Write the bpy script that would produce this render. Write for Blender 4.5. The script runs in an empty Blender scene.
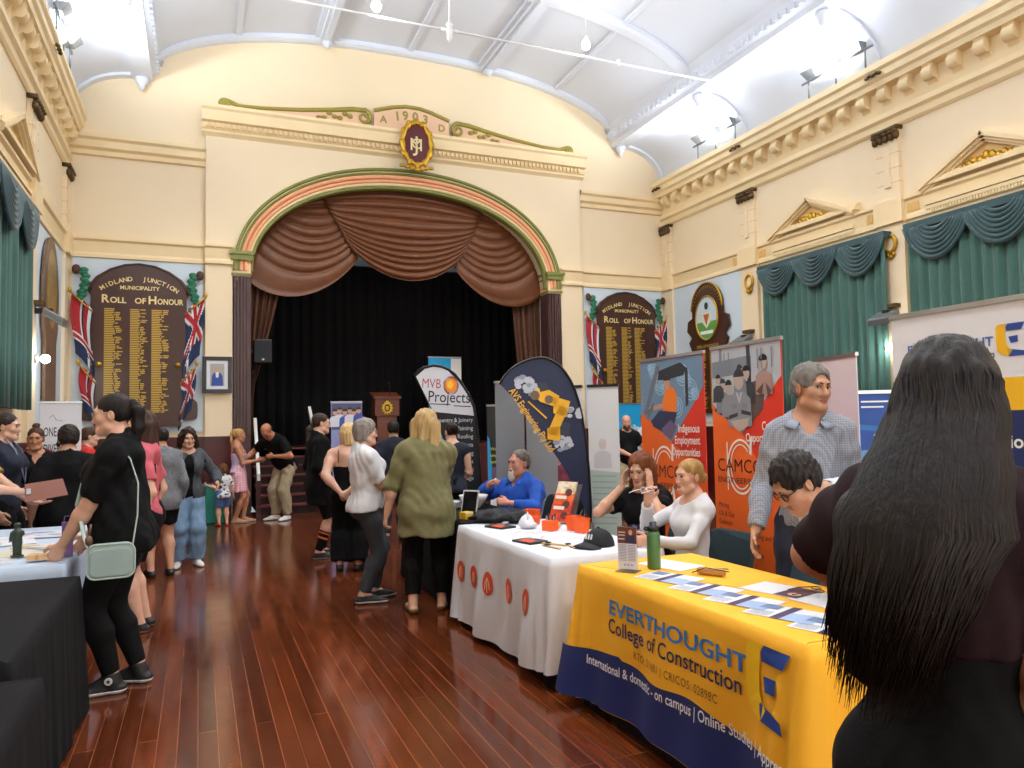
import bpy, bmesh, math, random
import numpy as np
from mathutils import Vector, Matrix
S = bpy.context.scene
C = S.collection
PI = math.pi
random.seed(7); rng = np.random.default_rng(7)

# ---------------------------------------------------------------- camera, world, exposure, lights
def add_camera():
    yaw, pit, rol, H = 0.39573854, 0.05289253, -0.01838995, 1.55
    cy, sy, cp, sp = math.cos(yaw), math.sin(yaw), math.cos(pit), math.sin(pit)
    f = Vector((sy*cp, cy*cp, sp)); r = Vector((cy, -sy, 0)); u = r.cross(f)
    r2 = r*math.cos(rol)+u*math.sin(rol); u2 = -r*math.sin(rol)+u*math.cos(rol)
    c = bpy.data.cameras.new('camera'); c.sensor_width = 36; c.lens = 750/1024*36
    c.clip_start = .05; c.clip_end = 100
    o = bpy.data.objects.new('camera', c); C.objects.link(o)
    m = Matrix((r2, u2, -f)).transposed().to_4x4(); m.translation = (0, 0, H)
    o.matrix_world = m; S.camera = o
add_camera()
w = bpy.data.worlds.new('world'); S.world = w; w.use_nodes = True
w.node_tree.nodes['Background'].inputs[0].default_value = (.9, .95, 1, 1)
w.node_tree.nodes['Background'].inputs[1].default_value = .3
S.view_settings.view_transform = 'Standard'; S.view_settings.look = 'None'
S.view_settings.gamma = 1; S.view_settings.use_curve_mapping = False
S.view_settings.exposure = 0.48
try:
    S.cycles.use_denoising = True; S.cycles.max_bounces = 7; S.cycles.diffuse_bounces = 4; S.cycles.glossy_bounces = 3
    S.cycles.transmission_bounces = 4; S.cycles.caustics_reflective = False; S.cycles.caustics_refractive = False
    S.cycles.sample_clamp_indirect = 6
except Exception: pass

XL, XR, YB, YF = -2.14, 10.07, 14.7, -7.0      # side walls, stage wall, entrance wall
XC = (XL+XR)/2
def lamp(name, kind, loc, energy, color=(1, 1, 1), radius=.1, aim=None, angle=None, blend=.6, size=None):
    l = bpy.data.lights.new(name, kind); l.energy = energy; l.color = color
    if kind == 'AREA':
        l.shape = 'RECTANGLE'; l.size, l.size_y = size
    else: l.shadow_soft_size = radius
    if kind == 'SPOT': l.spot_size = math.radians(angle); l.spot_blend = blend
    o = bpy.data.objects.new(name, l); C.objects.link(o); o.location = loc
    if aim is not None:
        d = Vector(aim)-Vector(loc); o.rotation_euler = d.to_track_quat('-Z', 'Y').to_euler()
    return o
FLOOD_Y = (12.3, 9.15, 6.0, 2.85, -.3, -3.5)
for y in FLOOD_Y:                               # floodlight bars on both cornices, washing the coves and the vault
    for sx, x in ((1, XL+.35), (-1, XR-.35)):
        lamp('flood_lamp', 'SPOT', (x, y, 7.25), 240, (.88, .94, 1), .12, (x+sx*1.5, y+.35, 10.6), 160, .9)
        lamp('cove_flood', 'AREA', (x-sx*.05, y, 7.2), 70, (.88, .94, 1), aim=(x+sx*.75, y, 8.6), size=(.25, 3.0))
# added fill with no fixture: soft area behind the camera, spots over the hall
lamp('rear_fill', 'AREA', (XC, YF+.3, 2.6), 300, (1, .98, .95), aim=(XC, 5, 2.2), size=(7, 3.6))
for y in (11.4, 7.2, 3.0, -1.2):
    for x in (XC-2.1, XC+2.1):
        lamp('overhead_fill', 'SPOT', (x, y, 7.7), 290, (1, .985, .965), .35, (x, y, 0), 150, .8)
lamp('stage_spill', 'AREA', (3.9, 15.4, 6.0), 12, (1, .95, .9), aim=(3.9, 17.5, 2), size=(5, .4))

# ---------------------------------------------------------------- helpers
def lin(h):
    h = h.lstrip('#'); v = [int(h[i:i+2], 16)/255 for i in (0, 2, 4)]
    return tuple(c/12.92 if c <= .04045 else ((c+.055)/1.055)**2.4 for c in v)+(1,)
MATS = {}
def mat(name, hexc="", rough=.6, metal=0, bump=None, var=None, emit=None, alpha=None, trans=0, spec=None, sheen=0, coat=0, stretch=None, sss=0):
    if name in MATS: return MATS[name]
    m = bpy.data.materials.new(name); m.use_nodes = True; nt = m.node_tree; b = nt.nodes['Principled BSDF']
    b.inputs['Base Color'].default_value = lin(hexc); b.inputs['Roughness'].default_value = rough; b.inputs['Metallic'].default_value = metal
    if trans: b.inputs['Transmission Weight'].default_value = trans
    if alpha is not None: b.inputs['Alpha'].default_value = alpha
    if spec is not None: b.inputs['Specular IOR Level'].default_value = spec
    if sheen: b.inputs['Sheen Weight'].default_value = sheen
    if coat: b.inputs['Coat Weight'].default_value = coat
    if sss:
        b.inputs['Subsurface Weight'].default_value = sss; b.inputs['Subsurface Radius'].default_value = (.012, .005, .003); b.inputs['Subsurface Scale'].default_value = .5
    if emit:
        b.inputs['Emission Color'].default_value = lin(emit[0]); b.inputs['Emission Strength'].default_value = emit[1]
    if bump or var:
        tc = nt.nodes.new('ShaderNodeTexCoord'); src = tc.outputs['Object']
        if stretch:
            mp = nt.nodes.new('ShaderNodeMapping'); mp.inputs['Scale'].default_value = stretch; nt.links.new(src, mp.inputs[0]); src = mp.outputs[0]
        if bump:
            n = nt.nodes.new('ShaderNodeTexNoise'); n.inputs['Scale'].default_value = bump[0]; n.inputs['Detail'].default_value = 4; nt.links.new(src, n.inputs['Vector'])
            bn = nt.nodes.new('ShaderNodeBump'); bn.inputs['Strength'].default_value = bump[1]; bn.inputs['Distance'].default_value = .01
            nt.links.new(n.outputs['Fac'], bn.inputs['Height']); nt.links.new(bn.outputs[0], b.inputs['Normal'])
        if var:
            n = nt.nodes.new('ShaderNodeTexNoise'); n.inputs['Scale'].default_value = var[0]; n.inputs['Detail'].default_value = 3; nt.links.new(src, n.inputs['Vector'])
            r = nt.nodes.new('ShaderNodeValToRGB'); c = lin(hexc); a = var[1]
            r.color_ramp.elements[0].position = .3; r.color_ramp.elements[1].position = .7
            r.color_ramp.elements[0].color = tuple(max(0, v*(1-a)) for v in c[:3])+(1,); r.color_ramp.elements[1].color = tuple(min(1, v*(1+a)) for v in c[:3])+(1,)
            nt.links.new(n.outputs['Fac'], r.inputs[0]); nt.links.new(r.outputs[0], b.inputs['Base Color'])
    MATS[name] = m; return m
def nodes_of(m): return m.node_tree, m.node_tree.nodes['Principled BSDF']

class MB:
    def __init__(s): s.v = []; s.f = []; s.m = []
    def add(s, vs, fs, mi=0):
        o = len(s.v); s.v += [tuple(map(float, p)) for p in vs]; s.f += [tuple(i+o for i in f) for f in fs]; s.m += [mi]*len(fs); return s
    def box(s, a, b, mi=0):
        x0, y0, z0 = a; x1, y1, z1 = b
        return s.add([(x0,y0,z0),(x1,y0,z0),(x1,y1,z0),(x0,y1,z0),(x0,y0,z1),(x1,y0,z1),(x1,y1,z1),(x0,y1,z1)],
                     [(0,3,2,1),(4,5,6,7),(0,1,5,4),(1,2,6,5),(2,3,7,6),(3,0,4,7)], mi)
    def tube(s, pts, r, n=8, mi=0, closed=False, flat=None):
        pts = [np.array(p, float) for p in pts]; N = len(pts); rs = r if hasattr(r, '__len__') else [r]*N; vs = []
        prev = None
        for i, p in enumerate(pts):
            if closed: t = pts[(i+1) % N]-pts[i-1]
            else: t = pts[min(i+1, N-1)]-pts[max(i-1, 0)]
            t = t/(np.linalg.norm(t)+1e-9)
            if prev is None: u = np.cross(t, [0,0,1] if abs(t[2]) < .9 else [1,0,0])
            else: u = prev-t*(prev@t)
            u /= np.linalg.norm(u)+1e-9; prev = u; q = np.cross(t, u)
            for k in range(n):
                a = 2*PI*k/n; vs.append(p+rs[i]*(u*math.cos(a)+q*math.sin(a)*(flat or 1)))
        fs = []
        for i in range(N if closed else N-1):
            for k in range(n):
                a = i*n+k; b = i*n+(k+1) % n; j = (i+1) % N
                fs.append((a, b, j*n+(k+1) % n, j*n+k))
        if not closed: fs += [tuple(range(n))[::-1], tuple((N-1)*n+k for k in range(n))]
        return s.add(vs, fs, mi)
    def lathe(s, prof, c=(0,0,0), n=24, mi=0, axis='z'):
        vs = []
        for r, z in prof:
            for k in range(n):
                a = 2*PI*k/n; p = (r*math.cos(a), r*math.sin(a), z)
                if axis == 'x': p = (p[2], p[0], p[1])
                if axis == 'y': p = (p[0], p[2], p[1])
                vs.append((p[0]+c[0], p[1]+c[1], p[2]+c[2]))
        fs = []
        for i in range(len(prof)-1):
            for k in range(n): fs.append((i*n+k, i*n+(k+1) % n, (i+1)*n+(k+1) % n, (i+1)*n+k))
        fs += [tuple(range(n))[::-1], tuple((len(prof)-1)*n+k for k in range(n))]
        return s.add(vs, fs, mi)
    def prism(s, poly, f3, t, mi=0):
        """poly 2D, f3(u,v,d)->3D, d 0..t"""
        n = len(poly); vs = [f3(u, v, 0) for u, v in poly]+[f3(u, v, t) for u, v in poly]
        return s.add(vs, [tuple(range(n))[::-1], tuple(range(n, 2*n))]+[(i, (i+1) % n, n+(i+1) % n, n+i) for i in range(n)], mi)
    def sheet(s, P, mi=0, thick=0):
        """P: grid [i][j] of points"""
        a, b = len(P), len(P[0]); vs = [p for row in P for p in row]
        return s.add(vs, [(i*b+j, i*b+j+1, (i+1)*b+j+1, (i+1)*b+j) for i in range(a-1) for j in range(b-1)], mi)
    def ball(s, c, r, n=10, mi=0):
        r = r if hasattr(r, '__len__') else (r, r, r)
        vs = [(c[0], c[1], c[2]+r[2])]
        for i in range(1, n):
            for k in range(2*n):
                t = PI*i/n; a = PI*k/n; vs.append((c[0]+r[0]*math.sin(t)*math.cos(a), c[1]+r[1]*math.sin(t)*math.sin(a), c[2]+r[2]*math.cos(t)))
        vs.append((c[0], c[1], c[2]-r[2])); m = 2*n; L = len(vs)-1
        fs = [(0, 1+k, 1+(k+1) % m) for k in range(m)]
        fs += [(1+i*m+k, 1+(i+1)*m+k, 1+(i+1)*m+(k+1) % m, 1+i*m+(k+1) % m) for i in range(n-2) for k in range(m)]
        fs += [(L, 1+(n-2)*m+(k+1) % m, 1+(n-2)*m+k) for k in range(m)]
        return s.add(vs, fs, mi)
def obj(name, mb, mats, parent=None, smooth=False, bevel=0, solid=0, fix=True):
    me = bpy.data.meshes.new(name); me.from_pydata(mb.v, [], mb.f)
    mats = mats if isinstance(mats, (list, tuple)) else [mats]
    for m in mats: me.materials.append(m)
    if len(mats) > 1: me.polygons.foreach_set('material_index', mb.m)
    if fix:
        bm = bmesh.new(); bm.from_mesh(me); bmesh.ops.recalc_face_normals(bm, faces=bm.faces); bm.to_mesh(me); bm.free()
    if smooth: me.polygons.foreach_set('use_smooth', [True]*len(me.polygons))
    o = bpy.data.objects.new(name, me); C.objects.link(o)
    if parent is not None: o.parent = parent
    if solid: d = o.modifiers.new('solid', 'SOLIDIFY'); d.thickness = solid; d.offset = 0
    if bevel: d = o.modifiers.new('bevel', 'BEVEL'); d.width = bevel; d.segments = 2; d.limit_method = 'ANGLE'
    return o
def tag(o, label=None, cat=None, group=None, kind=None):
    if label: o['label'] = label
    if cat: o['category'] = cat
    if group: o['group'] = group
    if kind: o['kind'] = kind
    return o
def thing(name, label, cat, loc=(0,0,0), rotz=0, group=None):
    o = bpy.data.objects.new(name, None); C.objects.link(o); o.location = loc; o.rotation_euler = (0, 0, rotz); o.empty_display_size = .1
    return tag(o, label, cat, group)
def struct(name, mb, m, label=None, cat=None, **k):
    return tag(obj(name, mb, m, **k), label or name.replace('_', ' '), cat or name.split('_')[0], kind='structure')
def copy_tree(o, parent=None):
    c = o.copy(); C.objects.link(c)
    if parent is not None: c.parent = parent
    for ch in list(o.children): copy_tree(ch, c)
    return c
_fc = {}
def text_mesh(txt, size, bold=0, spacing=1.0, align='LEFT', extrude=0):
    cu = bpy.data.curves.new('txt', 'FONT'); cu.body = txt; cu.size = size; cu.offset = bold*size; cu.space_character = spacing
    cu.align_x = align; cu.fill_mode = 'FRONT'; cu.resolution_u = 3
    o = bpy.data.objects.new('txt', cu); C.objects.link(o)
    dg = bpy.context.evaluated_depsgraph_get(); dg.update()
    me = bpy.data.meshes.new_from_object(o.evaluated_get(dg))
    vs = [tuple(v.co) for v in me.vertices]; fs = [tuple(p.vertices) for p in me.polygons]
    bpy.data.objects.remove(o); bpy.data.curves.remove(cu); bpy.data.meshes.remove(me)
    return vs, fs
def put_text(mb, txt, size, f3, u=0, v=0, mi=0, bold=0, align='LEFT', spacing=1.0, sx=1.0, rot=0):
    """lay text out on a surface: f3(u,v)->3D"""
    vs, fs = text_mesh(txt, size, bold, spacing, align)
    c, s_ = math.cos(rot), math.sin(rot)
    mb.add([f3(u+(x*sx)*c-y*s_, v+(x*sx)*s_+y*c) for x, y, _ in vs], fs, mi); return mb
def plane_map(o, ux, vx, off=0):
    o = np.array(o, float); ux = np.array(ux, float); vx = np.array(vx, float); n = np.cross(ux, vx); n /= np.linalg.norm(n)
    return lambda u, v, d=0: tuple(o+ux*u+vx*v+n*(off+d))
def arcpts(cx, cy, rx, ry, a0, a1, n): return [(cx+rx*math.cos(math.radians(a0+(a1-a0)*i/n)), cy+ry*math.sin(math.radians(a0+(a1-a0)*i/n))) for i in range(n+1)]
def ellipse(cx, cy, rx, ry, n=32): return arcpts(cx, cy, rx, ry, 0, 360*(n-1)/n, n-1)
# ---------------------------------------------------------------- setting: materials
M_wall = mat('cream_paint', '#F2DFBC', .55, var=(.6, .03), bump=(40, .04))
M_trim = mat('cream_trim', '#F1DAAC', .5, var=(2, .03))
M_trim2 = mat('ochre_trim', '#E3BD77', .5, var=(2, .04))
M_white = mat('ceiling_white', '#DDE3EE', .6, var=(.8, .02))
M_blue = mat('pale_blue_panel', '#D3E3EE', .55)
M_dado = mat('dark_red_dado', '#4A1316', .3, var=(3, .1))
M_brown = mat('brown_pilaster', '#4A302E', .4, var=(4, .12))
M_green = mat('moulding_green', '#7C8140', .5)
M_salmon = mat('moulding_salmon', '#F0B183', .5)
M_cream2 = mat('moulding_cream', '#F0D9A8', .5)
M_gold = mat('gold_leaf', '#C79A2E', .35, .75, bump=(60, .3))
M_olive = mat('olive_gilt', '#9A8F3C', .45, .2)
M_pink = mat('pediment_pink', '#E8C09E', .55)
M_bronze = mat('bronze_capital', '#5A4522', .5, .4, bump=(40, .4))
def floor_mat():
    m = bpy.data.materials.new('polished_jarrah_boards'); m.use_nodes = True; nt, b = nodes_of(m)
    tc = nt.nodes.new('ShaderNodeTexCoord'); mp = nt.nodes.new('ShaderNodeMapping'); mp.inputs['Rotation'].default_value = (0, 0, PI/2)
    nt.links.new(tc.outputs['Object'], mp.inputs[0])
    br = nt.nodes.new('ShaderNodeTexBrick'); nt.links.new(mp.outputs[0], br.inputs['Vector'])
    br.inputs['Scale'].default_value = 1; br.inputs['Brick Width'].default_value = 3.1; br.inputs['Row Height'].default_value = .093
    br.inputs['Mortar Size'].default_value = .0022; br.inputs['Mortar Smooth'].default_value = .3; br.offset = .37; br.offset_frequency = 3
    br.inputs['Color1'].default_value = lin('#4C2312'); br.inputs['Color2'].default_value = lin('#6D3418'); br.inputs['Mortar'].default_value = lin('#80583C')
    n = nt.nodes.new('ShaderNodeTexNoise'); n.inputs['Scale'].default_value = 3; n.inputs['Detail'].default_value = 6
    mp2 = nt.nodes.new('ShaderNodeMapping'); mp2.inputs['Scale'].default_value = (9, .5, 1); nt.links.new(tc.outputs['Object'], mp2.inputs[0]); nt.links.new(mp2.outputs[0], n.inputs['Vector'])
    mx = nt.nodes.new('ShaderNodeMixRGB'); mx.blend_type = 'MULTIPLY'; mx.inputs[0].default_value = .65
    rp = nt.nodes.new('ShaderNodeValToRGB'); rp.color_ramp.elements[0].color = (.45, .4, .4, 1); rp.color_ramp.elements[1].color = (1.35, 1.25, 1.2, 1)
    rp.color_ramp.elements[0].position = .3; rp.color_ramp.elements[1].position = .7
    nt.links.new(n.outputs['Fac'], rp.inputs[0]); nt.links.new(br.outputs['Color'], mx.inputs[1]); nt.links.new(rp.outputs[0], mx.inputs[2]); nt.links.new(mx.outputs[0], b.inputs['Base Color'])
    n2 = nt.nodes.new('ShaderNodeTexNoise'); n2.inputs['Scale'].default_value = 5; n2.inputs['Detail'].default_value = 3; nt.links.new(tc.outputs['Object'], n2.inputs['Vector'])
    bp = nt.nodes.new('ShaderNodeBump'); bp.inputs['Strength'].default_value = .12; bp.inputs['Distance'].default_value = .004
    ad = nt.nodes.new('ShaderNodeMath'); ad.operation = 'MULTIPLY_ADD'; ad.inputs[1].default_value = -.4; nt.links.new(br.outputs['Fac'], ad.inputs[0]); nt.links.new(n2.outputs['Fac'], ad.inputs[2])
    nt.links.new(ad.outputs[0], bp.inputs['Height']); nt.links.new(bp.outputs[0], b.inputs['Normal'])
    mr = nt.nodes.new('ShaderNodeMapRange'); mr.inputs['To Min'].default_value = .07; mr.inputs['To Max'].default_value = .2; nt.links.new(n2.outputs['Fac'], mr.inputs['Value']); nt.links.new(mr.outputs[0], b.inputs['Roughness'])
    b.inputs['Specular IOR Level'].default_value = .6
    return m
M_floor = floor_mat()
# ---------------------------------------------------------------- room shell
struct('floor', MB().box((XL-.2, YF, -.1), (XR+.2, YB+.1, 0)), M_floor, 'polished dark jarrah board floor', 'floor')
struct('wall_left', MB().box((XL-.2, YF, 0), (XL, YB+.2, 7.2)), M_wall)
struct('wall_right', MB().box((XR, YF, 0), (XR+.2, YB+.2, 7.2)), M_wall)
struct('wall_front', MB().box((XL-.2, YF-.2, 0), (XR+.2, YF, 9.6)), M_wall)
BX = 4.93                                            # beam centre line offset from the hall's middle
def vault(x):
    t = min(1, abs(x-XC)/4.78); return 8.15+1.08*(1-t**2.6)**(1/1.6)
def cove(t): return (1.06*math.cos(t), 7.05+.85*math.sin(t))        # from the wall up to the beam
def ztop(x):
    d = abs(x-XC)
    if d < 4.6: return vault(x)
    return max(7.05, 7.05+.85*math.sqrt(max(0, 1-((d-BX-.1)/1.06)**2)) if d > BX+.1 else 7.9)
AR = 3.36; AI = 3.06; AZ = 4.47; AXC = 3.93
def arch(x, a=AI, b=1.88): return AZ+b*(max(0, 1-abs((x-AXC)/a)**2.15))**(1/2.1)
def back_wall():
    mb = MB(); xs = sorted(set(list(np.linspace(XL-.2, XR+.2, 90))+[AXC-AI, AXC+AI]+list(np.linspace(AXC-AI, AXC+AI, 70))))
    for a, b in zip(xs[:-1], xs[1:]):
        m = (a+b)/2; ins = abs(m-AXC) < AI
        za, zb = (arch(a), arch(b)) if ins else (0, 0)
        ta, tb = ztop(a)+.25, ztop(b)+.25
        Y0, Y1 = YB, YB+.35
        mb.add([(a,Y0,za),(b,Y0,zb),(b,Y0,tb),(a,Y0,ta),(a,Y1,za),(b,Y1,zb),(b,Y1,tb),(a,Y1,ta)],
               [(0,1,2,3),(5,4,7,6),(0,4,5,1)]+([(3,2,6,7)]))
    return mb
struct('wall_back', back_wall(), M_wall)
def prosc():
    mb = MB(); x0, x1, y = .09, 7.83, YB-.1; xs = sorted(set(list(np.linspace(x0, x1, 40))+list(np.linspace(AXC-AR+.02, AXC+AR-.02, 90))))
    for a, b in zip(xs[:-1], xs[1:]):
        m = (a+b)/2; ins = abs(m-AXC) < AR-.02
        za, zb = (arch(a, AR, 2.24)-.02, arch(b, AR, 2.24)-.02) if ins else (0, 0)
        mb.add([(a,y,za),(b,y,zb),(b,y,7.0),(a,y,7.0),(a,YB,za),(b,YB,zb),(b,YB,7.0),(a,YB,7.0)], [(0,1,2,3),(3,2,6,7),(0,4,5,1)])
    mb.box((x0,y,0),(x0+.005,YB,7.0)); mb.box((x1-.005,y,0),(x1,YB,7.0)); return mb
struct('trim_1', prosc(), M_wall, 'projecting cream wall face around the stage opening', 'wall')
# vault with ribs, coves, longitudinal beams
def ceiling():
    mb = MB(); xs = np.linspace(XC-4.75, XC+4.75, 48); ys = np.linspace(YF, YB+.02, 3)
    mb.sheet([[(x, y, vault(x)) for x in xs] for y in ys])
    for s in (-1, 1):
        ts = np.linspace(0, PI/2, 16); base = XC+s*(BX+.1)
        mb.sheet([[(base+s*cove(t)[0], y, cove(t)[1]) for t in ts] for y in ys])
    return mb
struct('ceiling', ceiling(), M_white, 'white barrel vaulted ceiling with side coves', 'ceiling', smooth=True)
def beam(s):
    mb = MB(); x = XC+s*BX
    prof = [(-.24, 8.45), (-.24, 8.12), (-.19, 8.1), (-.19, 7.98), (-.13, 7.95), (-.13, 7.84), (.13, 7.84), (.13, 7.95), (.19, 7.99), (.19, 8.2), (.24, 8.45)]; prof = [(a*1.3, z) for a, z in prof]
    prof = [(x+s*-a, z) for a, z in prof]
    mb.sheet([[(px, y, pz) for px, pz in prof] for y in (YF, YB)])
    y = YB-.06
    while y > 3:                                      # row of small dentils along the hall side of the beam
        mb.box((x-s*.25-.035, y-.045, 8.0), (x-s*.25+.035, y+.045, 8.1)); y -= .18
    return mb
for i, s in enumerate((-1, 1)): struct('trim_%d' % (2+i), beam(s), M_white, 'white ceiling beam with dentils along the %s side' % ('left', 'right')[i], 'beam')
def ribs():
    mb = MB(); xs = np.linspace(XC-4.7, XC+4.7, 44)
    for y in (14.66, 11.75, 8.6, 5.4, 2.2, -1, -4):
        hw = .12 if y > 14 else .15
        mb.sheet([[(x, y-hw, vault(x)-.0) for x in xs], [(x, y-hw, vault(x)-.09) for x in xs], [(x, y-hw*.5, vault(x)-.12) for x in xs], [(x, y+hw*.5, vault(x)-.12) for x in xs], [(x, y+hw, vault(x)-.09) for x in xs], [(x, y+hw, vault(x)) for x in xs]])
        for s in (-1, 1):
            base = XC+s*(BX+.1); ts = np.linspace(0, PI/2, 14)
            f = lambda t, k: (base+s*(cove(t)[0]-k*math.cos(t)), cove(t)[1]-k*math.sin(t))
            mb.sheet([[(f(t, k)[0], y+dy, f(t, k)[1]) for t in ts] for dy, k in ((-hw, 0), (-hw, .05), (hw, .05), (hw, 0))])
    for x in (XC-1.68, XC+1.68):
        for hw, d in ((.22, .05), (.13, .11), (.06, .15)):
            mb.box((x-hw, YF, vault(x)-d), (x+hw, YB-.03, vault(x)+.02))
    for x0 in (XC-3.3, XC, XC+3.3): mb.box((x0-.05, YF, vault(x0)-.045), (x0+.05, YB-.03, vault(x0)+.02))
    return mb
struct('trim_4', ribs(), M_white, 'white moulded ribs of the vaulted ceiling', 'rib')
def pend():
    mb = MB()
    for s in (-1, 1):
        for y in (14.62, 11.75, 8.6): mb.lathe([(.1, 0), (.12, -.04), (.1, -.09), (.05, -.15), (.06, -.18), (.015, -.24)], (XC+s*BX, y-.05, 7.84), 12)
    for x in (XC-1.68, XC+1.68): mb.lathe([(.09, 0), (.1, -.04), (.06, -.1), (.02, -.14)], (x, 14.5, vault(x)-.13), 12)
    return mb
struct('trim_5', pend(), M_white, 'white plaster drops under the ceiling beams', 'ornament', smooth=True)
# ------------------------------------------------ side entablatures (cornice, modillions, lower fillet)
def entab(s):
    x = XL if s > 0 else XR; mb = MB()
    prof = [(0, 7.1), (.30, 7.1), (.31, 7.0), (.27, 6.96), (.27, 6.86), (.23, 6.82), (.22, 6.74), (.06, 6.72), (.05, 6.36), (.09, 6.34), (.10, 6.26), (.05, 6.22), (.05, 6.12), (.02, 6.08), (0, 6.08)]
    mb.sheet([[(x+s*a, y, z) for a, z in prof] for y in (YF, YB)])
    y = YB-.32; k = 0
    while y > 5:
        w_ = .08
        side = [(.05, 6.74), (.2, 6.74)]+[(.13+.085*math.cos(a), 6.62+.1*math.sin(a)) for a in np.linspace(1.0, -2.0, 9)]+[(.05, 6.46)]
        mb.prism(side, lambda u, v, d, y=y: (x+s*u, y-w_+d, v), 2*w_, 1)
        y -= .40; k += 1
    return mb
for i, s in enumerate((1, -1)): struct('trim_%d' % (6+i), entab(s), [M_trim, M_trim], 'cream cornice with scroll brackets along the %s wall' % ('left', 'right')[i], 'cornice')
def run(mb, x, s, prof, y0, y1, mi=0):
    mb.sheet([[(x+s*a, y, z) for a, z in prof] for y in (y0, y1)], mi)
MIDP = [(0, 4.92), (.09, 4.92), (.09, 4.88), (.05, 4.85), (.035, 4.66), (.05, 4.62), (.05, 4.57), (0, 4.56)]
def midband(s):
    x = XL if s > 0 else XR; mb = MB(); run(mb, x, s, MIDP, YF, YB)
    for yc in PIL_Y: mb.box((x if s > 0 else x-.13, yc-.26, 4.56), (x+.13 if s > 0 else x, yc+.26, 4.93))
    return mb
PIL_Y = (14.55, 11.72, 8.42, 5.1)
for i, s in enumerate((1, -1)): struct('trim_%d' % (8+i), midband(s), M_trim, 'cream moulded band above the curtains on the %s wall' % ('left', 'right')[i], 'moulding')
n_tr = 10
def pilasters(s):
    global n_tr
    x = XL if s > 0 else XR
    for yc in PIL_Y[:3]:
        mb = MB(); hw = .2; a, b = sorted((x, x+s*.07))
        mb.box((a, yc-hw, 4.9), (b, yc+hw, 6.1)); mb.box((a, yc-.24, 0), (b, yc+.24, 4.58))
        for z in (5.2, 5.43, 5.66): mb.box((min(x, x+s*.075), yc-hw-.004, z), (max(x, x+s*.075), yc+hw+.004, z+.012), 1)
        mb.box((min(x, x+s*.1), yc-.05, 5.14), (max(x, x+s*.085), yc+.05, 5.74), 0)
        o = struct('trim_%d' % n_tr, mb, [M_wall, M_trim2], 'cream pilaster on the %s wall' % ('left' if s > 0 else 'right'), 'pilaster'); n_tr += 1
        cb = MB(); hw = .24
        cb.box(*[tuple(v) for v in (np.minimum((x, yc-hw, 6.02), (x+s*.13, yc+hw, 6.08)), np.maximum((x, yc-hw, 6.02), (x+s*.13, yc+hw, 6.08)))])
        for k in range(5):
            yy = yc-.2+.1*k; cb.ball((x+s*.1, yy, 5.93), (.045, .052, .075), 5); cb.ball((x+s*.13, yy, 5.985), (.04, .045, .03), 5)
        obj('capital', cb, M_bronze, o, True)['label'] = 'dark bronze leafy capital'
pilasters(1); pilasters(-1)
# ------------------------------------------------ back wall mouldings
def backrun(prof, x0, x1, y0=YB):
    mb = MB(); mb.sheet([[(x, y0-a, z) for a, z in prof] for x in (x0, x1)]); return mb
UPP = [(0, 6.72), (.16, 6.72), (.16, 6.66), (.11, 6.62), (.11, 6.50), (.05, 6.46), (.05, 6.38), (0, 6.36)]
for x0, x1, nm in ((XL, .09, 'left'), (7.83, XR, 'right')):
    struct('trim_%d' % n_tr, backrun(UPP, x0, x1), M_trim, 'cream cornice on the stage wall, %s of the stage front' % nm, 'cornice'); n_tr += 1
    struct('trim_%d' % n_tr, backrun(MIDP, x0, x1), M_trim, 'cream moulded band on the stage wall, %s of the stage front' % nm, 'moulding'); n_tr += 1
def prosc_band():
    mb = MB()
    for x0, x1 in ((.09, AXC-AR), (AXC+AR, 7.83)): mb.sheet([[(x, YB-.1-a, z) for a, z in MIDP] for x in (x0, x1)])
    return mb
struct('trim_%d' % n_tr, prosc_band(), M_trim, 'cream band beside the stage arch at springing height', 'moulding'); n_tr += 1
def prosc_cornice():
    mb = MB(); y = YB-.1
    prof = [(0, 7.46), (.24, 7.46), (.25, 7.40), (.21, 7.36), (.19, 7.18), (.1, 7.16), (.1, 7.06), (.07, 7.04), (.07, 7.0), (.03, 6.97), (0, 6.94)]
    mb.sheet([[(x, y-a, z) for a, z in prof] for x in (.03, 7.9)])
    for x in (.03, 7.9): mb.add([(x, y-a, z) for a, z in prof], [tuple(range(len(prof)))])
    n = 84
    for k in range(n):
        xx = .09+7.72*k/n; mb.box((xx, y-.15, 7.07), (xx+.05, y-.08, 7.15), 1)
    return mb
struct('trim_%d' % n_tr, prosc_cornice(), [M_trim, M_cream2], 'cream dentil cornice over the stage arch', 'cornice'); n_tr += 1
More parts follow.
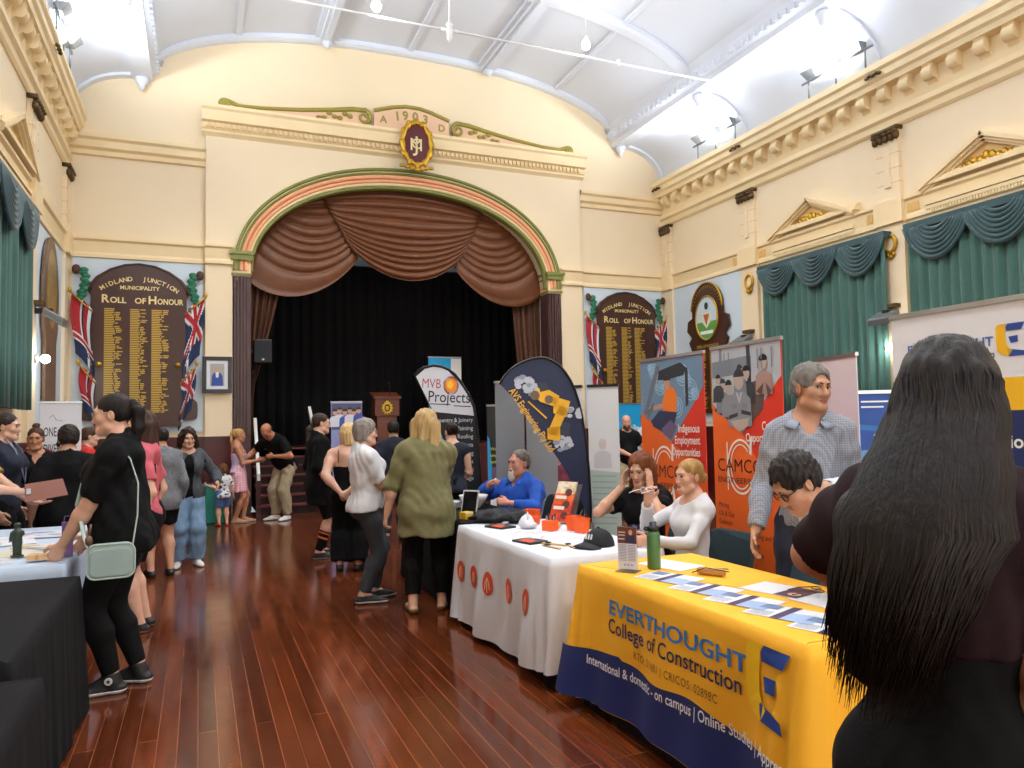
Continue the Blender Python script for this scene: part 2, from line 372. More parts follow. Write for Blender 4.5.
def scroll_ped():
    """broken scroll pediment standing on the stage cornice: pink panels edged with olive gilt scrolls"""
    y = YB-.16; t = thing('scroll_pediment', 'pink broken scroll pediment reading A 1903 D on the stage cornice', 'pediment', (XC, y, 7.46)); t['kind'] = 'structure'
    f = lambda u, v, d=0: (u, -d, v)
    for s in (-1, 1):
        top = [(3.62, .12), (3.5, .14), (3.3, .07), (2.9, .09), (2.2, .16), (1.6, .25), (1.2, .32), (.98, .33)]
        poly = [(s*u, v-.03) for u, v in top]+[(s*.86, 0), (s*3.62, 0)]
        obj('panel', MB().prism(poly if s > 0 else poly[::-1], f, .05), M_pink, t)
        sc = MB(); path = [(s*u, -.05, v) for u, v in top]; sc.tube(path, [.04, .045, .04, .035, .04, .045, .05, .05], 8, flat=1)
        th = [(a, .15*(1-a/9.5)) for a in np.linspace(0, 8, 26)]
        sc.tube([(s*(.98+.0-r*math.sin(a)), -.06, .19+r*math.cos(a)) for a, r in th], [.045*(1-a/12) for a, _ in th], 8)
        sc.ball((s*3.55, -.05, .09), (.11, .05, .10), 8)
        for k in range(7): sc.ball((s*(1.25+.1*k), -.06, .17-.012*k+.05*math.sin(k*2)), (.06, .03, .05-.003*k), 5)
        obj('scroll', sc, M_olive, t, True)
    ctr = [(-.78, 0), (.78, 0), (.78, .33), (.4, .45), (.15, .5), (0, .5), (-.15, .5), (-.4, .45), (-.78, .33)]
    obj('panel', MB().prism(ctr, f, .07), M_pink, t)
    obj('scroll', MB().tube([(u, -.07, v+.02) for u, v in ctr[2:]], .04, 8), M_olive, t, True)
    lt = MB()
    for ch, u, v, sz, ro in (('A', -.66, .13, .2, .0), ('1', -.36, .21, .25, .12), ('9', -.2, .245, .25, .05), ('0', .0, .255, .25, 0), ('3', .2, .23, .25, -.1), ('D', .54, .11, .2, 0)):
        put_text(lt, ch, sz, lambda a, b: (a, -.076, b), u, v, 0, .03, rot=ro)
    obj('lettering', lt, M_olive, t)
    return t
scroll_ped()
def crest():
    t = thing('crest_cartouche', 'oval maroon cartouche with gilt JCM monogram above the stage arch', 'crest', (4.0, YB-.36, 7.15))
    f = lambda u, v, d=0: (u, -d, v)
    obj('shield', MB().prism(ellipse(0, .03, .27, .4), f, .06), mat('crest_maroon', '#5A1A1C', .35), t)
    fr = MB(); fr.tube([(u, -.05, v) for u, v in ellipse(0, .03, .29, .43, 40)], [.05+.012*math.sin(k*1.9) for k in range(40)], 8, closed=True)
    for a in np.linspace(0, 2*PI, 12, endpoint=False): fr.ball((.32*math.cos(a), -.06, .03+.46*math.sin(a)), (.05, .04, .06), 6)
    for k in range(7): fr.ball((-.3+.1*k, -.05, -.5+.06*abs(k-3)/3), (.06, .03, .04), 5)
    for k in range(5): fr.ball((-.1+.05*k, -.07, .45-.02*abs(k-2)), (.04, .04, .045), 5)
    obj('gilt_frame', fr, M_gold, t, True)
    l = MB(); g = lambda a, b: (a, -.068, b)
    put_text(l, 'M', .36, g, -.155, -.12, bold=0); put_text(l, 'C', .3, g, -.12, -.08, bold=0); put_text(l, 'J', .44, g, -.06, -.13, bold=0)
    obj('monogram', l, mat('monogram_gilt', '#F0E0A8', .4, .3), t)
crest()
# arch mouldings: concentric bands green / salmon / cream / salmon / green
def arch_band(a0, b0, a1, b1, y0, y1):
    mb = MB(); n = 72; P = []
    for i in range(n+1):
        th = PI*i/n; c, s_ = math.cos(th), math.sin(th); e = lambda v, p: math.copysign(abs(v)**(2/p), v)
        x = lambda a: AXC-a*e(c, 2.12); z = lambda b: AZ+b*e(s_, 2.12)
        P.append([(x(a0), y1+.1, z(b0)), (x(a0), y0, z(b0)), (x((a0+a1)/2), y0-.012, z((b0+b1)/2)), (x(a1), y0, z(b1)), (x(a1), y1+.1, z(b1))])
    mb.sheet(P); return mb
bands = [(3.36, 2.25, 3.305, 2.19, .06, M_green), (3.305, 2.19, 3.285, 2.165, .03, M_cream2), (3.285, 2.165, 3.25, 2.12, .05, M_green), (3.25, 2.12, 3.19, 2.05, .035, M_salmon),
         (3.19, 2.05, 3.17, 2.03, .05, mat('moulding_coral', '#D98A62', .5)), (3.17, 2.03, 3.11, 1.96, .03, M_salmon), (3.11, 1.96, 3.07, 1.905, .01, M_cream2), (3.07, 1.905, 3.01, 1.84, .0, M_green)]
for a0, b0, a1, b1, d, m in bands:
    struct('trim_%d' % n_tr, arch_band(a0, b0, a1, b1, YB-.1-d, YB-.05), m, 'painted moulding ring of the stage arch', 'moulding', smooth=True); n_tr += 1
for s in (-1, 1):
    x0, x1 = sorted((AXC+s*3.05, AXC+s*3.37)); y = YB-.1
    mb = MB(); mb.box((x0, y-.02, 4.36), (x1, YB+.3, 4.47), 1); mb.box((x0-.03, y-.08, 4.66), (x1+.03, YB+.3, 4.76), 0); mb.box((x0-.06, y-.1, 4.76), (x1+.06, YB+.3, 4.82), 0)
    mb.box((x0, y-.015, 4.47), (x1, YB+.3, 4.66), 2); mb.box((x0-.02, y-.05, 4.38), (x1+.02, YB+.3, 4.42), 0)
    struct('trim_%d' % n_tr, mb, [M_green, M_cream2, M_salmon], 'green and salmon impost block of the stage arch', 'moulding'); n_tr += 1
    mb = MB(); mb.box((x0, y+.0, 0), (x1, YB+.3, 4.36))
    for k in range(5):
        xx = x0+.02+k*(x1-x0-.04)/5; mb.box((xx, y-.03-.012*(2-abs(k-2)), 1.45), (xx+.04, y+.01, 4.36))
    struct('trim_%d' % n_tr, mb, M_brown, 'dark brown fluted jamb of the stage arch', 'pilaster'); n_tr += 1
# blue wall panels and dado
def panels():
    global n_tr
    for nm, mb in (('stage wall left', MB().box((XL+.12, YB-.02, 1.5), (.06, YB, 4.56))), ('stage wall right', MB().box((7.9, YB-.02, 1.5), (XR-.12, YB, 4.56))),
               ('right wall', MB().box((XR-.02, 11.95, 1.5), (XR, 14.35, 4.56))), ('left wall', MB().box((XL, 12.0, 1.5), (XL+.02, 14.35, 4.56)))):
        struct('trim_%d' % n_tr, mb, M_blue, 'pale blue painted panel on the '+nm, 'panel'); n_tr += 1
    for nm, mb in (('stage wall left', MB().box((XL, YB-.05, 0), (.09, YB, 1.36)).box((XL, YB-.08, 1.36), (.09, YB, 1.42)).box((.09, YB-.15, 0), (.55, YB-.05, 1.36)).box((.06, YB-.18, 1.36), (.55, YB-.05, 1.42))),
               ('stage wall right', MB().box((7.83, YB-.05, 0), (XR, YB, 1.36)).box((7.83, YB-.08, 1.36), (XR, YB, 1.42)).box((7.31, YB-.15, 0), (7.83, YB-.05, 1.42))),
               ('right wall', MB().box((XR-.05, YF, 0), (XR, YB, 1.36)).box((XR-.08, YF, 1.36), (XR, YB, 1.42))), ('left wall', MB().box((XL, YF, 0), (XL+.05, YB, 1.36)).box((XL, YF, 1.36), (XL+.08, YB, 1.42)))):
        struct('trim_%d' % n_tr, mb, M_dado, 'dark red dado along the '+nm, 'dado'); n_tr += 1
panels()
# ------------------------------------------------ window pediments with gilt ornaments, grilles
def pediment(s, yc, z0=4.97, w_=1.02, h=.5):
    global n_tr
    x = XL if s > 0 else XR; f = lambda u, v, d=0: (x+s*d, yc+u, v)
    mb = MB()
    def bar(p, q, th, dp):
        p, q = np.array(p), np.array(q); d = (q-p)/np.linalg.norm(q-p); n = np.array([-d[1], d[0]])
        for o, t_, dd in ((0, th*.45, dp), (th*.45, th*.3, dp*.75), (th*.75, th*.25, dp*.5)):
            mb.prism([tuple(p-n*o), tuple(q-n*o), tuple(q-n*(o+t_)), tuple(p-n*(o+t_))], f, dd)
    bar((w_, z0), (0, z0+h), -.13, .16); bar((0, z0+h), (-w_, z0), -.13, .16); bar((w_+.03, z0), (-w_-.03, z0), .12, .14)
    for zz, dp in ((4.74, .09), (4.68, .07)): mb.prism([(-.95, zz-.05), (.95, zz-.05), (.95, zz), (-.95, zz)], f, dp)
    for k in range(40): mb.prism([(-.9+.045*k, 4.58), (-.876+.045*k, 4.58), (-.876+.045*k, 4.63), (-.9+.045*k, 4.63)], f, .065)
    o = struct('trim_%d' % n_tr, mb, M_trim, 'triangular cream pediment over the %s wall curtain' % ('left' if s > 0 else 'right'), 'pediment'); n_tr += 1
    obj('tympanum', MB().prism([(-.85, z0+.02), (.85, z0+.02), (0, z0+.43)], f, .02), M_trim2, o)
    g = MB()
    for k in range(9):
        u = (k-4)*.085; hh = .12*(1-abs(k-4)/5.5); g.ball((x+s*.05, yc+u, z0+.09+hh*.5+.02*math.sin(k*2.2)), (.035, .05, .03+hh*.4), 6)
        g.tube([(x+s*.05, yc+u+.05*math.cos(a), z0+.09+.04*math.sin(a)) for a in np.linspace(0, 5, 9)], .012, 5)
    obj('gilt_ornament', g, M_gold, o, True)['label'] = 'gilt leaf ornament'
for y in (10.08, 6.85): pediment(-1, y)
pediment(1, 10.6)
def grille(s, yc):
    global n_tr
    x = XL if s > 0 else XR; f = lambda u, v, d=0: (x+s*d, yc+u, v); mb = MB()
    mb.prism([(-.11, 4.67), (.11, 4.67), (.11, 4.84), (-.11, 4.84)], f, .045)
    for k in range(5): mb.prism([(-.095+.04*k, 4.69), (-.07+.04*k, 4.69), (-.07+.04*k, 4.82), (-.095+.04*k, 4.82)], f, .055)
    struct('trim_%d' % n_tr, mb, M_trim2, 'small plaster vent grille in the moulded band', 'vent'); n_tr += 1
for y in (8.78, 8.02, 11.35, 12.1): grille(-1, y)
def rosette(s, yc, z=4.25):
    x = XL if s > 0 else XR; t = thing('wall_plaque', '', 'plaque', (x+s*.08, yc, z))
    obj('frame', MB().tube([(s*.015, .1*math.cos(a), .13*math.sin(a)) for a in np.linspace(0, 2*PI, 24, endpoint=False)], .03, 8, closed=True), M_gold, t, True)
    obj('face', MB().prism(ellipse(0, 0, .09, .12, 20), lambda u, v, d: (s*d, u, v), .012), M_wall, t)
    b = MB()
    for k in (-1, 0, 1): b.ball((s*.02, k*.05, -.2+.03*abs(k)), (.02, .045, .04), 6)
    obj('ribbon', b, M_gold, t, True); return t
tag(rosette(-1, 8.42), 'oval gilt framed plaque on the pilaster between the two green curtains'); tag(rosette(-1, 11.69), 'oval gilt framed plaque left of the farther green curtain on the right wall')
for s, y in ((-1, 8.42), (-1, 11.72), (-1, 14.5), (1, 11.87)):
    x = XL if s > 0 else XR; b = MB()
    for k in range(5): b.ball((x+s*.31, y+(k-2)*.06, 6.91+.02*(k % 2)), (.03, .04, .03), 5)
    struct('trim_%d' % n_tr, b, M_bronze, 'small bronze leaf boss on the cornice', 'ornament', smooth=True); n_tr += 1
# ---------------------------------------------------------------- stage
M_red = mat('dark_red_step', '#431214', .3, var=(3, .1)); M_black = mat('black_cloth', '#07070A', .9, var=(3, .2)); M_stage = mat('stage_boards', '#2A1A14', .4)
SZ = 1.15
def stage():
    global n_tr
    mb = MB(); mb.box((2.12, YB+.02, 0), (8.4, 19, SZ)); mb.box((-.6, YB+.36, 0), (.92, 19, SZ)); mb.box((.92, 15.84, 0), (2.12, 19, SZ))
    mb.box((2.12, YB-.02, SZ-.06), (6.82, YB+.05, SZ+.01))
    struct('floor_stage', mb, M_red, 'dark red stage platform', 'stage')
    mb = MB()
    for k in range(7):
        y = 14.16+.28*k; z = SZ/7*(k+1)
        mb.box((.98, y, 0), (2.1, 15.9, z-.03)); mb.box((.95, y-.03, z-.03), (2.12, 15.9 if k == 6 else y+.3, z), 1)
    struct('stair', mb, [mat('step_riser', '#220A0B', .4), mat('step_tread', '#6A3432', .35, var=(5, .15))], 'dark red timber steps up to the stage', 'stairs')
    mb = MB(); mb.box((-.7, YB+.35, 0), (-.6, 19.2, 8)); mb.box((8.4, YB+.35, 0), (8.5, 19.2, 8)); mb.box((-.7, 19.1, 0), (8.5, 19.2, 8)); mb.box((-.7, YB+.35, 7.2), (8.5, 19.2, 7.3))
    mb.box((-.7, YB+.34, 6.3), (8.5, YB+.38, 7.3))
    struct('wall_stage', mb, mat('stage_wall', '#131316', .8), 'dark walls enclosing the stage', 'wall')
    for s in (-1, 1):
        x0, x1 = sorted((AXC+s*3.06, AXC+s*4.6)); mb = MB().box((x0, YB+.36, 0), (x1, YB+.4, 6.4))
        struct('trim_%d' % n_tr, mb, mat('stage_wall', ''), 'dark return wall beside the stage opening', 'wall'); n_tr += 1
stage()
def handrail(x, x2, top, bot, label):
    t = thing('handrail', label, 'handrail', (x, 14.2, 0), 0, 'handrails of the stage steps')
    b = MB(); d = .028
    (y0, z0), (y1, z1) = bot, top
    b.add([(px, py, pz) for px in (-d, d) for py, pz in ((y0-14.2, z0), (y0-14.2, z0+.12), (y1-14.2, z1), (y1-14.2, z1-.12))], [(0,1,2,3), (7,6,5,4), (0,4,5,1), (1,5,6,2), (2,6,7,3), (3,7,4,0)])
    obj('rail', b, mat('white_gloss', '#E6E6E4', .3), t)
    p = MB().box((-.04, y0-14.2+.05, 0), (.04, y0-14.2+.13, z0+.1)); obj('post', p, M_red, t)
    return t
handrail(.98, 0, (15.0, 1.75), (14.1, .62), 'white handrail on the left of the stage steps, beside the bowing man'); handrail(2.08, 0, (15.75, 1.98), (14.3, .9), 'white handrail on the right of the stage steps, behind the long-haired man in black')
def drape(name, xs, zs, y, m, amp, freq, label, cat, group=None, edge=None):
    """hanging cloth: xs(z)->(x0,x1)"""
    mb = MB(); P = []
    for z in zs:
        x0, x1 = xs(z); n = max(8, int(freq*8)); row = []
        for i in range(n+1):
            t = i/n; a = amp*(math.sin(2*PI*freq*t)+.35*math.sin(2*PI*freq*2.3*t+1.7)+.25*math.sin(2*PI*freq*.37*t+z*.5))
            row.append((x0+(x1-x0)*t, y+a, z))
        P.append(row)
    mb.sheet(P); o = obj(name, mb, m, smooth=True, solid=.012); return tag(o, label, cat, group)
drape('stage_curtain', lambda z: (-.5, 8.3), np.linspace(SZ, 5.9, 6), 18.2, M_black, .06, 34, 'black pleated curtain closing the back of the stage', 'curtain')
M_vel = mat('brown_velvet', '#683A1A', .5, bump=(60, .15), var=(5, .12)); M_velD = mat('brown_velvet_side', '#4E2A12', .6, var=(5, .15))
drape('side_drape', lambda z: (.82, max(.95, 1.52-.62*max(0, (4.6-z)/2.5)**1.15 if z > 1.9 else .93)), np.linspace(SZ, 5.2, 14), 15.15, M_velD, .045, 5, 'brown velvet drape tied back behind the left jamb of the stage', 'curtain', 'brown stage side drapes')
drape('side_drape', lambda z: (6.35+.08*max(0, (4.5-z)), 7.05), np.linspace(SZ, 5.2, 14), 15.15, M_velD, .045, 5, 'brown velvet drape hanging behind the right jamb of the stage', 'curtain', 'brown stage side drapes')
tag(obj('pelmet_batten', MB().box((.9, 16.1, 5.02), (7, 16.2, 5.22)), mat('batten_grey', '#5D7484', .6)), 'grey blue batten hanging behind the stage valance', 'batten')
def swag(parent, A, B, sag, y, m, nf, amp=.07, depth=.0, tz=1, name='swag', nu=26, crown=0):
    """A(v),B(v): end points (x,z); nested folds hanging between them"""
    mb = MB(); P = []; nv = nf*8
    for j in range(nv+1):
        v = j/nv; a, b = np.array(A(v)), np.array(B(v)); row = []
        ph = v*nf+.25*math.sin(v*9)
        for i in range(nu+1):
            u = i/nu; g = 4*u*(1-u); x, z = a+(b-a)*u; z += crown*g*(1-v)**2-sag(v)*g**.85
            bulge = amp*abs(math.sin(PI*ph))**.7*(.35+.65*g)+depth*g
            row.append((x, y-bulge, z))
        P.append(row)
    mb.sheet(P); return obj(name, mb, m, parent, True, solid=.01)
lerp = lambda p, q: (lambda v: (p[0]+(q[0]-p[0])*v, p[1]+(q[1]-p[1])*v))
def arcA(s):  # follow the arch
    def f(v):
        x = AXC+s*(2.05+.95*v**.8); return (x, arch(min(max(x, AXC-2.95), AXC+2.95), 2.97, 1.8)-.02 if v < .75 else 4.95-.5*(v-.75)/.25)
    return f
t = thing('stage_valance', 'brown velvet valance of three deep swags under the stage arch', 'valance', (0, 0, 0))
def endL(v):
    x = 2.05-1.2*v**.9; return (x, max(4.5, arch(x)+.05)-.14*v)
def endR(v):
    x = 5.8+1.2*v**.9; return (x, max(4.5, arch(x)+.05)-.14*v)
swag(t, endL, lerp((2.35, 6.2), (2.95, 4.93)), lambda v: .02+.50*v, 15.0, M_vel, 10, crown=.12)
swag(t, lerp((5.55, 6.2), (4.95, 4.93)), endR, lambda v: .02+.50*v, 15.0, M_vel, 10, crown=.12)
swag(t, lerp((2.2, 6.16), (2.72, 5.22)), lerp((5.66, 6.16), (5.2, 5.18)), lambda v: .03+.66*v, 14.92, M_vel, 12, .08, .06, crown=.34)
# ---------------------------------------------------------------- lectern, loudspeaker, portrait
M_wood = mat('lectern_wood', '#6A3420', .35, var=(4, .15), stretch=(6, 6, 1)); M_blk = mat('black_plastic', '#101114', .45); M_yel = mat('emblem_yellow', '#D8B32A', .5)
def lectern():
    t = thing('lectern', 'brown timber lectern with yellow emblem on the stage', 'lectern', (3.8, 16.4, SZ))
    b = MB(); b.box((-.26, -.2, 0), (.26, .2, .06)); b.box((-.22, -.16, .06), (.22, .18, .95)); b.box((-.2, -.172, .12), (.2, -.16, .5)); b.box((-.27, -.2, .62), (.27, .2, 1.0)); obj('body', b, M_wood, t, bevel=.008)
    b = MB().add([(-.3,-.24,1.0),(.3,-.24,1.0),(.3,.22,1.12),(-.3,.22,1.12),(-.3,-.24,1.04),(.3,-.24,1.04),(.3,.22,1.16),(-.3,.22,1.16)], [(0,3,2,1),(4,5,6,7),(0,1,5,4),(1,2,6,5),(2,3,7,6),(3,0,4,7)]); obj('sloped_top', b, M_wood, t)
    e = MB(); y = -.205
    e.tube([(.085*math.cos(a), y, .79+.1*math.sin(a)) for a in np.linspace(0, 2*PI, 20, endpoint=False)], .022, 6, closed=True)
    for a in np.linspace(0, 2*PI, 12, endpoint=False): e.ball((.11*math.cos(a), y, .79+.125*math.sin(a)), (.022, .008, .022), 4)
    e.ball((0, y, .92), (.04, .01, .035), 5); e.ball((0, y, .79), (.04, .01, .05), 5); obj('emblem', e, M_yel, t, True)
    m = MB().tube([(.1, 0, 1.1), (.1, -.05, 1.25), (.06, -.12, 1.33)], .008, 6); m.ball((.05, -.14, 1.34), .022, 5); obj('microphone', m, M_blk, t, True)
lectern()
def speaker():
    t = thing('loudspeaker', 'black wall loudspeaker beside the left jamb of the stage', 'speaker', (1.1, 14.92, 2.78))
    obj('cabinet', MB().add([(-.16,-.12,0),(.17,-.16,0),(.17,.12,0),(-.16,.12,0),(-.16,-.12,.45),(.17,-.16,.45),(.17,.12,.45),(-.16,.12,.45)], [(0,3,2,1),(4,5,6,7),(0,1,5,4),(1,2,6,5),(2,3,7,6),(3,0,4,7)]), M_blk, t, bevel=.02)
    obj('grille', MB().add([(-.13,-.132,.04),(.14,-.165,.04),(.14,-.165,.41),(-.13,-.132,.41)], [(0,1,2,3)]), mat('speaker_grille', '#1A1C20', .7, bump=(300, .5)), t)
    obj('badge', MB().box((-.01, -.155, .05), (.03, -.148, .08)), mat('badge_white', '#C8C8CA', .4), t)
    obj('cable', MB().tube([(-.1, .05, 0), (-.12, 0, -.12), (-.22, -.02, -.2), (-.28, 0, -.2)], .012, 6), M_blk, t, True)
    obj('bracket', MB().box((-.32, .02, .2), (-.14, .08, .26)), M_blk, t)
speaker()
def portrait():
    t = thing('framed_portrait', 'black framed portrait of a person in blue on the pier left of the stage', 'picture', (.3, YB-.17, 2.53))
    f = lambda u, v, d=0: (u, -d, v)
    b = MB()
    for a, c in (((-.25, .26), (.25, .33)), ((-.25, -.33), (.25, -.26)), ((-.25, -.26), (-.18, .26)), ((.18, -.26), (.25, .26))): b.box((a[0], -.02, a[1]), (c[0], .012, c[1]))
    obj('frame', b, mat('frame_black', '#14161C', .3), t, bevel=.006)
    obj('mount', MB().box((-.18, -.004, -.26), (.18, .01, .26)), mat('mount_white', '#E2E4E8', .5), t)
    p = MB(); p.prism([(-.12, -.2), (.12, -.2), (.12, .2), (-.12, .2)], f, .006, 0)
    p.prism([(-.1, -.2), (.1, -.2), (.09, -.02), (.05, .04), (-.05, .04), (-.09, -.02)], f, .008, 1); p.prism(ellipse(0, .09, .038, .05, 16), f, .009, 2); p.prism([(-.02, -.05), (.02, -.05), (.03, .05), (-.03, .05)], f, .0095, 3)
    obj('printed_photo', p, [mat('photo_ground', '#A9A79E', .5), mat('photo_blue', '#29489A', .5), mat('photo_skin', '#C9977C', .5), mat('photo_white', '#E8E8E8', .5)], t)
portrait()
# ---------------------------------------------------------------- honour boards
M_hon = mat('honour_board_wood', '#40231A', .3, var=(3, .1), stretch=(1, 1, .2)); M_leaf = mat('gold_lettering', '#C9A544', .4, .25); M_leaf2 = mat('gold_title', '#EBD896', .4, .1)
M_fr = mat('flag_red', '#B2242C', .6); M_fb = mat('flag_navy', '#1B2A52', .6); M_fw = mat('flag_white', '#EDEDEA', .6); M_wr = mat('wreath_green', '#1E6A4C', .6, bump=(50, .5)); M_wrb = mat('wreath_brown', '#4A2A1E', .6)
def board_outline(hw, z0, z1):
    """shouldered round top, scrolled foot"""
    R_ = [(hw*.86, z0), (hw*.86, z0+.10), (hw*1.2, z0+.12)]
    R_ += [(hw*1.22+.02*math.sin(a), z0+.28-.16*math.cos(a)) for a in np.linspace(.3, 2.6, 6)]
    R_ += [(hw*1.12, z0+.5), (hw*1.03, z0+.62), (hw, z0+.75), (hw, z1-.62), (hw*1.06, z1-.52), (hw*1.02, z1-.40), (hw*.9, z1-.27), (hw*.62, z1-.12), (hw*.32, z1-.03), (0, z1)]
    return R_+[(-u, v) for u, v in R_[::-1][1:]]
def union_flag(mb, P, base):
    """P(s,t) s,t in 0..1; red, white, navy stripes of a painted union canton"""
    def q(a, b, c, d, mi, o): mb.add([P(*k, o) for k in (a, b, c, d)], [(0, 1, 2, 3)], mi)
    n = 8
    for i in range(n):
        for j in range(n): q((i/n, j/n), ((i+1)/n, j/n), ((i+1)/n, (j+1)/n), (i/n, (j+1)/n), base, 0)
def painted_flag(t, sgn, x0, z0, w_, h, kind):
    """flag hanging in folds from a slanted staff; painted wood relief"""
    def P(s, v, o=0):
        # s across from staff, v down
        x = x0+sgn*(w_*s*(1-.12*v)+.03*math.sin(5*v)); z = z0-.28*(1-s)-h*v*(1-.12*s)+.05*math.sin(PI*s)
        return (x, -.05-.02*math.sin(7*s+3*v)-o, z)
    mb = MB(); n = 22
    for i in range(n):
        for j in range(28):
            s, v = (i+.5)/n, (j+.5)/28
            if kind == 'red': c = 0 if s > .55 else (2 if abs(s-.5) < .06 or abs(s-.12) < .08 else (0 if abs(s-.28) < .08 else 1))
            else:
                d1, d2 = abs(s-v*1.4), abs(s+v*1.4-1)
                c = 0 if min(d1, d2, abs(s-.5)*1.3) < .09 else (2 if min(d1, d2, abs(s-.5)) < .17 else 1)
            if v > .72: c = 2 if abs(s-.5+.3*math.sin(v*9)) < .05 or (v > .85 and abs(s-.3) < .07) else 1
            if kind == 'red' and v > .62 and v <= .75: c = 2 if abs(v-.68) > .035 else 0
            mb.add([P(i/n, j/28), P((i+1)/n, j/28), P((i+1)/n, (j+1)/28), P(i/n, (j+1)/28)], [(0, 1, 2, 3)], c)
    o = obj('painted_flag', mb, [M_fr, M_fb, M_fw], t, True, solid=.02)
    st = MB(); a = np.array(P(0, 0))+[-sgn*-.0, -.02, -.02]; b = np.array(P(1, 0))+[sgn*.03, -.02, .04]
    st.tube([a, b], .014, 6); st.ball(b+np.array([0, 0, .03]), (.03, .02, .05), 5); obj('staff', st, M_gold, o, True)
    return o
def honour_board(xc, label):
    t = thing('honour_board', label, 'honour board', (xc, YB-.06, 0), 0, 'rolls of honour beside the stage')
    f = lambda u, v, d=0: (u, -d, v); Z0, Z1, hw = 1.62, 4.5, .76
    obj('panel', MB().prism(board_outline(hw, Z0, Z1), f, .045), M_hon, t, bevel=.006)
    mo = MB(); out = board_outline(hw, Z0, Z1)[10:]; out = out[:len(out)-10]
    mo.tube([(u*.965, -.05, v-.02) for u, v in board_outline(hw*.99, Z0, Z1)[13:-13]], .016, 6); obj('moulding', mo, M_hon, t, True); obj('plinth', MB().box((-hw*.9, -.075, Z0), (hw*.9, -.03, Z0+.09)), M_hon, t)
    g = lambda u, v: (u, -.049, v); l = MB()
    txt = 'MIDLAND  JUNCTION'
    for i, ch in enumerate(txt):
        a = (i-(len(txt)-1)/2)*.075; r = 1.0
        put_text(l, ch, .11, g, r*math.sin(a), 4.18-r*(1-math.cos(a)), 0, .02, 'CENTER', rot=-a)
    put_text(l, 'MUNICIPALITY', .095, g, 0, 4.02, 0, .02, 'CENTER'); 
    put_text(l, 'R', .2, g, -.6, 3.78, 0, .025); put_text(l, 'OLL', .14, g, -.465, 3.78, 0, .025); put_text(l, 'OF', .14, g, -.08, 3.78, 0, .025); put_text(l, 'H', .2, g, .13, 3.78, 0, .025); put_text(l, 'ONOUR', .14, g, .28, 3.78, 0, .025, sx=.8)
    obj('lettering', l, M_leaf2, t)
    R_ = random.Random(3)
    for c in (-.38, .02, .36):
        nm = MB(); z = 3.66
        while z > 1.86:
            x = c-.17
            for k in range(R_.choice((1, 2, 2))):
                w_ = R_.uniform(.04, .1) if k else R_.uniform(.13, .18)
                nm.add([g(x, z), g(x+w_, z), g(x+w_, z+.018), g(x, z+.018)], [(0, 1, 2, 3)]); x += w_+.018
                if x > c+.13: break
            z -= .031
        obj('name_column', nm, M_leaf, t)
    for s in (-1, 1):
        w_ = MB()
        for k in range(10): w_.ball((s*(.86-.035*math.sin(k*.5)+.03*(k % 2)), -.05, 4.33-.055*k), (.07, .03, .05), 5)
        w_.ball((s*.98, -.05, 4.33), (.07, .03, .09), 5, 1); obj('wreath', w_, [M_wr, M_wrb], t, True)
        painted_flag(t, s, s*.72, 3.9, .32, 1.15, 'red' if s < 0 else 'blue')
        painted_flag(t, s, s*.66, 2.66, .24, .85, 'red' if s < 0 else 'blue')
        kn = MB(); kn.ball((s*.62, -.08, 2.7), .045, 6); obj('knob', kn, M_gold, t, True)
    return t
honour_board(-.97, 'dark timber roll of honour with gold names and painted flags, left of the stage')
honour_board(8.95, 'dark timber roll of honour with gold names and painted flags, right of the stage')
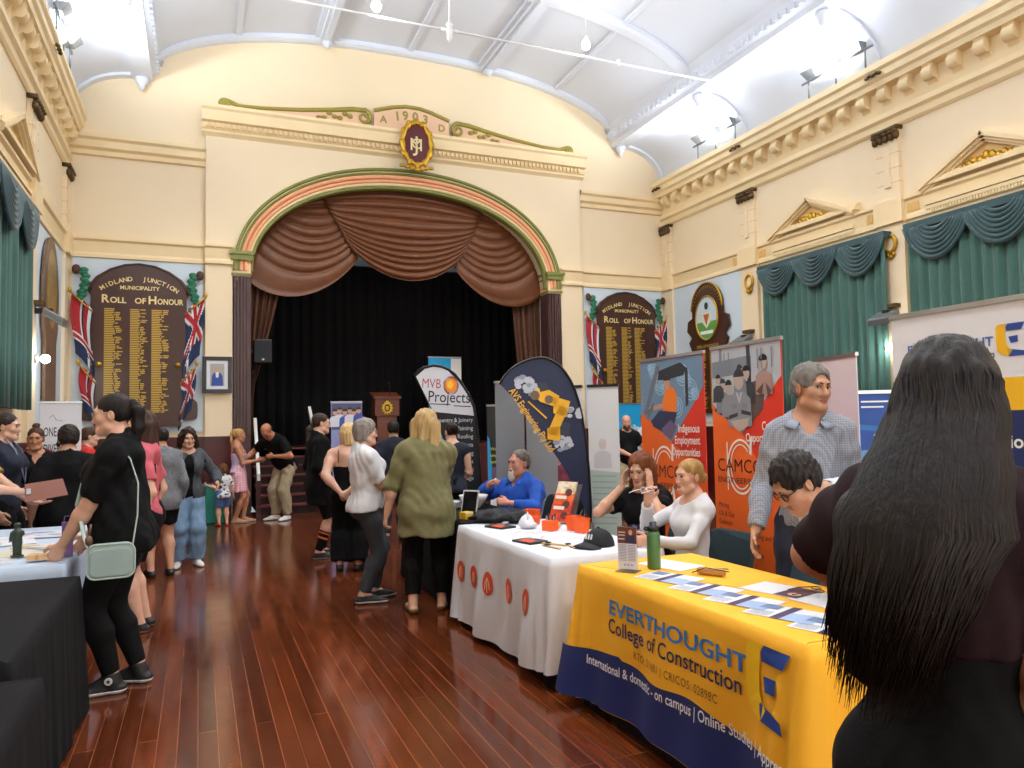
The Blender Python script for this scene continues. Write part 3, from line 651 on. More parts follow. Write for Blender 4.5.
def crest_board():
    t = thing('crest_board', 'round topped brown honour board with a painted green landscape roundel, on the right wall', 'honour board', (XR-.04, 13.05, 0))
    f = lambda u, v, d=0: (-d, -u, v)
    R_ = [(.42, 1.7), (.42, 3.0), (.56, 3.05), (.66, 3.25), (.55, 3.35), (.72, 3.5), (.68, 3.72), (.52, 3.78)]
    arc = [(.52*math.cos(a), 3.92+.56*math.sin(a)) for a in np.linspace(0, PI, 16)]
    obj('panel', MB().prism(R_+arc+[(-u, v) for u, v in R_[::-1]], f, .05), M_hon, t, bevel=.008)
    obj('roundel', MB().prism(ellipse(0, 3.72, .36, .46, 32), f, .06), mat('roundel_sky', '#C9DCE8', .5), t)
    r = MB(); r.tube([(-.06, -u, v) for u, v in ellipse(0, 3.72, .37, .47, 32)], .02, 6, closed=True); r.tube([(-.06, -u, v) for u, v in arc], .02, 6); obj('gilt_rim', r, M_gold, t, True)
    p = MB(); p.prism(arcpts(0, 3.72, .34, .44, 190, 350, 14), f, .064, 0); p.prism([(-.15, 3.85), (.15, 3.85), (.15, 3.65), (0, 3.5), (-.15, 3.65)], f, .068, 1); p.prism([(-.1, 3.8), (.1, 3.8), (0, 3.56)], f, .07, 2); p.prism([(-.22, 3.45), (.22, 3.45), (.2, 3.38), (-.2, 3.38)], f, .07, 3); p.prism(ellipse(0, 3.98, .06, .08, 12), f, .068, 4)
    obj('painted_arms', p, [mat('arms_green', '#5FA04A', .5), mat('arms_cream', '#E8E0C8', .5), mat('arms_orange', '#B5642E', .5), mat('arms_white', '#EDEDED', .5), mat('arms_dark', '#2B3A36', .5)], t)
    l = MB(); g = lambda u, v: (-.056, -u, v); R2 = random.Random(5)
    for k in range(17): 
        a = -1.25+2.5*k/16; put_text(l, random.Random(k).choice('I'), .08, lambda u, v: (-.056, -u, v), .44*math.sin(a), 3.9+.47*math.cos(a), 0, .03, 'CENTER', rot=-a)
    put_text(l, 'ROLL OF HONOUR', .085, g, 0, 3.1, 0, .02, 'CENTER')
    for c in (-.28, .06):
        for k in range(38): w_ = R2.uniform(.12, .22); z = 2.98-.032*k; l.add([g(c, z), g(c+w_, z), g(c+w_, z+.02), g(c, z+.02)], [(0, 1, 2, 3)])
    obj('lettering', l, M_leaf, t)
    t2 = thing('crest_board', 'tall pointed brown honour board beyond the curtain on the left wall', 'honour board', (XL+.04, 13.0, 0))
    f2 = lambda u, v, d=0: (d, u, v)
    poly = [(-.42, 1.0), (.42, 1.0), (.42, 2.9), (.55, 3.1), (.6, 3.5)]+[(.6*math.cos(a), 3.6+.88*math.sin(a)) for a in np.linspace(.1, PI-.1, 14)]+[(-.6, 3.5), (-.55, 3.1), (-.42, 2.9)]
    obj('panel', MB().prism(poly, f2, .05), mat('board_worn_wood', '#6E5340', .4, var=(3, .15)), t2, bevel=.008)
    obj('gilt_panel', MB().prism(ellipse(0, 3.7, .38, .6, 24), f2, .055), mat('gilt_panel', '#A98C52', .4, .3, var=(6, .2)), t2)
crest_board()
# ---------------------------------------------------------------- window curtains
M_cur = mat('green_curtain', '#355F55', .75, sheen=.3, bump=(50, .1), var=(2, .08)); M_sw = mat('dark_green_swag', '#26464A', .7, sheen=.25, bump=(60, .15))
def window_curtain(s, y0, y1, z0, label, nsw=3, z1=4.4):
    x = XL if s > 0 else XR; t = thing('window_curtain', label, 'curtain', (x, y0, 0), 0, 'green pleated window curtains'); W = y1-y0
    mb = MB(); P = []
    for z in np.linspace(z0, z1-.1, 5):
        row = []; n = int(W*64)
        for i in range(n+1):
            u = i/n*W; a = .035*math.sin(2*PI*u/.17+.8*math.sin(u*3.1))+.02*math.sin(2*PI*u/.41+1)
            row.append((s*(.16+a*(.8+.2*(z1-z)/z1)), u, z))
        P.append(row)
    mb.sheet(P); obj('drape', mb, M_cur, t, True, solid=.01)
    obj('pelmet', MB().box((min(0, s*.24), -.04, z1-.06), (max(0, s*.24), W+.04, z1+.05)), M_sw, t)
    for k in range(nsw):
        w_ = W/nsw; a, b = k*w_-.06, (k+1)*w_+.06
        sw = MB(); P = []; nf = 7
        for j in range(nf*6+1):
            v = j/(nf*6); row = []
            for i in range(21):
                u = i/20; g = 4*u*(1-u); sp = .5-.5*(.35+.65*v)
                yy = a+(b-a)*(sp+(1-2*sp)*u); zz = z1-.0-(.08+.48*v)*g**.8-.02
                row.append((s*(.24+.03*abs(math.sin(PI*nf*v))*(.3+.7*g)+.02*(k % 2)), yy, zz))
            P.append(row)
        sw.sheet(P); obj('swag', sw, M_sw, t, True, solid=.01)
    return t
window_curtain(-1, 8.45, 11.25, 1.45, 'green pleated curtain with dark swags, behind the orange banners on the right wall')
window_curtain(-1, 5.1, 8.02, 1.45, 'green pleated curtain with dark swags, behind the white and yellow banner on the right wall')
window_curtain(1, 8.0, 11.0, 1.83, 'green pleated curtain with dark swags, on the left wall', 3, 4.33)
# ---------------------------------------------------------------- lamps and fixtures
M_steel = mat('brushed_steel', '#8E9294', .35, .7); M_bulb = mat('lit_bulb', '#FFFFFF', .4, emit=('#FFF8EC', 25)); M_wp = mat('white_enamel', '#E8E8E8', .4)
def wall_flood(s, y, z, label):
    x = XL if s > 0 else XR; t = thing('wall_floodlight', label, 'floodlight', (x+s*.08, y, z), 0, 'grey floodlights on the pilasters')
    b = MB().add([(s*.1,-.2,.02),(s*.34,-.2,-.12),(s*.34,.2,-.12),(s*.1,.2,.02),(s*.12,-.2,.12),(s*.36,-.2,-.02),(s*.36,.2,-.02),(s*.12,.2,.12)], [(0,3,2,1),(4,5,6,7),(0,1,5,4),(1,2,6,5),(2,3,7,6),(3,0,4,7)])
    obj('housing', b, M_steel, t, bevel=.015); obj('bracket', MB().box((min(-s*.02, s*.2), -.05, .05), (max(-s*.02, s*.2), .05, .12)), M_blk, t)
    obj('lens', MB().add([(s*.13,-.17,-.005),(s*.32,-.17,-.115),(s*.32,.17,-.115),(s*.13,.17,-.005)], [(0,1,2,3)]), M_blk, t)
    obj('bolt', MB().box((-s*.08+s*.06, -.12, .16), (s*.1, .12, .22)), M_bronze, t)
wall_flood(-1, 8.42, 3.08, 'grey floodlight on the pilaster between the two green curtains'); wall_flood(-1, 11.72, 3.08, 'grey floodlight on the pilaster above the orange banners'); wall_flood(1, 11.87, 3.12, 'grey floodlight on the left wall pilaster')
def sconce(s, y, z, label):
    x = XL if s > 0 else XR; t = thing('wall_lamp', label, 'lamp', (x+s*.08, y, z), 0, 'lit bulbs on the pilasters')
    obj('base', MB().lathe([(.06, 0), (.06, s*.02), (.02, s*.04), (.02, s*.08)], (0, 0, 0), 14, axis='x'), M_wp, t, True); obj('bulb', MB().ball((s*.12, 0, 0), .06, 8), M_bulb, t, True)
    lamp('sconce_lamp', 'POINT', (x+s*.26, y, z), 12, (1, .98, .94), .06)
sconce(-1, 8.42, 2.62, 'small lit bulb below the floodlight between the green curtains'); sconce(1, 11.87, 2.55, 'small lit bulb below the floodlight on the left wall')
def flood_bar(s, y, label):
    x = (XL+.3) if s > 0 else (XR-.3); t = thing('floodlight_bar', label, 'floodlight', (x, y, 7.1), 0, 'floodlight bars on the cornices')
    b = MB()
    for dy in (-.6, 0, .6): b.tube([(0, dy, 0), (0, dy, .32)], .015, 6)
    b.tube([(0, -.75, .3), (0, .75, .3)], .02, 6); obj('bar', b, M_steel, t, True)
    for dy in (-.48, 0, .48):
        h = MB().add([(-.06,dy-.1,.3),(.06,dy-.1,.3),(.06,dy+.1,.3),(-.06,dy+.1,.3),(-.09+s*.08,dy-.14,.42),(.09+s*.08,dy-.14,.42),(.09+s*.08,dy+.14,.42),(-.09+s*.08,dy+.14,.42)], [(0,3,2,1),(4,5,6,7),(0,1,5,4),(1,2,6,5),(2,3,7,6),(3,0,4,7)])
        o = obj('lamp_head', h, M_steel, t); obj('lens', MB().box((-.075+s*.08, dy-.12, .421), (.075+s*.08, dy+.12, .427)), mat('lit_lens', '#FFFFFF', .3, emit=('#F4F8FF', 8)), o)
flood_bar(-1, 9.15, 'row of three floodlights on the right cornice, above the nearer pilaster'); flood_bar(-1, 12.3, 'row of three floodlights on the right cornice, near the stage wall'); flood_bar(1, 12.3, 'row of three floodlights on the left cornice')
def tie_rod():
    t = thing('tie_rod', 'thin white iron rod spanning the hall below the vault', 'rod', (XC, 11.0, 7.78))
    obj('rod', MB().tube([(-BX+.1, 0, 0), (BX-.1, 0, 0)], .018, 8), M_wp, t, True); b = MB().tube([(-.33, 0, 0), (-.33, 0, 1.4)], .014, 6)
    b.lathe([(.02, .14), (.06, .09), (.035, .05), (.06, 0), (.04, -.08), (.05, -.12), (.01, -.2)], (-.33, 0, 0), 12); b.lathe([(.03, -.14), (.03, .14)], (-.33, 0, 0), 8, axis='x'); b.lathe([(.03, .0), (.03, .1)], (2.75, 0, -.04), 8)
    obj('hanger', b, M_wp, t, True)
tie_rod()
def pendant(x, y, z, label):
    t = thing('pendant_lamp', label, 'lamp', (x, y, z), 0, 'bare pendant bulbs under the vault')
    top = vault(x)-z
    obj('cord', MB().tube([(0, 0, .16), (0, 0, top)], .008, 6), M_wp, t, True); obj('holder', MB().lathe([(.02, .2), (.035, .18), (.035, .1)], n=12), M_wp, t, True); obj('bulb', MB().ball((0, 0, .04), (.075, .075, .09), 8), M_bulb, t, True)
    lamp('pendant_light', 'POINT', (x, y, z-.13), 25, (1, .97, .92), .08)
pendant(2.47, 11.0, 7.9, 'lit pendant bulb nearer the left ceiling beam'); pendant(6.08, 11.0, 7.95, 'lit pendant bulb nearer the right ceiling beam')
# ---------------------------------------------------------------- draped tables
def perim(x0, x1, y0, y1, r, step=.02):
    pts = []; 
    for cx, cy, a0 in ((x1-r, y1-r, 0), (x0+r, y1-r, 90), (x0+r, y0+r, 180), (x1-r, y0+r, 270)):
        pts += [(cx+r*math.cos(math.radians(a0+a)), cy+r*math.sin(math.radians(a0+a)), math.cos(math.radians(a0+a)), math.sin(math.radians(a0+a))) for a in (0, 30, 60, 90)]
    out = []
    for i in range(16):
        p, q = np.array(pts[i]), np.array(pts[(i+1) % 16]); d = np.linalg.norm(q[:2]-p[:2]); k = max(1, int(d/step))
        out += [p+(q-p)*j/k for j in range(k)]
    return out
def drape_cloth(x0, x1, y0, y1, zt, zb, fold, flare, seed, corner=.06, front=lambda y, z: 0, lift=None):
    """cloth with a flat top and a hanging skirt: returns mesh and its front-face depth function"""
    P = perim(x0, x1, y0, y1, .025); n = len(P); R_ = random.Random(seed); ph = [R_.uniform(0, 6) for _ in range(6)]
    mb = MB(); rings = [[(p[0]-p[2]*.03, p[1]-p[3]*.03, zt) for p in P], [(p[0]-p[2]*.006, p[1]-p[3]*.006, zt-.002) for p in P]]
    for k in range(1, 15):
        t = (k/14); z = zt-.008-(zt-.008-zb)*t; ring = []; s = 0
        for i, p in enumerate(P):
            s += .02; cd = min(math.hypot(p[0]-cx, p[1]-cy) for cx in (x0, x1) for cy in (y0, y1)); g = math.exp(-(cd/.16)**2)
            if p[2] < -.95: off = front(p[1], z)
            else: off = fold*t*(math.sin(s*31+ph[0])*.5+math.sin(s*17+ph[1])+.6*math.sin(s*47+ph[2]))
            off += flare*t+g*corner*t*(1+.5*math.sin(s*60))
            zz = z+(lift(p[0], p[1])*t if lift else 0)
            ring.append((p[0]+p[2]*off, p[1]+p[3]*off, max(zz, .012)))
        rings.append(ring)
    vs = [q for r in rings for q in r]; fs = [tuple(range(n))]
    for k in range(len(rings)-1): fs += [(k*n+i, k*n+(i+1) % n, (k+1)*n+(i+1) % n, (k+1)*n+i) for i in range(n)]
    mb.add(vs, fs); return mb
M_bc = mat('black_tablecloth', '#0B0B0E', .9, spec=.2, var=(6, .15), bump=(80, .1)); M_yc = mat('yellow_tablecloth', '#F3B223', .7, bump=(30, .08)); M_wc = mat('white_tablecloth', '#D8DCE6', .75, bump=(25, .1)); M_nb = mat('navy_print', '#12235E', .7)
M_chip = mat('table_laminate', '#8C8F92', .5)
def table(name, x0, x1, y0, y1, z, label, skirt=True):
    t = thing(name, label, 'table', (x0, y0, 0)); W, D = x1-x0, y1-y0
    obj('tabletop', MB().box((.07, .07, z-.035), (W-.07, D-.07, z-.008)), M_chip, t)
    for x in (.1, W-.1):
        for y in (.15, D-.15): obj('leg', MB().tube([(x, y, 0), (x, y, z-.03)], .016, 8), M_steel, t)
    if skirt: obj('underskirt', drape_cloth(.02, W-.02, .02, D-.02, z-.001, .012, .008, .02, 3, .02), M_bc, t, True)
    return t
def front_face(x0, zt, zb, fn, flare):
    """point on the hanging front of a cloth, facing the aisle; u runs toward the camera"""
    def f(u, v, d=0):
        t = (zt-.008-v)/(zt-.008-zb); return (x0-(fn(-u, v)+flare*t)*max(t, 0)**0-.0035-d, -u, v)
    return f
# yellow stand
YX0, YX1, YY0, YY1 = 1.95, 2.72, 2.05, 3.78
table('display_table', YX0+.02, YX1-.02, YY0+.02, YY1-.02, .752, 'black skirted display table under the yellow printed cloth')
fY = lambda y, z: (.014*math.sin(y*9+1)+.01*math.sin(y*17+z*4))*max(0, min(1, (.76-z)/.5))+.035*max(0, 1-abs(y-2.08)/.1)*0
cl = obj('tablecloth', drape_cloth(YX0, YX1, YY0, YY1, .762, .085, .022, .03, 11, .07, fY), M_yc, smooth=True)
tag(cl, 'yellow printed tablecloth with blue lettering draped over the nearest right table', 'tablecloth')
ff = front_face(YX0, .762, .085, fY, .03)
def ffc(u, v, d=0):
    cd = lambda yc: math.exp(-(((-u)-yc)**2)/.16**2); t = max(0, (.754-v)/.669); b = ff(u, v, d)
    return (b[0]-(cd(YY0)+cd(YY1))*.07*t*1.5-.001, b[1], b[2])
nb = MB(); P = []
for i in range(61):
    u = -3.83+1.74*i/60; top = .33+.03*math.sin((u+3.8)*2.1)+.012*math.sin(u*11)
    if u < -3.3: top = .33+.05*(u+3.83)/.5
    P.append([ffc(u, .09+(top-.09)*k/6) for k in range(7)])
nb.sheet(P); obj('navy_band', nb, M_nb, cl, True)
l = MB(); put_text(l, 'EVERTHOUGHT', .1, lambda u, v: ffc(u, v, .002), -3.41, .575, 0, .018, sx=1.47); obj('lettering', l, mat('print_blue', '#2E78C4', .7), cl)
l = MB(); put_text(l, 'College of Construction', .1, lambda u, v: ffc(u, v, .002), -3.41, .485, 0, .008, sx=1.03); obj('lettering', l, mat('print_navy', '#1D2550', .7), cl)
l = MB(); put_text(l, 'RTO: 51681 | CRICOS: 02898C', .052, lambda u, v: ffc(u, v, .002), -3.19, .405, 0, 0, sx=.87, spacing=1.1); obj('lettering', l, mat('print_brown', '#7A5A22', .7), cl)
l = MB(); put_text(l, 'International & domestic - on campus | Online Studies | Apprenticeships', .066, lambda u, v: ffc(u, v+.025*(u+3.6), .004), -3.59, .28, 0, .012, sx=.88); obj('lettering', l, mat('print_white', '#E9ECF2', .7), cl)
def e_logo(f, u, v, h, parent, my, mn):
    """folded E mark: yellow curved spine with three navy arms"""
    w_ = h*.95; a = MB(); g = lambda p: [f(u+x*w_, v+y*h, .004) for x, y in p]
    def poly(p, mb): mb.add(g(p), [tuple(range(len(p)))])
    def strip(A_, B_, mb): mb.add(g(A_)+g(B_), [(i, i+1, len(A_)+i+1, len(A_)+i) for i in range(len(A_)-1)])
    L_ = [(.22, 1.0), (.06, .97), (.02, .9), (.02, .5), (.06, .18), (.2, .06), (.42, 0)]; R2 = [(.42, 1.0), (.38, .97), (.34, .9), (.34, .6), (.36, .38), (.44, .25), (.55, .18)]
    strip(L_, R2, a); o1 = obj('logo_spine', a, my, parent)
    b = MB(); poly([(.42, 1.0), (.36, .9), (.38, .78), (.86, .78), (.98, 1.0)], b); poly([(.44, .6), (.74, .62), (.74, .42), (.5, .4)], b); poly([(.36, .25), (.5, .22), (.92, .14), (1.0, .0), (.42, .0)], b)
    obj('logo_arms', b, mn, parent)
e_logo(ffc, -2.37, .44, .27, cl, mat('logo_yellow', '#F5C518', .6), mat('print_royal', '#1F3F8C', .7))
# white stand
table('display_table', 1.9, 2.66, 4.0, 5.66, .752, 'black skirted display table under the white cloth with orange discs')
WX0 = 1.88
fW = lambda y, z: (.03*math.sin(y*7.3+2)+.018*math.sin(y*15+z*5))*max(0, min(1, (.76-z)/.55))
wl = lambda x, y: (.055*max(0, (4.6-y)/.6) if x < 2.2 else 0)
cl2 = obj('tablecloth', drape_cloth(WX0, 2.68, 3.98, 5.68, .762, .05, .02, .025, 21, .03, fW, wl), M_wc, smooth=True)
tag(cl2, 'white tablecloth with a row of orange discs draped over the middle right table', 'tablecloth')
fw0 = front_face(WX0, .762, .05, fW, .025)
def fw_(u, v, d=0):
    t = max(0, (.754-v)/.704); b = fw0(u, v, d); g = sum(math.exp(-((-u-yc)**2)/.16**2) for yc in (3.98, 5.68)); return (b[0]-g*.03*t*1.5, b[1], b[2])
dm = mat('print_orange', '#D8491E', .7); dw = mat('print_pale', '#EBD9C8', .7)
for k, (y, z) in enumerate(((5.575, .42), (5.247, .437), (4.937, .446), (4.605, .46), (4.285, .455))):
    f = lambda u, v, d=0: fw_(u, v, .004+d); d_ = MB(); d_.add([f(-y, z)]+[f(-y+.068*math.cos(a), z+.08*math.sin(a)) for a in np.linspace(0, 2*PI, 24, endpoint=False)], [(0, 1+i, 1+(i+1) % 24) for i in range(24)], 0)
    L_ = lambda p: d_.add([f(-y+.068*(x-wx), z+.08*q, .003) for x, q in p for wx in (-.06, .06)], [(2*i, 2*i+1, 2*i+3, 2*i+2) for i in range(len(p)-1)], 1)
    L_([(0, -.8), (0, .5)]); L_([(-.4, -.6), (-.3, .1), (0, .45)]); L_([(.45, -.5), (.3, .15), (0, .5)])
    if k % 2 == 0: L_([(-.35, .5), (.35, .55)])
    else: L_([(-.5, -.1), (.5, -.1)])
    obj('printed_disc', d_, [dm, dw], cl2)
# black stand behind
t = table('display_table', 1.95, 2.7, 5.8, 7.75, .755, 'black clothed display table carrying the bowl and plates, behind the white clothed table')
# left tables
table('display_table', -2.05, -.58, 3.1, 4.86, .752, 'long black clothed table on the left, front edge toward the aisle')
t = table('display_table', -2.1, -.46, .9, 3.04, .725, 'low black clothed table in the bottom left corner')
t2 = table('display_table', -2.0, -.7, 4.98, 6.95, .79, 'table under the pale blue cloth covered with maps, on the left', False)
cl3 = obj('tablecloth', drape_cloth(-2.02, -.69, 4.95, 6.97, .802, .25, .008, .0, 31, .01), mat('pale_blue_cloth', '#B9CBE2', .7, bump=(30, .1)), smooth=True); tag(cl3, 'pale blue tablecloth under the spread of maps on the left table', 'tablecloth')
# ---------------------------------------------------------------- pull-up banners
M_alu = mat('aluminium', '#A9ABAE', .3, .8)
def pullup(p0, p1, z0, z1, sheet_m, label, tilt=0, group=None, name='pull_up_banner'):
    p0, p1 = np.array(p0, float), np.array(p1, float); d = p1-p0; W = float(np.linalg.norm(d)); rz = math.atan2(d[1], d[0])
    t = thing(name, label, 'banner', (p0[0], p0[1], z0), rz, group); H_ = z1-z0
    obj('base', MB().box((-.01, -.04, 0), (W+.01, .16, .07)), M_alu, t, bevel=.01); obj('top_rail', MB().box((-.005, -.012, H_-.025), (W+.005, .014, H_)), M_alu, t)
    obj('pole', MB().tube([(W/2, .08, .05), (W/2, .03, H_)], .01, 8), M_alu, t)
    obj('sheet', MB().box((0, -.003, .06), (W, .003, H_-.02)), sheet_m, t)
    for x in (.12, W-.12): obj('foot', MB().box((x-.02, -.16, 0), (x+.02, .2, .012)), M_blk, t)
    return t, W, H_, (lambda u, v, dd=0: (u, -.0035-dd, v-z0))
def pm(n, h): return mat(n, h, .55)
def polys(mb, f, items, mi0=0, d0=.0006):
    d, last = d0, None
    for p, mi in items:
        if mi != last: d += .0003; last = mi
        mb.add([f(u, v, d) for u, v in p], [tuple(range(len(p)))], mi)
def blob(cx, cy, rx, ry, n=14): return ellipse(cx, cy, rx, ry, n)
def figure(cx, z, s, body, skin, hair, hat=None):
    """small printed person: shoulders, head, hair"""
    it = [([(cx-.5*s, z), (cx+.5*s, z), (cx+.46*s, z+.75*s), (cx+.2*s, z+.95*s), (cx-.2*s, z+.95*s), (cx-.46*s, z+.75*s)], body), (blob(cx, z+1.28*s, .21*s, .28*s), skin), (arcpts(cx, z+1.34*s, .23*s, .26*s, 5, 175, 8), hair)]
    if hat is not None: it += [(arcpts(cx, z+1.42*s, .25*s, .2*s, 0, 180, 8)+[(cx-.38*s, z+1.4*s)], hat)]
    return it
red, org = pm('banner_red', '#D8331B'), pm('banner_orange', '#E8641B')
def camco(p0, p1, z1, diag, kind, label):
    t, W, H_, f = pullup(p0, p1, .0, z1, red, label, 0, 'orange recruitment pull-up banners')
    zo, (um, zm), zr = diag; g = lambda n, h: pm('photo_'+n, h)
    b = MB(); k = (zm-zo)/um; ue = min(W, um+.47); polys(b, f, [([(.0, .08), (W, .08), (W, .75), (W, zm+k*.8*(W-um)) if kind == 'L' else (W, .95), (um, zm), (0, zo)], 0)], d0=.0004); obj('orange_field', b, org, t)
    top = z1-.03; b = MB(); quad = [(0.005, top), (0.005, zo), (um, zm), (W-.005, zr), (W-.005, top)]
    if kind == 'L':
        ms = [g('blue_grey', '#6E8AA5'), g('dark', '#2A2C33'), g('orange', '#F07A22'), g('skin', '#C58E70'), g('navy', '#2E3350'), g('swirl', '#9CC3DC'), g('purple', '#6B5A78'), g('steel', '#6D6F78')]
        it = [(quad, 0)]
        for c in range(22):
            cx, cz, r = (.12+.76*((c*37) % 23)/23, 1.66+.38*((c*53) % 19)/19, .03+.02*(c % 4)); r = min(r, W-cx-.02, top-cz-.02)
            if zr-(W-cx)*.98+.04 > cz: continue
            for q in (1, .7, .4): 
                n = 16; o = [(cx+r*q*math.cos(2*PI*i/n), cz+r*q*math.sin(2*PI*i/n)) for i in range(n+1)]; i_ = [(cx+(r*q-.008)*math.cos(2*PI*i/n), cz+(r*q-.008)*math.sin(2*PI*i/n)) for i in range(n+1)]
                for i in range(n): it.append(([o[i], o[i+1], i_[i+1], i_[i]], 5))
        it += [([(.05, 1.62), (.1, 1.6), (.32, 2.02), (.26, 2.03)], 7), ([(.3, 1.98), (.62, 2.03), (.7, 1.98), (.66, 1.92), (.45, 1.9), (.28, 1.9)], 1), ([(.68, 1.66), (.72, 1.68), (.72, 1.98), (.68, 1.98)], 1),
               ([(.36, 1.62), (.54, 1.6), (.56, 1.76), (.5, 1.84), (.4, 1.82), (.34, 1.7)], 2), (blob(.42, 1.87, .045, .055), 3), (arcpts(.42, 1.89, .052, .05, 0, 180, 8), 1), ([(.18, 1.68), (.36, 1.7), (.36, 1.66), (.19, 1.64)], 3),
               ([(.16, 1.55), (.3, 1.64), (.56, 1.62), (.5, 1.5), (.36, 1.45), (.2, 1.5)], 4), ([(.32, 1.48), (.46, 1.56), (.55, 1.5), (.46, 1.39), (.36, 1.44)], 6), ([(.1, 1.56), (.2, 1.64), (.22, 1.72), (.12, 1.64)], 7)]
    else:
        ms = [g('pale', '#B4BAC2'), g('mid', '#7D848E'), g('darkgrey', '#34373E'), g('shirt', '#8B8F96'), g('skin2', '#B9A79C'), g('pinkgrey', '#A98780'), g('brown2', '#5C4A48'), g('black2', '#1C1D22')]
        it = [(quad, 0), ([(.01, 1.98), (W*.6, 2.0), (W*.6, 1.88), (.01, 1.86)], 1), ([(.4, top), (.44, top), (.45, 1.7), (.41, 1.7)], 2), ([(.1, top), (.13, top), (.12, 1.7), (.09, 1.7)], 1)]
        it += [([(.02, 1.62), (.36, 1.78), (.34, 1.48), (.2, 1.54)], 2), ([(.4, 1.8), (.6, 1.84), (.56, 1.62), (.42, 1.52)], 6)]
        it += figure(.13, 1.6, .16, 1, 4, 2)+figure(.08, 1.68, .13, 2, 4, 7)+figure(.2, 1.57, .17, 3, 4, 7)+figure(.4, 1.66, .17, 2, 4, 7)+figure(.33, 1.72, .14, 1, 4, 2)+figure(.58, 1.72, .17, 5, 4, 7, 7)+figure(.32, 1.5, .26, 3, 4, 2)
        it += [([(.22, 1.54), (.42, 1.56), (.4, 1.5), (.32, 1.46), (.26, 1.49)], 4), ([(.285, 1.74), (.32, 1.66), (.355, 1.74), (.335, 1.745), (.32, 1.70), (.305, 1.745)], 0), ([(.2, 1.58), (.3, 1.6), (.3, 1.575), (.2, 1.55)], 2), ([(.34, 1.62), (.44, 1.6), (.44, 1.575), (.34, 1.59)], 2), ([(.24, 1.66), (.29, 1.665), (.29, 1.63), (.24, 1.625)], 1), ([(.35, 1.665), (.4, 1.66), (.4, 1.625), (.35, 1.63)], 1)]
        for u_ in (.16, .21, .52, .56, .66): it.append(([(u_, 1.9), (u_+.012, 1.9), (u_+.012, 2.04), (u_, 2.04)], 1))
        for u_, v_ in ((.3, 1.878), (.335, 1.878), (.385, 1.92), (.415, 1.92), (.565, 1.955), (.595, 1.955)): it.append((blob(u_, v_, .008, .006, 6), 7))
        it += [([(.5, 1.74), (.58, 1.8), (.56, 1.72)], 6), ([(.6, 1.8), (.66, 1.74), (.62, 1.7)], 6)]
    polys(b, f, it); obj('printed_photo', b, ms, t); return t, W, H_, f
M_pw = pm('banner_text_white', '#F2F2EE'); M_pk = pm('banner_text_black', '#2A1512')
def camlogo(t, f, u, v, s):
    b = MB(); g = lambda x, y: f(u+x*s, v+y*s, .0022)
    for rx, ry, w_ in ((.5, .66, .05), (.38, .54, .03)):
        o = [(.55+rx*math.cos(a), .28+ry*math.sin(a)) for a in np.linspace(.75, 2*PI-.75, 30)]; i_ = [(.55+(rx-w_)*math.cos(a), .28+(ry-w_)*math.sin(a)) for a in np.linspace(.75, 2*PI-.75, 30)]
        b.add([g(*p) for p in o+i_], [(k, k+1, 31+k, 30+k) for k in range(29)])
    for p in ([(.86, .6), (.94, .56), (.98, .98), (.9, .98)], [(.86, -.06), (.94, 0), (1.0, -.4), (.92, -.4)], [(.04, -.3), (.08, -.3), (.08, .86), (.04, .86)]): b.add([g(*q) for q in p], [(0, 1, 2, 3)])
    obj('logo', b, M_pw, t)
    b = MB(); g2 = lambda x, y: f(u+x*s, v+y*s, .0032); put_text(b, 'CAMCO', .45, g2, -.33, .15, 0, -.004, sx=1.0); put_text(b, 'ENGINEERING', .2, g2, -.33, -.12, 0, -.002, sx=1.18); obj('lettering', b, M_pk, t)
t, W, H_, f = camco((3.66, 5.76), (3.65, 4.83), 2.1, (1.63, (.46, 1.37), 1.82), 'L', 'orange pull-up banner showing a worker on a machine, Indigenous Employment Opportunities')
b = MB(); g = lambda u, v: f(u, v, .011)
for s_, z in (('Indigenous', 1.455), ('Employment', 1.36), ('Opportunities', 1.265)): put_text(b, s_, .095, g, .87, z, 0, .014, 'RIGHT', sx=.72)
obj('lettering', b, M_pw, t); camlogo(t, f, .16, 1.02, .34)
t, W, H_, f = camco((3.57, 4.63), (3.56, 3.88), 2.1, (1.665, (.33, 1.45), 1.84), 'R', 'orange pull-up banner showing a crew in grey, Career Opportunities')
b = MB(); g = lambda u, v: f(u, v, .011)
for s_, z in (('Career', 1.475), ('Opportunities', 1.395)): put_text(b, s_, .085, g, .72, z, 0, .014, 'RIGHT', sx=.7)
obj('lettering', b, M_pw, t); camlogo(t, f, .14, 1.13, .30)
b = MB()
g = lambda u, v: f(u, v, .002)
for k, s_ in enumerate(('Mining', 'Oil & Gas', 'Defence', 'Comprehensive Machining and Fitting', 'Heavy Welding Facilities', 'On-Site Machining Service', 'Plant Maintenance', 'Rail')): put_text(b, s_, .052, g, .04, .91-.062*k, 0, 0, sx=.86)
obj('lettering', b, M_pk, t)
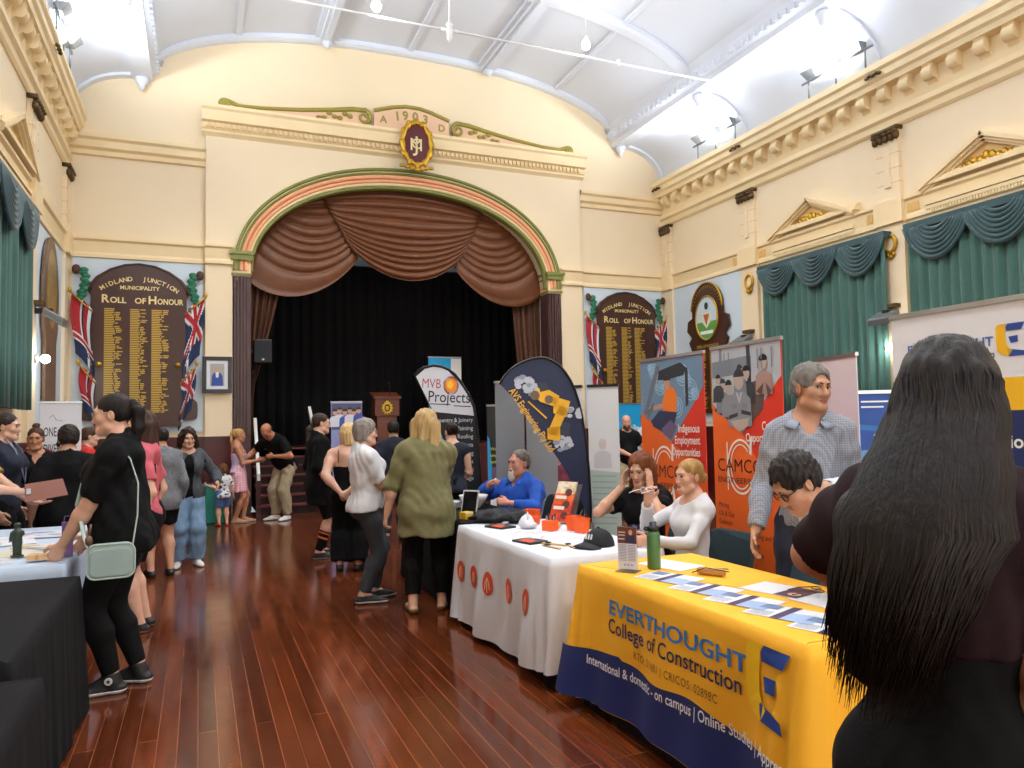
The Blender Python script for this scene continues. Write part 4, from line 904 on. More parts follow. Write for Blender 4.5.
# large white / yellow / navy banner on the right
t, W, H_, f = pullup((3.42, 2.9), (3.40, 1.86), 0, 2.09, pm('banner_white', '#E9EAF0'), 'wide white, yellow and navy pull-up banner at the right, behind the long-haired woman')
b = MB(); b.add([f(0, 1.57, .0008), f(W, 1.57, .0008), f(W, 1.72, .0008), f(0, 1.72, .0008)], [(0, 1, 2, 3)]); obj('yellow_band', b, pm('banner_yellow', '#F2B90F'), t)
b = MB(); b.add([f(0, .06, .0008), f(W, .06, .0008), f(W, 1.57, .0008), f(0, 1.57, .0008)], [(0, 1, 2, 3)]); obj('navy_field', b, pm('banner_navy', '#121F55'), t)
g = lambda u, v: f(u, v, .002)
b = MB(); put_text(b, 'EVERTHOUGHT', .062, g, .56, 1.872, 0, .02, 'RIGHT', sx=1.05); obj('lettering', b, pm('banner_blue', '#3A62B0'), t)
b = MB(); put_text(b, 'College of Construction', .05, g, .565, 1.815, 0, .01, 'RIGHT', sx=.95); put_text(b, '.edu.au', .14, g, .61, 1.605, 0, .012, 'RIGHT', sx=.9); obj('lettering', b, pm('banner_text_navy', '#161E4A'), t)
b = MB(); put_text(b, 'Construction', .085, g, .72, 1.40, 0, .02, 'RIGHT'); obj('lettering', b, M_pw, t)
e_logo(lambda u, v, d=0: f(u, v, .001+d*.2), .57, 1.815, .15, t, pm('logo_gold', '#F2B90F'), pm('logo_navy', '#26418F'))
# plain white banner and blue poster behind the standing man
t, W, H_, f = pullup((4.32, 4.36), (4.18, 3.84), 0, 2.0, pm('banner_plain', '#DDE0E6'), 'plain white pull-up banner behind the standing man in the check shirt')
t, W, H_, f = pullup((4.55, 4.21), (5.02, 3.93), 0, 1.75, pm('banner_cobalt', '#1E4C9A'), 'blue pull-up banner with a pale sea print, right of the standing man')
b = MB(); polys(b, f, [([(0, 1.3), (W, 1.33), (W, 1.22), (0, 1.18)], 0), ([(.0, 1.5), (W, 1.44), (W, 1.4), (0, 1.46)], 1)]); obj('printed_photo', b, [pm('sea_pale', '#5FA0D0'), pm('sea_mid', '#2A72B8')], t)
b = MB(); g = lambda u, v: f(u, v, .002)
for k, w_ in enumerate((.28, .16, .2)): b.add([g(.04, 1.66-.04*k), g(.04+w_, 1.66-.04*k), g(.04+w_, 1.672-.04*k), g(.04, 1.672-.04*k)], [(0, 1, 2, 3)])
put_text(b, 'star', .08, g, .1, 1.36, 0, .01); put_text(b, '(the d', .07, g, .1, 1.28, 0, .01); b = MB()
for k, w_ in enumerate((.28, .16)): b.add([g(.04, 1.66-.04*k), g(.04+w_, 1.66-.04*k), g(.04+w_, 1.672-.04*k), g(.04, 1.672-.04*k)], [(0, 1, 2, 3)])
put_text(b, 'ther', .09, g, .12, 1.38, 0, .01); obj('lettering', b, M_pw, t)
# grey banner backs and the pale banner right of the navy flag
pullup((2.86, 7.31), (3.24, 7.44), 0, 2.0, mat('banner_back_grey', '#7D8288', .6), 'grey back of a pull-up banner left of the navy flag', 0, 'grey banner backs'); pullup((3.28, 7.47), (3.72, 7.62), 0, 1.99, mat('banner_back_grey', ''), 'grey back of a pull-up banner behind the navy flag', 0, 'grey banner backs')
for a, c, lb in (((4.02, 8.47), (4.27, 8.04), 'narrow pale pull-up banner half hidden by the navy flag'), ((4.33, 8.0), (4.60, 7.74), 'pale pull-up banner with a faint portrait, right of the navy flag')):
    t, W, H_, f = pullup(a, c, 0, 2.0, pm('banner_pale', '#D5D8DA'), lb); b = MB()
    polys(b, f, [([(0, .1), (W, .1), (W, .95), (0, .98)], 0)]+figure(W*.45, 1.0, .22, 1, 2, 1)); obj('printed_photo', b, [pm('pale_green', '#A9BDB4'), pm('pale_grey', '#BFC2C6'), pm('pale_skin', '#CDBBB2')], t)
    b = MB()
    for k in range(9): b.add([f(.04, .9-.07*k, .002), f(W-.05, .9-.07*k, .002), f(W-.05, .915-.07*k, .002), f(.04, .915-.07*k, .002)], [(0, 1, 2, 3)])
    obj('lettering', b, pm('pale_line', '#8FA39C'), t); obj('top_edge', MB().box((-.005, -.016, H_-.03), (W+.005, .018, H_+.003)), M_blk, t)
# turquoise banner far right, dark narrow banner, team banner, stage banner, left banner
t, W, H_, f = pullup((7.17, 12.16), (7.95, 12.3), 0, 1.9, pm('banner_turquoise', '#12A5E0'), 'turquoise pull-up banner behind the bald man in black'); b = MB(); g = lambda u, v: f(u, v, .002)
put_text(b, 'Realise', .19, g, .66, 1.36, 0, .02, 'RIGHT'); put_text(b, 'ability', .19, g, .66, 1.0, 0, .02, 'RIGHT'); obj('lettering', b, M_pw, t); b = MB(); put_text(b, 'your', .19, g, .56, 1.18, 0, .02, 'RIGHT'); obj('lettering', b, pm('banner_lime', '#E6E04A'), t)
b = MB(); polys(b, f, [(blob(.68, 1.74, .035, .045), 0)]); obj('logo', b, M_pw, t)
t, W, H_, f = pullup((3.54, 9.36), (3.87, 9.23), 0, 1.81, pm('banner_charcoal', '#23241F'), 'narrow dark pull-up banner with portrait and blue edge, left of the grey banners'); b = MB()
polys(b, f, [([(0, .8), (.07, .8), (.03, 1.35), (0, 1.4)], 0), ([(.12, 1.32), (.3, 1.32), (.3, 1.76), (.12, 1.76)], 1)]+figure(.21, 1.34, .19, 3, 2, 4)+[([(.05, .72), (.3, .72), (.3, .98), (.05, .98)], 5)]); obj('printed_photo', b, [pm('edge_blue', '#2BA3D8'), pm('photo_brown', '#6A5A50'), pm('photo_face', '#C39A84'), pm('photo_cloth', '#B9BCC4'), pm('photo_hair', '#33231C'), pm('photo_purple', '#5A4046')], t)
b = MB(); g = lambda u, v: f(u, v, .002)
for k, s_ in enumerate(('Work into', 'employment', 'and training')): put_text(b, s_, .06, g, .04, 1.2-.085*k, 0, .01, sx=.85)
obj('lettering', b, pm('banner_yellow_text', '#D9D24A'), t)
t, W, H_, f = pullup((2.14, 13.4), (2.68, 13.38), 0, 2.0, pm('team_violet', '#8B93C4'), 'pull-up banner with a group photo in blue and white, before the stage'); b = MB(); it = [([(0.01, 1.5), (W-.01, 1.5), (W-.01, 1.96), (.01, 1.96)], 0)]
for k, (u, c) in enumerate(((.07, 1), (.15, 1), (.24, 2), (.33, 1), (.4, 1), (.48, 2))): it += figure(u, 1.55+.03*(k % 2), .2, c, 3, 4)
polys(b, f, it); obj('printed_photo', b, [pm('team_back', '#4A5276'), pm('team_white', '#DADDE8'), pm('team_blue', '#3B57A8'), pm('team_skin', '#C79C86'), pm('team_hair', '#3A2C28')], t)
t, W, H_, f = pullup((4.83, 16.5), (5.62, 16.5), SZ, 3.12, pm('banner_turquoise', ''), 'blue and white pull-up banner standing on the stage'); b = MB(); polys(b, f, [([(.54, 1.25), (W, 1.25), (W, 3.08), (.54, 3.08)], 0), (blob(.62, 2.62, .09, .07), 1)]); obj('white_field', b, [M_pw, pm('badge_slate', '#4A5568')], t)
t, W, H_, f = pullup((-1.75, 10.4), (-1.32, 10.46), 0, 1.92, pm('banner_white', ''), 'white pull-up banner reading ONE CITY DIVERSE, by the left wall'); b = MB(); g = lambda u, v: f(u, v, .002)
put_text(b, 'ONE CITY.', .155, g, .04, 1.5, 0, .004, sx=.42); put_text(b, 'DIVERSE', .155, g, .04, 1.3, 0, .004, sx=.42); obj('lettering', b, pm('banner_ink', '#23242A'), t)
b = MB(); b.tube([f(.1, 1.72, .002), f(.14, 1.76, .002), f(.17, 1.7, .002), f(.24, 1.68, .002)], .004, 4); obj('logo', b, pm('banner_grey_ink', '#A4A6AE'), t)
# ---------------------------------------------------------------- teardrop flags
def flag(base, d, outline, label, mats, lo=0):
    rz = math.atan2(d[1], d[0]); t = thing('teardrop_flag', label, 'flag', (base[0], base[1], 0), rz)
    n = len(outline); cx, cz = sum(u for u, _ in outline)/n, sum(v for _, v in outline)/n
    obj('sail', MB().prism(outline, lambda u, v, d_: (u, -.002+d_+.0*u, v), .004), mats[0], t)
    k = lo; obj('hem', MB().tube([(u, 0, v) for u, v in outline[:k]], .022, 8, flat=.5), M_blk, t, True)
    obj('pole', MB().tube([(outline[k-1][0]+.02, .0, outline[k-1][1]), (.012, 0, .03)], .014, 8), M_alu, t)
    b = MB(); b.box((-.3, -.02, 0), (.3, .02, .025)); b.box((-.02, -.3, 0), (.02, .3, .025)); obj('cross_base', b, M_blk, t)
    return t, (lambda u, v, dd=0: (u, -.004-dd, v))
AV = [(-0.854,1.922),(-0.82,1.985),(-0.758,2.052),(-0.69,2.1),(-0.615,2.134),(-0.54,2.158),(-0.473,2.165),(-0.41,2.158),(-0.351,2.13),(-.29,2.09),(-0.24,2.03),(-.19,1.95),(-0.149,1.855),(-.115,1.74),(-0.088,1.62),(-0.056,1.385),(-0.034,1.105),(-0.023,0.779),(-0.03,0.62),(-0.17,0.95),(-0.306,1.185),(-0.488,1.468),(-0.67,1.723)]
t, f = flag((3.40, 6.22), (.75, -.25), AV, 'navy teardrop flag with yellow machine picture behind the bearded man', [mat('flag_navy_cloth', '#0F1D40', .55, bump=(6, .5))], 19)
b = MB(); a = math.atan2(1.242-1.874, -.342+.752); put_text(b, 'AVS Engineering Pty Ltd', .096, lambda u, v: f(u, v, .002), -.775, 1.855, 0, .012, rot=a, sx=.735); obj('lettering', b, pm('flag_yellow', '#EDB21E'), t)
b = MB(); it = []
_r = random.Random(6)
for cx, cy, rr, n_ in ((-.62, 1.93, .075, 16), (-.55, 1.86, .06, 9), (-.27, 1.36, .08, 16), (-.16, 1.64, .05, 9)): it += [(blob(cx+_r.uniform(-rr, rr), cy+_r.uniform(-rr, rr)*.8, _r.uniform(.02, .038), _r.uniform(.018, .034), 7), 1 if q_ % 3 else 4) for q_ in range(n_)]
it += [([(-.56, 1.83), (-.46, 1.9), (-.3, 1.8), (-.34, 1.7), (-.48, 1.75)], 0), ([(-.36, 1.8), (-.2, 1.75), (-.24, 1.6), (-.36, 1.64)], 0), ([(-.3, 1.72), (-.22, 1.68), (-.34, 1.42), (-.42, 1.46)], 0), ([(-.42, 1.5), (-.3, 1.52), (-.3, 1.38), (-.42, 1.4)], 0), ([(-.5, 1.93), (-.42, 1.93), (-.4, 1.86), (-.48, 1.84)], 2), ([(-.28, 1.56), (-.2, 1.54), (-.22, 1.42), (-.3, 1.44)], 2), (blob(-.53, 1.81, .045, .045), 3), (blob(-.4, 1.77, .04, .04), 3), ([(-.6, 1.75), (-.59, 1.76), (-.42, 1.6), (-.43, 1.59)], 0)]
polys(b, f, it); obj('machine_print', b, [pm('machine_yellow', '#E9B01E'), pm('rubble_grey', '#B9C0CC'), pm('machine_dark', '#2A3242'), pm('machine_wheel', '#6B5A4A'), pm('rubble_dark', '#8C95A8')], t)
MV = [(-.835,2.19),(-0.78,2.25),(-0.709,2.29),(-0.59,2.314),(-.49,2.3),(-0.398,2.261),(-.32,2.2),(-0.255,2.118),(-0.149,1.951),(-0.077,1.771),(-0.048,1.534),(-0.027,1.25),(-0.008,0.845),(-0.003,0.341),(-.25,.8),(-.45,1.3),(-0.603,1.704)]
t, f = flag((3.31, 8.98), (.75, -.25), MV, 'white and black teardrop flag reading Projects behind the woman in navy', [pm('flag_black_cloth', '#0C0E14')], 14)
b = MB(); polys(b, f, [([(-.81,2.17),(-0.7,2.265),(-0.59,2.29),(-.49,2.275),(-0.41,2.24),(-0.275,2.105),(-0.17,1.94),(-0.1,1.765),(-.085,1.66),(-.6,1.72)], 0)]); obj('white_field', b, mat('flag_white_cloth', '#CFD2DB', .6, bump=(8, .5)), t)
b = MB(); g = lambda u, v: f(u, v, .002); put_text(b, 'MVB', .17, g, -.745, 2.03, 0, -.005, sx=.75, rot=-.06); obj('lettering', b, pm('flag_red_ink', '#A8232C'), t)
b = MB(); put_text(b, 'Projects', .2, g, -.67, 1.85, 0, .004, sx=.82, rot=-.05); b2 = MB()
for k in range(2): b.add([g(-.64+.3*k, 1.815-.03*k), g(-.38+.26*k, 1.8-.03*k), g(-.38+.26*k, 1.812-.03*k), g(-.64+.3*k, 1.827-.03*k)], [(0, 1, 2, 3)])
obj('lettering', b, pm('flag_ink', '#1E2230'), t)
for k, s_ in enumerate(('Carpentry & Joinery', 'Painting', 'Roofing', 'Cabinets', 'Flooring', 'Bathrooms', 'Electrical', 'Drainage')): put_text(b2, s_, .075, g, -.1, 1.585-.105*k, 0, .002, 'RIGHT', sx=.85)
obj('lettering', b2, pm('flag_pale_ink', '#C9CDD6'), t)
b = MB(); polys(b, f, [(blob(-.37, 2.05, .1, .12, 20), 0), (blob(-.37, 2.05, .075, .09, 18), 1), (blob(-.38, 2.06, .045, .06, 5), 2)]); obj('round_emblem', b, [pm('emblem_rust', '#B5391F'), pm('emblem_orange', '#EE8A1E'), pm('emblem_yellow2', '#F4C23A')], t)
# ---------------------------------------------------------------- things on the tables
YT, WT, BT, LT = .7635, .7635, .7565, .8035
def paper(x, y, z, w_, h_, rz, label, kind, group=None, ms=None):
    t = thing(kind, label, kind, (x, y, z), rz, group); obj('sheet', MB().box((-w_/2, -h_/2, 0), (w_/2, h_/2, .0015)), mat('paper_white', '#E6E9F0', .45), t); return t
def brochure(x, y, rz, label):
    t = paper(x, y, YT, .29, .2, rz, label, 'brochure', 'brochures along the front of the yellow table'); b = MB(); f = lambda u, v, d=0: (u, v, .0016+d)
    polys(b, f, [([(-.02, -.107), (.02, -.107), (.02, .107), (-.02, .107)], 0), ([(.02, -.107), (.15, -.107), (.15, -.02), (.09, .02), (.02, .01)], 1), ([(-.13, .02), (-.05, .02), (-.05, .09), (-.13, .09)], 2)]); obj('print', b, [mat('print_plum', '#3B2B4E', .5), mat('print_sky', '#9DB4D8', .5), mat('print_slate', '#6B7FA6', .5)], t)
    b = MB()
    for k in range(6): b.add([(-.13, -.02-.013*k, .002), (-.04, -.02-.013*k, .002), (-.04, -.015-.013*k, .002), (-.13, -.015-.013*k, .002)], [(0, 1, 2, 3)])
    obj('lettering', b, mat('print_textgrey', '#8089A0', .5), t)
wh = ('beside the green bottle, first of the row', 'second along from the green bottle', 'middle one of the row of five', 'fourth along from the green bottle', 'nearest the table corner, last of the row')
for k, y in enumerate((3.22, 2.93, 2.67, 2.42, 2.17)): brochure(2.18+.005*k, y, -PI/2+.35+.03*math.sin(k*3), 'white and plum brochure '+wh[k])
paper(2.38, 3.5, YT, .3, .21, -PI/2+.3, 'blank white sheet lying behind the green bottle', 'paper')
t = paper(2.47, 2.76, YT, .3, .21, -PI/2+.25, 'white sheet with a dark photo corner at the back of the yellow table', 'paper'); b = MB(); polys(b, lambda u, v, d=0: (u, v, .0016+d), [([(.03, -.1), (.15, -.1), (.15, .1), (.03, .1)], 0), (blob(.1, -.04, .03, .03), 1)]); obj('print', b, [mat('print_maroon', '#4B2A3A', .5), mat('print_peach', '#D9A88C', .5)], t)
paper(2.5, 2.47, YT, .31, .22, -PI/2+.1, 'white sheet at the back of the yellow table near the woman\'s hair', 'paper')
def case(x, y):
    t = thing('glasses_case', 'tan spectacle case with folded wire glasses on the yellow table', 'case', (x, y, YT), -PI/2+.5)
    b = MB(); b.tube([(-.075, 0, .018), (-.06, 0, .02), (.06, 0, .02), (.075, 0, .018)], [.012, .019, .019, .012], 10); obj('body', b, mat('tan_leather', '#B98A4E', .5), t, True)
    g = MB(); g.tube([(-.09, .03, .01), (-.02, .032, .03), (.08, .03, .035)], .0025, 5); g.tube([(-.09, -.03, .01), (-.02, -.02, .04), (.1, -.01, .03)], .0025, 5); g.tube([(-.09, .03, .01), (-.09, -.03, .01)], .0025, 5); obj('wire_frame', g, M_blk, t, True)
case(2.4, 3.17)
t = thing('spectacles', 'brown spectacles lying by the dark photo sheet on the yellow table', 'glasses', (2.56, 2.62, YT+.012), 1.0); b = MB()
for s in (-1, 1): b.tube([(s*.033+.025*math.cos(a), .02*math.sin(a), .008) for a in np.linspace(0, 2*PI, 16, endpoint=False)], .003, 5, closed=True); b.tube([(s*.058, 0, .008), (s*.06, .07, .004), (s*.05, .12, -.006)], .0025, 5)
b.tube([(-.01, 0, .01), (.01, 0, .01)], .0025, 5); obj('frame', b, mat('tortoise', '#5A3420', .3), t, True)
def bottle(x, y):
    t = thing('water_bottle', 'green metal water bottle with black lid on the yellow table', 'bottle', (x, y, YT))
    obj('body', MB().lathe([(.033, 0), (.036, .004), (.036, .175), (.034, .187), (.027, .195), (.026, .2)], n=28), mat('olive_green_metal', '#4F7B4C', .35, .1), t, True)
    obj('lid', MB().lathe([(.029, .198), (.031, .202), (.031, .222), (.02, .226), (.019, .245), (.015, .248)], n=24), M_blk, t, True)
    obj('carry_loop', MB().tube([(-.03, 0, .215), (-.05, 0, .222), (-.055, 0, .212), (-.045, 0, .206), (-.03, 0, .208)], .006, 6), M_blk, t, True)
bottle(2.25, 3.46)
def card_stand(x, y):
    t = thing('leaflet_stand', 'clear upright stand holding a printed leaflet on the yellow table', 'stand', (x, y, YT), -PI/2+.62); f = lambda u, v, d=0: (u, -.006-d, v)
    obj('holder', MB().box((-.056, -.004, .0), (.056, -.002, .235)).box((-.056, -.045, 0), (.056, .04, .003)), mat('clear_acrylic', '#F4F7FA', .08, trans=.9), t)
    obj('leaflet', MB().box((-.054, -.006, .012), (.054, -.005, .23)), mat('leaflet_paper', '#D9DDEC', .4), t)
    b = MB(); polys(b, f, [([(-.054, .145), (.054, .145), (.054, .23), (-.054, .23)], 0), ([(-.01, .15), (.05, .15), (.04, .19), (.0, .19)], 1), (blob(.02, .203, .011, .015), 2), ([(-.05, .165), (-.015, .165), (-.015, .17), (-.05, .17)], 3), ([(-.05, .185), (-.012, .185), (-.012, .19), (-.05, .19)], 3), ([(-.05, .2), (-.01, .2), (-.01, .205), (-.05, .205)], 3)]); obj('photo', b, [mat('leaf_rust', '#6A3E34', .5), mat('leaf_navy', '#2B3050', .5), mat('leaf_skin', '#C89A80', .5), mat('leaf_white', '#E8E4E0', .5)], t)
    b = MB(); 
    for k in range(11): b.add([f(-.046, .135-.008*k, .002), f(-.004, .135-.008*k, .002), f(-.004, .138-.008*k, .002), f(-.046, .138-.008*k, .002), f(.004, .135-.008*k, .002), f(.046, .135-.008*k, .002), f(.046, .138-.008*k, .002), f(.004, .138-.008*k, .002)], [(0, 1, 2, 3), (4, 5, 6, 7)])
    for k, c in enumerate((-.02, 0, .02)): b.add([f(c, .03, .002), f(c+.01, .03, .002), f(c+.01, .038, .002), f(c, .038, .002)], [(0, 1, 2, 3)])
    obj('lettering', b, mat('leaf_text', '#8A90AE', .5), t)
card_stand(2.09, 3.46)
# white table
def tray(x, y, rz, label, z=WT):
    t = thing('leaflet_stack', label, 'leaflets', (x, y, z), rz); obj('stack', MB().box((-.1, -.075, 0), (.1, .075, .014)), mat('dark_print', '#2A2226', .45), t, bevel=.002)
    b = MB(); polys(b, lambda u, v, d=0: (u, v, .0142+d), [([(-.03, -.07), (.095, -.07), (.06, .01), (-.06, .01)], 0), ([(-.09, .03), (.0, .03), (.0, .06), (-.09, .06)], 1)]); obj('print', b, [mat('print_orange', ''), mat('print_grey2', '#8A8488', .5)], t)
tray(2.12, 5.36, -PI/2+.3, 'dark and orange leaflet stack near the black clothes on the white table'); tray(2.03, 4.6, -PI/2+.25, 'dark and orange leaflet stack at the front edge of the white table')
M_ob = mat('orange_card', '#F2611C', .5)
def obox(x, y, rz, label, h=.1, w_=.1):
    t = thing('orange_box', label, 'box', (x, y, WT), rz, 'small orange boxes'); b = MB(); a, c = w_*.42, w_*.5
    b.add([(-a,-a*.7,0),(a,-a*.7,0),(a,a*.7,0),(-a,a*.7,0),(-c,-c*.7,h),(c,-c*.7,h),(c,c*.7,h),(-c,c*.7,h),(-c+.004,-c*.7+.004,h),(c-.004,-c*.7+.004,h),(c-.004,c*.7-.004,h),(-c+.004,c*.7-.004,h),(-a,-a*.6,.02),(a,-a*.6,.02),(a,a*.6,.02),(-a,a*.6,.02)], [(0,3,2,1),(0,1,5,4),(1,2,6,5),(2,3,7,6),(3,0,4,7),(4,5,9,8),(5,6,10,9),(6,7,11,10),(7,4,8,11),(8,9,13,12),(9,10,14,13),(10,11,15,14),(11,8,12,15),(12,13,14,15)])
    obj('body', b, M_ob, t); obj('rim', MB().tube([(-c, -c*.7, h), (c, -c*.7, h), (c, c*.7, h), (-c, c*.7, h)], .004, 6, closed=True), M_ob, t); return t
obox(2.54, 4.95, -1.1, 'orange box at the back of the white table, left of its twin'); obox(2.53, 4.81, -1.2, 'orange box at the back of the white table, nearer the black cap'); obox(2.5, 5.62, -.9, 'orange box behind the white crumpled bag', .085, .12); obox(2.4, 5.4, -.7, 'orange tub in front of the magazine stand', .06, .13)
def penpot(x, y):
    t = thing('pen_pot', 'orange pot full of black pens on the white table', 'pot', (x, y, WT), -1.0); obj('pot', MB().box((-.045, -.045, 0), (.045, .045, .075)), M_ob, t, bevel=.004)
    R_ = random.Random(2)
    for k in range(9):
        a, r = R_.uniform(0, 6.28), R_.uniform(.0, .03); obj('pen', MB().tube([(r*math.cos(a), r*math.sin(a), .03), (1.5*r*math.cos(a), 1.5*r*math.sin(a), .075+R_.uniform(.03, .055))], .006, 6), mat('pen_dark', '#3A3432', .4) if k % 3 else M_alu, t)
penpot(2.38, 5.02)
def mags(x, y):
    t = thing('magazine_rack', 'sloping stand of red and orange magazines on the white table', 'stand', (x, y, WT), -1.15)
    obj('backboard', MB().add([(-.11,.02,0),(.11,.02,0),(.11,.14,.3),(-.11,.14,.3),(-.11,.035,0),(.11,.035,0),(.11,.155,.3),(-.11,.155,.3)], [(0,3,2,1),(4,5,6,7),(0,1,5,4),(1,2,6,5),(2,3,7,6),(3,0,4,7)]), mat('clear_acrylic', ''), t)
    for k, (z, hx) in enumerate(((.02, '#C8402A'), (.1, '#E05A2A'), (.19, '#D9C9A8'))):
        m = MB(); y0 = .0+.4*z-.03; m.add([(-.1+.006*k,y0,z),(.1,y0,z),(.1,y0+.05,z+.13),(-.1+.006*k,y0+.05,z+.13),(-.1+.006*k,y0+.012,z),(.1,y0+.012,z),(.1,y0+.062,z+.13),(-.1+.006*k,y0+.062,z+.13)], [(0,3,2,1),(4,5,6,7),(0,1,5,4),(1,2,6,5),(2,3,7,6),(3,0,4,7)]); o = obj('magazine', m, mat('magazine_%s' % ('red', 'orange', 'cream')[k], hx, .4, var=(14, .5)), t)
        c = MB(); polys(c, lambda u, v, d=0: (u, y0-.001-d+(v-z)*.385, v), [([(-.08, z+.09), (.03, z+.09), (.03, z+.115), (-.08, z+.115)], 0), (blob(.04, z+.05, .035, .03), 1)]); obj('cover_print', c, [mat('cover_pale', '#EBE3D8', .5), mat('cover_dark', '#5A2A22', .5)], o)
mags(2.6, 5.3)
def crumple(name, label, cat, x, y, z, r, m, seed, parts=None):
    b = MB(); R_ = random.Random(seed); n = 14; b.ball((0, 0, r[2]*.9), r, n); ph = [R_.uniform(0, 6) for _ in range(8)]
    b.v = [(p[0]*(1+.16*math.sin(ph[0]+p[1]*47+p[2]*31)+.1*math.sin(ph[1]+p[0]*71)), p[1]*(1+.18*math.sin(ph[2]+p[0]*53+p[2]*29)), max(0, p[2]*(1+.3*math.sin(ph[3]+p[0]*37+p[1]*41)))) for p in b.v]
    t = thing(name, label, cat, (x, y, z), .3*seed); obj('body', b, m, t, True); return t
t = crumple('paper_bag', 'crumpled white paper bag on the white table', 'bag', 2.28, 5.2, WT, (.055, .07, .045), mat('bag_white', '#D9DAE2', .6), 4); obj('handle', MB().tube([(-.03, 0, .07), (-.02, 0, .12), (.02, 0, .12), (.03, 0, .07)], .005, 6), mat('bag_white', ''), t, True)
t = crumple('folded_clothes', 'heap of folded black shirts at the far end of the white table', 'clothes', 2.25, 5.66, WT, (.18, .24, .045), mat('black_jersey', '#101116', .8, bump=(30, .4)), 3); obj('tag', MB().box((-.19, -.1, .01), (-.13, -.06, .02)), mat('badge_white', ''), t)
crumple('bread_roll', 'pale bread roll beside the orange boxes', 'food', 2.48, 5.12, WT, (.04, .04, .03), mat('bread', '#D8A860', .6), 5)
for k, (x, y, r) in enumerate(((2.06, 4.33, .2), (2.12, 4.42, .5), (2.18, 4.3, -.1))):
    t = thing('pocket_tool', ('wooden pocket tool nearest the table edge', 'wooden pocket tool between two others beside the leaflets', 'wooden pocket tool nearest the black cap')[k], 'tool', (x, y, WT), r, 'wooden giveaways'); obj('blade', MB().box((-.012, -.09, 0), (.012, .09, .01)), mat('light_wood', '#C9A877', .5, var=(20, .15)), t, bevel=.003); obj('clip', MB().box((-.013, .03, .008), (.013, .06, .016)), M_blk, t)
def cap(x, y):
    t = thing('baseball_cap', 'black baseball cap with white emblem on the white table', 'cap', (x, y, WT), 1.9)
    b = MB(); b.ball((0, 0, .0), (.095, .11, .11), 12); b.v = [(p[0], p[1], max(p[2], 0)) for p in b.v]; obj('crown', b, mat('black_jersey', ''), t, True)
    v = MB(); P = []
    for i in range(13):
        a = math.radians(25+130*i/12); P.append([(r_*.98*math.cos(a)*1.0, .04+r_*math.sin(a), .012+.02*math.cos(1.6*(a-PI/2))-.012*k) for k, r_ in enumerate((.08, .12, .16))])
    v.sheet(P); obj('peak', v, mat('black_jersey', ''), t, True, solid=.006)
    e = MB()
    for k in range(3): e.add([(-.03+.022*k, .097, .05), (-.018+.022*k, .1, .05), (-.012+.022*k, .083, .08), (-.024+.022*k, .081, .08)], [(0, 1, 2, 3)])
    obj('emblem', e, mat('badge_white', ''), t); obj('button', MB().ball((0, 0, .11), .01, 5), mat('black_jersey', ''), t)
cap(2.36, 4.26)
for k, (x, y, r, lb) in enumerate(((2.3, 5.0, .4, 'white card in front of the orange pen pot'), (2.2, 4.75, .9, 'white card between the leaflet stack and the orange boxes'), (2.42, 4.62, .2, 'white card behind the black cap'), (2.15, 5.05, .6, 'white card near the middle of the white table'))):
    t = paper(x, y, WT, .14, .1, r, lb, 'card', 'white cards on the white table'); b = MB(); b.add([(-.05, .0, .002), (.03, .0, .002), (.03, .012, .002), (-.05, .012, .002)], [(0, 1, 2, 3)]); obj('print', b, mat('print_grey2', '#8A8488', .5), t)
# black table
def bowl(x, y):
    t = thing('white_bowl', 'large white bowl on the black table', 'bowl', (x, y, BT)); obj('bowl', MB().lathe([(.06, 0), (.065, .005), (.12, .08), (.14, .12), (.135, .122), (.115, .085), (.055, .015), (.001, .012)], n=28), mat('white_ceramic', '#D6D8DE', .3), t, True)
    f = MB(); R_ = random.Random(8)
    for k in range(8): f.ball((R_.uniform(-.07, .07), R_.uniform(-.07, .07), .1), (.035, .03, .02), 5)
    obj('sweets', f, mat('sweets_peach', '#E3A88A', .5, var=(30, .3)), t, True)
bowl(2.42, 6.8)
for k in range(4):
    t = obj('white_plate', MB().lathe([(.05, 0), (.055, .003), (.115, .016), (.113, .019), (.05, .006), (.001, .006)], (0, 0, 0), 24), mat('white_ceramic', ''), smooth=True); t.location = (2.2, 6.86, BT+.016*k); tag(t, 'white plate in the stack beside the bowl, '+('lowest', 'second from the bottom', 'third from the bottom', 'topmost')[k], 'plate', 'stack of white plates')
t = thing('tablet_stand', 'slim white framed tablet leaning on the black table', 'tablet', (2.16, 6.2, BT), -.9); obj('tablet', MB().add([(-.08,-.01,0),(.08,-.01,0),(.08,.05,.22),(-.08,.05,.22),(-.08,.0,0),(.08,0,0),(.08,.06,.22),(-.08,.06,.22)], [(0,3,2,1),(4,5,6,7),(0,1,5,4),(1,2,6,5),(2,3,7,6),(3,0,4,7)]), mat('badge_white', ''), t); obj('screen', MB().add([(-.07,-.0085,.012),(.07,-.0085,.012),(.07,.0465,.208),(-.07,.0465,.208)], [(0,1,2,3)]), mat('screen_black', '#14161C', .15), t)
t = thing('yellow_box', 'small yellow carton on the black table', 'box', (2.08, 6.03, BT), .4); obj('carton', MB().box((-.045, -.04, 0), (.045, .04, .06)), mat('carton_yellow', '#E6B51E', .5), t, bevel=.003); obj('flap', MB().box((-.045, -.041, .045), (.045, -.039, .06)), mat('carton_white', '#EFE7C8', .5), t)
paper(2.08, 7.0, BT, .25, .3, .2, 'white sheet under the stack of plates', 'paper')
